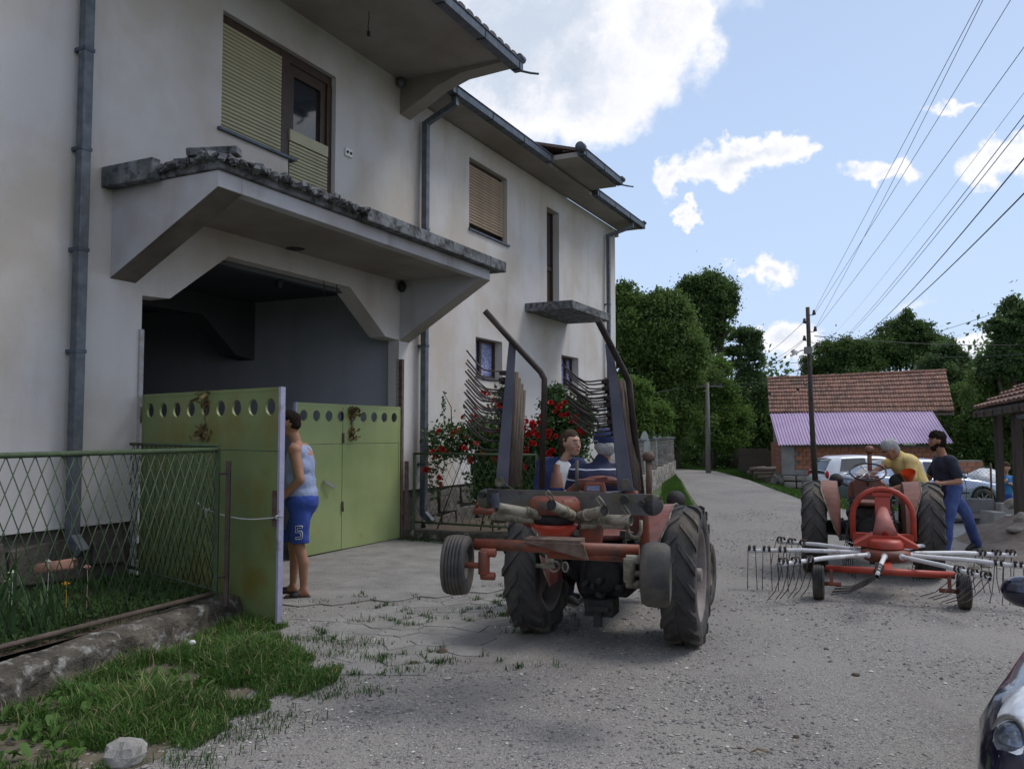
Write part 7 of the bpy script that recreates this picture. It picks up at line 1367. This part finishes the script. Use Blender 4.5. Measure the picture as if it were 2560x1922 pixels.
tree('tree', 'lower spreading tree behind the right end of the barn roof', 'tree', (23.6, 45, -.2), [pxblob(2370, 880, 45, 34, 26), pxblob(2400, 905, 45, 26, 24), pxblob(2360, 930, 45, 60, 34), pxblob(2390, 975, 45, 50, 34)], 12000, .1, M_lf4, 30, .16, None, 20)
tree('tree', 'near tree with drooping leaf sprays at the upper right edge', 'tree', (18.8, 30, -.5), [pxblob(2535, 775, 30, 34, 24), pxblob(2500, 815, 30, 42, 18), pxblob(2555, 830, 30, 45, 40), pxblob(2520, 870, 30, 48, 34), pxblob(2490, 915, 30, 42, 26), pxblob(2560, 920, 30, 50, 50)], 14000, .1, M_lf4, 31, .2, None, 20)
tree('tree', 'wall of dark bushes and small trees behind the silver car and shelter', 'trees', (17.5, 31, -.5), [pxblob(x, y, 31, 46, 40) for x, y in ((2450, 970), (2510, 980), (2460, 1040), (2540, 1050), (2440, 1090), (2480, 1110), (2560, 1120), (2450, 1140), (2600, 1000), (2520, 1160))]+[pxblob(x, y, 39, 50, 42) for x, y in ((2400, 1010), (2360, 1060), (2400, 1100), (2350, 1110), (2420, 1060))], 34000, .085, M_lf1, 32, .12, None, 24)
# shrubs beyond the frame edges of the road, thin out towards the hill
o = leaf_cloud('woods', [(x, y, 1.5+h/2, 5, 4, h, 1) for x, y, h in ((-10, 62, 5), (0, 64, 5), (9, 62, 4), (18, 66, 4), (28, 64, 4), (38, 60, 5), (46, 52, 5), (30, 48, 3), (38, 42, 4), (-22, 56, 5), (34, 36, 3.5), (30, 30, 3))], 42000, .22, M_lf2, None, np.random.default_rng(3), clump=20); tag(o, 'distant woods beyond the village gardens', kind='stuff')
# ---------------- cracked apron ----------------
M_apron = pmat('worn_concrete', (.185, .175, .165), (.265, .255, .24), 2.6, .93, .7, 40, c3=(.12, .11, .1), c3scale=7, c3amt=.42, world_co=True)
front = [(-2.0, 8.0), (-1.82, 8.12), (-1.7, 8.05), (-1.5, 8.2), (-1.37, 8.33), (-1.2, 8.22), (-1.05, 8.3), (-.92, 8.5), (-.75, 8.42), (-.6, 8.55), (-.42, 8.72), (-.25, 8.66), (-.05, 8.9), (.1, 9.1), (.06, 9.35), (.22, 9.6), (.2, 9.95), (.33, 10.3)]; ap = flat_poly('apron', [(-3.7, 8.95)]+front+[(.1, 12.1), (-1.75, 13.05)], .0185, M_apron); tag(ap, 'smooth concrete apron before the gate', kind='structure')
def inside(p, poly):
    c = False; n = len(poly)
    for i in range(n):
        (x0, y0), (x1, y1) = poly[i], poly[(i+1) % n]
        if (y0 > p[1]) != (y1 > p[1]) and p[0] < (x1-x0)*(p[1]-y0)/(y1-y0)+x0: c = not c
    return c
AP = [(-2.05, 8.0), (-1.75, 7.0), (-1.35, 6.35), (-1.15, 5.6), (-.65, 5.6), (-.05, 6.4), (.25, 7.6), (.4, 8.9), (-.2, 8.6)]
rr = random.Random(17); seeds = []
for _ in range(4000):
    p = (rr.uniform(-2.2, .7), rr.uniform(5.2, 9.1))
    dmin = .13+.17*(mnoise(Vector((p[0]*1.5, p[1]*1.5, 0)))+.5)
    if inside(p, AP) and all((p[0]-q[0])**2+(p[1]-q[1])**2 > dmin**2 for q in seeds): seeds.append(p)
gaps = []
apron = thing('cracked_paving', 'cracked concrete paving with weeds in its joints before the gate', 'paving', (0, 0, 0)); apron['kind'] = 'structure'; del apron['category']
for i, s0 in enumerate(seeds):
    poly = [(s0[0]-.4, s0[1]-.4), (s0[0]+.4, s0[1]-.4), (s0[0]+.4, s0[1]+.4), (s0[0]-.4, s0[1]+.4)]; gap = rr.uniform(.002, .008)
    for j, q in enumerate(seeds):
        if j == i or abs(q[0]-s0[0]) > .8 or abs(q[1]-s0[1]) > .8: continue
        mx_, my_ = (s0[0]+q[0])/2, (s0[1]+q[1])/2; nx_, ny_ = q[0]-s0[0], q[1]-s0[1]; l_ = math.hypot(nx_, ny_); nx_, ny_ = nx_/l_, ny_/l_; out = []
        dist = lambda p: (p[0]-mx_)*nx_+(p[1]-my_)*ny_+gap
        for k in range(len(poly)):
            a, b = poly[k], poly[(k+1) % len(poly)]; da, db = dist(a), dist(b)
            if da <= 0: out.append(a)
            if (da < 0) != (db < 0): t_ = da/(da-db); out.append((a[0]+(b[0]-a[0])*t_, a[1]+(b[1]-a[1])*t_))
        poly = out
        if len(poly) < 3: break
    if len(poly) < 3: continue
    poly2 = []
    for k in range(len(poly)):
        a, b = poly[k], poly[(k+1) % len(poly)]; poly2.append(a); m_ = ((a[0]+b[0])/2, (a[1]+b[1])/2); nn2 = mnoise(Vector((m_[0]*9, m_[1]*9, 2)))*.018; poly2.append((m_[0]+nn2, m_[1]+nn2)); gaps.append(a); gaps.append(m_)
    zt = .011+rr.uniform(-.003, .004)
    edge_ = min(math.hypot(s0[0]-(a_[0]+(b_[0]-a_[0])*t_), s0[1]-(a_[1]+(b_[1]-a_[1])*t_)) for a_, b_ in zip(AP[3:7], AP[4:8]) for t_ in (0, .25, .5, .75, 1))
    if rr.random() < .08 or max(abs(p_[0]-s0[0])+abs(p_[1]-s0[1]) for p_ in poly) > .42 or rr.random() > edge_*3.2+.15: continue
    mb = MB(); mb.prism(poly2, 'z', -.02, zt); mb.build('slab', M_apron, apron, bevel=.003 if i < 400 else 0)
# ---------------- loose stones ----------------
def stone_cloud(name, pts, sizes, mat, seed):
    rng = np.random.default_rng(seed); n = len(pts); base = np.array([[1, 0, 0], [.3, .9, .1], [-.8, .5, -.05], [-.7, -.6, .05], [.4, -.85, 0], [.15, .1, .8], [-.1, 0, -.6]]); ang = rng.random(n)*2*PI; ca, sa = np.cos(ang), np.sin(ang)
    b = np.repeat(base[None], n, 0)*(.8+.4*rng.random((n, 7, 1))); b[:, :, 1] *= (.55+.45*rng.random(n))[:, None]; b[:, :, 2] *= (.35+.4*rng.random(n))[:, None]
    x = b[:, :, 0]*ca[:, None]-b[:, :, 1]*sa[:, None]; y = b[:, :, 0]*sa[:, None]+b[:, :, 1]*ca[:, None]; v = np.stack([x, y, b[:, :, 2]], 2)*sizes[:, None, None]+pts[:, None, :]
    f0 = np.array([[0, 1, 5], [1, 2, 5], [2, 3, 5], [3, 4, 5], [4, 0, 5], [1, 0, 6], [2, 1, 6], [3, 2, 6], [4, 3, 6], [0, 4, 6]]); f = (f0[None]+np.arange(n)[:, None, None]*7).reshape(-1, 3); return rawmesh(name, v.reshape(-1, 3), f, mat)
def pebble_mat():
    m = bpy.data.materials.new('pebbles'); m.use_nodes = True; nt = m.node_tree; N = nt.nodes; L = nt.links; b = N['Principled BSDF']; b.inputs['Roughness'].default_value = .85; g = N.new('ShaderNodeNewGeometry'); r = N.new('ShaderNodeValToRGB'); e = r.color_ramp.elements
    e[0].color = (.09, .09, .1, 1); e[1].color = (.6, .58, .54, 1)
    for p, c in ((.3, (.17, .16, .155, 1)), (.6, (.25, .235, .22, 1)), (.88, (.36, .34, .31, 1))): x = e.new(p); x.color = c
    L.new(g.outputs['Random Per Island'], r.inputs[0]); L.new(r.outputs[0], b.inputs['Base Color']); return m
M_peb = pebble_mat(); rng = np.random.default_rng(12); n = 90000; yy = 2.6+ (18-2.6)*rng.random(n)**1.7; xx = (rng.random(n)*1.4-.68)*yy; nz = np.array([mnoise(Vector((a*.7, b*.7, 0))) for a, b in zip(xx, yy)])
ok = (rng.random(n) < (.45+nz*1.1)) & (xx > -3.2) & np.array([inside((a, b), ROAD) for a, b in zip(xx, yy)])
sz = .0045+.011*rng.random(n)**3.0*(1+yy*.05); big = rng.random(n) < .008; sz[big] *= 1.9
pts = np.stack([xx, yy, np.full(n, .007)+sz*.15], 1)[ok]; tag(stone_cloud('gravel', pts, sz[ok], M_peb, 4), 'loose gravel stones lying on the road', kind='stuff')
# ---------------- grass and weeds ----------------
M_grass = leafmat('grass_blades', (.035, .085, .014), (.09, .175, .035), .3); M_grass2 = leafmat('dark_weeds', (.025, .06, .014), (.06, .12, .03), .25)
def blades(name, pts, h, wd, mat, seed, lean=.5, label=''):
    rng = np.random.default_rng(seed); n = len(pts); a = rng.random(n)*2*PI; d = np.stack([np.cos(a), np.sin(a), np.zeros(n)], 1); s = np.stack([-np.sin(a), np.cos(a), np.zeros(n)], 1); h = h[:, None]; w = (wd*(.6+.8*rng.random(n)))[:, None]; ln = (lean*(.2+rng.random(n)))[:, None]; up = np.array([0, 0, 1.])
    v = np.stack([pts-s*w, pts+s*w, pts+d*h*ln*.3+up*h*.55+s*w*.8, pts+d*h*ln*.3+up*h*.55-s*w*.8, pts+d*h*ln+up*h*(1-.3*ln)], 1).reshape(-1, 3); i = np.arange(n)[:, None]*5; f = np.concatenate([i+np.array([[0, 1, 2]]), i+np.array([[0, 2, 3]]), i+np.array([[3, 2, 4]])], 0); o = rawmesh(name, v, f, mat); return tag(o, label, kind='stuff')
def sample(poly, n, seed):
    rr = random.Random(seed); xs_ = [p[0] for p in poly]; ys_ = [p[1] for p in poly]; out = []
    while len(out) < n:
        p = (rr.uniform(min(xs_), max(xs_)), rr.uniform(min(ys_), max(ys_)))
        if inside(p, poly): out.append(p)
    return np.array(out)
G1P = [(-4.2, 1.4), (-3.0, 4.9), (-2.36, 7.45), (-2.0, 7.35), (-1.65, 7.0), (-1.2, 6.3), (-1.15, 5.6), (-1.4, 5.15), (-1.58, 4.7), (-1.66, 4.35), (-1.85, 3.6), (-2.6, 1.4)]
soil = flat_poly('verge_soil', rag([(-4.2, 1.3), (-2.36, 7.5), (-2.05, 7.3), (-1.75, 6.7), (-1.5, 5.9), (-1.7, 5.2), (-1.8, 4.6), (-2.05, 3.5), (-2.9, 1.3)], .09, .1), .0115, pmat('verge_soil', (.1, .085, .06), (.15, .125, .09), 4, 1, .8, 20, c3=(.06, .08, .03), c3scale=3, c3amt=.4, world_co=True)); tag(soil, 'trampled soil under the verge grass', kind='structure')
P = sample(G1P, 80000, 3); nn3 = np.array([mnoise(Vector((x*1.3, y*1.3, 4)))+.6*mnoise(Vector((x*4, y*4, 9))) for x, y in P])
OUT = [(-2.0, 7.35), (-1.65, 7.0), (-1.2, 6.3), (-1.15, 5.6), (-1.4, 5.15), (-1.58, 4.7), (-1.66, 4.35), (-1.85, 3.6), (-2.6, 1.4)]
def segd(x, y, a, b): t_ = max(0, min(1, ((x-a[0])*(b[0]-a[0])+(y-a[1])*(b[1]-a[1]))/((b[0]-a[0])**2+(b[1]-a[1])**2))); return math.hypot(x-a[0]-(b[0]-a[0])*t_, y-a[1]-(b[1]-a[1])*t_)
edge = np.array([min(segd(x, y, a, b) for a, b in zip(OUT, OUT[1:])) for x, y in P]); keep = (nn3 > -.34+.95*np.clip(.5-edge, 0, 1)) & (rng.random(len(P)) < .35+.65*np.clip(nn3*2+.6, 0, 1)); P = P[keep]; nn3 = nn3[keep]; edge = edge[keep]
rng = np.random.default_rng(5); hh = (.035+.085*rng.random(len(P))**1.5)*(1+.9*np.clip(nn3, -.3, .8))*np.clip(.45+edge*1.2, .4, 1.15); pts = np.concatenate([P, np.full((len(P), 1), .01)], 1)
dry = rng.random(len(pts)) < .06; blades('dry_grass', pts[dry], hh[dry]*1.3, .0024, pmat('dry_blades', (.2, .17, .08), (.27, .23, .12), 9, .9), 61, .9, 'dry straw coloured blades among the verge grass'); blades('verge_grass', pts[~dry], hh[~dry], .0032, M_grass, 6, .9, 'lush green grass growing along the foot of the mossy curb')
def broad(name, P, z, size, mat, seed, label, tilt=.5):
    rng = np.random.default_rng(seed); n = len(P); a = rng.random(n)*2*PI; el = tilt*(.3+rng.random(n)); d = np.stack([np.cos(a)*np.cos(el), np.sin(a)*np.cos(el), np.sin(el)], 1); s = np.stack([-np.sin(a), np.cos(a), np.zeros(n)], 1); L_ = (size*(.5+rng.random(n)))[:, None]; base = np.concatenate([P, z+.03*rng.random((n, 1))], 1); up = np.array([0, 0, 1.])
    v = np.stack([base, base+d*L_*.35+s*L_*.24, base+d*L_*.75+s*L_*.2-up*L_*.05, base+d*L_-up*L_*.18, base+d*L_*.75-s*L_*.2-up*L_*.05, base+d*L_*.35-s*L_*.24], 1).reshape(-1, 3); f = (np.array([[0, 1, 2, 3], [0, 3, 4, 5]])[None]+np.arange(n)[:, None, None]*6).reshape(-1, 4); return tag(rawmesh(name, v, f, mat), label, kind='stuff')
cl = np.array([(rr.uniform(-.14, .14)+c[0], rr.uniform(-.14, .14)+c[1]) for c in [(-2.75, 4.95), (-2.6, 5.3), (-2.35, 5.6), (-2.2, 5.15), (-2.0, 5.5), (-2.55, 4.6), (-2.9, 4.4), (-2.1, 6.0), (-1.75, 5.7), (-2.4, 5.0), (-1.95, 6.5), (-2.6, 4.2), (-2.3, 4.4)] for _ in range(26)]); broad('broadleaf_weeds', cl, .02, .085, M_grass, 8, 'broad leaved weeds among the verge grass', .8)
# weeds in paving joints and along edges
rr = random.Random(31); wp_ = []
for g_ in gaps:
    if mnoise(Vector((g_[0]*1.1, g_[1]*1.1, 7))) > .02 and rr.random() < .4:
        for _ in range(rr.randint(6, 26)): wp_.append((g_[0]+rr.gauss(0, .02), g_[1]+rr.gauss(0, .02)))
for c, sp, k in (((-1.55, 6.75), .16, 260), ((-1.35, 6.3), .12, 160), ((-1.0, 6.2), .09, 130), ((-.75, 5.9), .1, 120), ((-.85, 7.25), .06, 90), ((-1.3, 7.4), .08, 80), ((-.2, 7.6), .06, 60), ((.05, 7.0), .08, 70), ((-1.15, 5.35), .12, 160), ((-1.35, 4.95), .1, 120), ((-1.55, 4.6), .08, 100), ((-.5, 6.1), .07, 80), ((-1.9, 8.2), .1, 60), ((-1.35, 5.6), .2, 300), ((-1.2, 6.6), .14, 200), ((-1.5, 4.75), .16, 240), ((-1.62, 4.3), .12, 180), ((-.9, 5.4), .08, 80)):
    for _ in range(k): wp_.append((c[0]+rr.gauss(0, sp), c[1]+rr.gauss(0, sp*.6)))
wp_ = np.array(wp_); blades('joint_weeds', np.concatenate([wp_, np.full((len(wp_), 1), .008)], 1), .02+.05*np.random.default_rng(2).random(len(wp_))**2, .0026, M_grass2, 9, .9, 'small weeds growing in the joints of the cracked paving')
# garden bed growth
GB = [(-4.5, 2.6), (-2.68, 7.2), (-2.66, 7.55), (-3.85, 8.5), (-6.2, 3.5)]; P = sample(GB, 16000, 8); nn4 = np.array([mnoise(Vector((x*1.2, y*1.2, 1))) for x, y in P]); P = P[nn4 > -.2]; broad('ground_cover', P, .205, .05, M_grass2, 10, 'low leafy ground cover in the garden bed behind the mesh fence', .7)
P = sample(GB, 9000, 18); blades('bed_grass', np.concatenate([P, np.full((len(P), 1), .2)], 1), .05+.12*np.random.default_rng(3).random(len(P)), .003, M_grass2, 11, .7, 'grass growing in the garden bed')
M_iris = leafmat('iris_leaves', (.035, .08, .03), (.075, .145, .055), .3); rr = random.Random(41)
def iris(label, c, n, h):
    t = thing('iris_plant', label, 'plant', (c[0], c[1], .2), 0, 'sword leaved plants of the garden bed'); 
    for k in range(n):
        a = rr.uniform(0, 2*PI); l_ = rr.uniform(.1, .55); hh_ = h*rr.uniform(.6, 1.1); b = V(rr.gauss(0, .09), rr.gauss(0, .07), 0); d = V(math.cos(a), math.sin(a), 0); s = V(-math.sin(a), math.cos(a), 0)*rr.uniform(.009, .015); vs = []
        for i in range(5): u = i/4; c_ = b+d*(l_*hh_*u*u)+V(0, 0, hh_*(u-.18*u*u*l_*2)); w_ = s*(1-u**2.5)*1.0; vs += [c_-w_, c_+w_]
        mb = MB(); mb.add(vs, [(i*2, i*2+1, i*2+3, i*2+2) for i in range(4)], True); mb.build('leaf', M_iris, t, recalc=False)
iris('large clump of sword leaved irises at the left edge behind the mesh fence', (-3.62, 5.9), 50, .75); iris('smaller clump of sword leaved irises nearest the mossy curb', (-3.4, 6.15), 26, .5); iris('iris clump half out of the picture by the house wall', (-4.0, 6.4), 22, .6)
for i, (p, c_, lb_) in enumerate(((at(30, 1432, 6.3), (.7, .68, .6), 'pale flower at the left edge above the iris leaves'), (at(22, 1437+16, 6.2), (.65, .6, .5), 'small pale flower below the other at the left edge'), (at(165, 1460, 6.3), (.7, .4, .05), 'yellow flower among the ground cover'), (at(218, 1418, 6.6), (.55, .3, .3), 'withered pink rose in the garden bed'), (at(120, 1405, 6.8), (.6, .55, .5), 'white bloom before the stone footing'))):
    mb = MB(); mb.add([tuple(q) for q in rose_mesh().v], rose_mesh().f, True); mb.tube([(0, 0, 0), (.01, 0, -.1), (0, .01, min(-.12, .2-p.z))], .003, 4); o = mb.build('flower', pmat('petal_%d' % i, c_, None, 20, .7), recalc=False); o.location = p; o.scale = (.6, .6, .8); tag(o, lb_, 'flower')
mb = MB(); mb.lathe([(0, .075), (.3, .08)], at(90, 1432, 7.0), V(1, .25, .12), 12, True, -PI/2, PI/2); o = mb.build('fallen_tile', M_tiles); o.modifiers.new('s', 'SOLIDIFY').thickness = .012; tag(o, 'terracotta ridge tile leaning in the garden bed', 'roof tile')
# grass strips by the road and elsewhere
def strip(poly, n, h, seed, label, mat=M_grass): P = sample(poly, n, seed); z = terrain(P[:, 0], P[:, 1]); blades('grass', np.concatenate([P, z[:, None]], 1), h*(.4+.8*np.random.default_rng(seed).random(n)), .006, mat, seed, .7, label)
strip([(2.9, 15.5), (3.95, 18.4), (4.6, 22.4), (5.5, 27.5), (6.2, 32), (5.9, 32), (4.9, 27.5), (3.9, 22), (2.6, 16.5)], 14000, .12, 51, 'grass strip between the stone wall and the road')
strip([(7.15, 17.4), (7.0, 20), (7.5, 24), (8.15, 29), (8.6, 35), (9.9, 33), (9.7, 29), (9.2, 24), (8.6, 20), (8.3, 17.5)], 22000, .16, 52, 'grass bank between the road and the barn')
strip([(-1.75, 13.2), (-.1, 12.45), (.25, 12.2), (.15, 11.95), (-.6, 12.2), (-1.75, 12.85)], 1500, .06, 53, 'grass tufts at the foot of the rose bed curb', M_grass2)
strip([(8.7, 36), (9.9, 34), (12, 38), (7.5, 41), (5.5, 40), (7.5, 38.5)], 9000, .3, 54, 'tall grass at the bend of the road')
# ---------------- small litter ----------------
mb = MB(); mb.ball((0, 0, 0), (.03, .02, .02), 8); o = mb.build('paper_scrap', M_white); o.location = gnd(480, 1640)+V(0, 0, .1); tag(o, 'small white paper scrap in the verge grass', 'litter')
for i, (px, py, r, lb_) in enumerate(((1105, 1632, .05, 'dark clod of earth where paving meets gravel'), (1035, 1660, .04, 'dark clod left of the larger one on the cracked paving'), (2140, 1690, .03, 'dark brown clod on the gravel at the right'), (1990, 1845, .02, 'dry grass tuft on the gravel near the bottom'))): rock('clod', lb_, gnd(px, py)+V(0, 0, .01), r, 60+i, M_soil, None, .45)
mb = MB(); 
for k in range(7): a = random.uniform(0, 2*PI); mb.tube([(0, 0, .01), (math.cos(a)*.04, math.sin(a)*.04, .03), (math.cos(a)*.09, math.sin(a)*.09, .02)], .0018, 4)
o = mb.build('dry_grass_tuft', M_straw2); o.location = gnd(1875, 1885); tag(o, 'dry grass tuft lying on the gravel near the picture bottom', 'dry grass')
# ---------------- dark car at the lower right ----------------
navy = paint('dark_navy_paint', (.012, .014, .035), .4, .18)
fc = gnd(2560, 1960); nc = car('parked_car', 'dark navy car whose headlight and wing enter the lower right corner', 'car', (0, 0, 0), 0, navy, NEAR, 'dark car beside the camera')
NH = 225   # heading of its nose
nc.rotation_euler.z = PI/2-R(NH); f_ = V(math.sin(R(NH)), math.cos(R(NH)), 0); nose = V(1.89, 2.04, 0); nc.location = nose-f_*4.4
del nc['group']

M_lamp2 = pmat('headlamp_reflector', (.55, .58, .63), (.85, .87, .9), 7, .16, metal=.15, contrast=(.42, .6), spec=.8); M_blackgloss = pmat('lens_dark', (.05, .06, .08), (.3, .33, .4), 14, .06, metal=.6)
for ch_ in list(nc.children):
    if ch_.name.startswith('headlight'):
        ch_.data.materials.clear(); ch_.data.materials.append(M_lamp2); s_ = -1 if sum(v.co.y for v in ch_.data.vertices) < 0 else 1
        for v in ch_.data.vertices: v.co.z = .665+(v.co.z-.655)*1.7-(v.co.x-4.12)*.5
        m = MB(); m.lathe([(-.03, .082), (.03, .085), (.035, .07), (.02, .066)], (4.2, s_*.665, .69), V(.75, s_*.6, .25), 24); m.build('lamp_ring', M_chrome, ch_); m = MB(); m.ball((4.2, s_*.665, .69), .068, 16); m.build('lens', M_blackgloss, ch_)
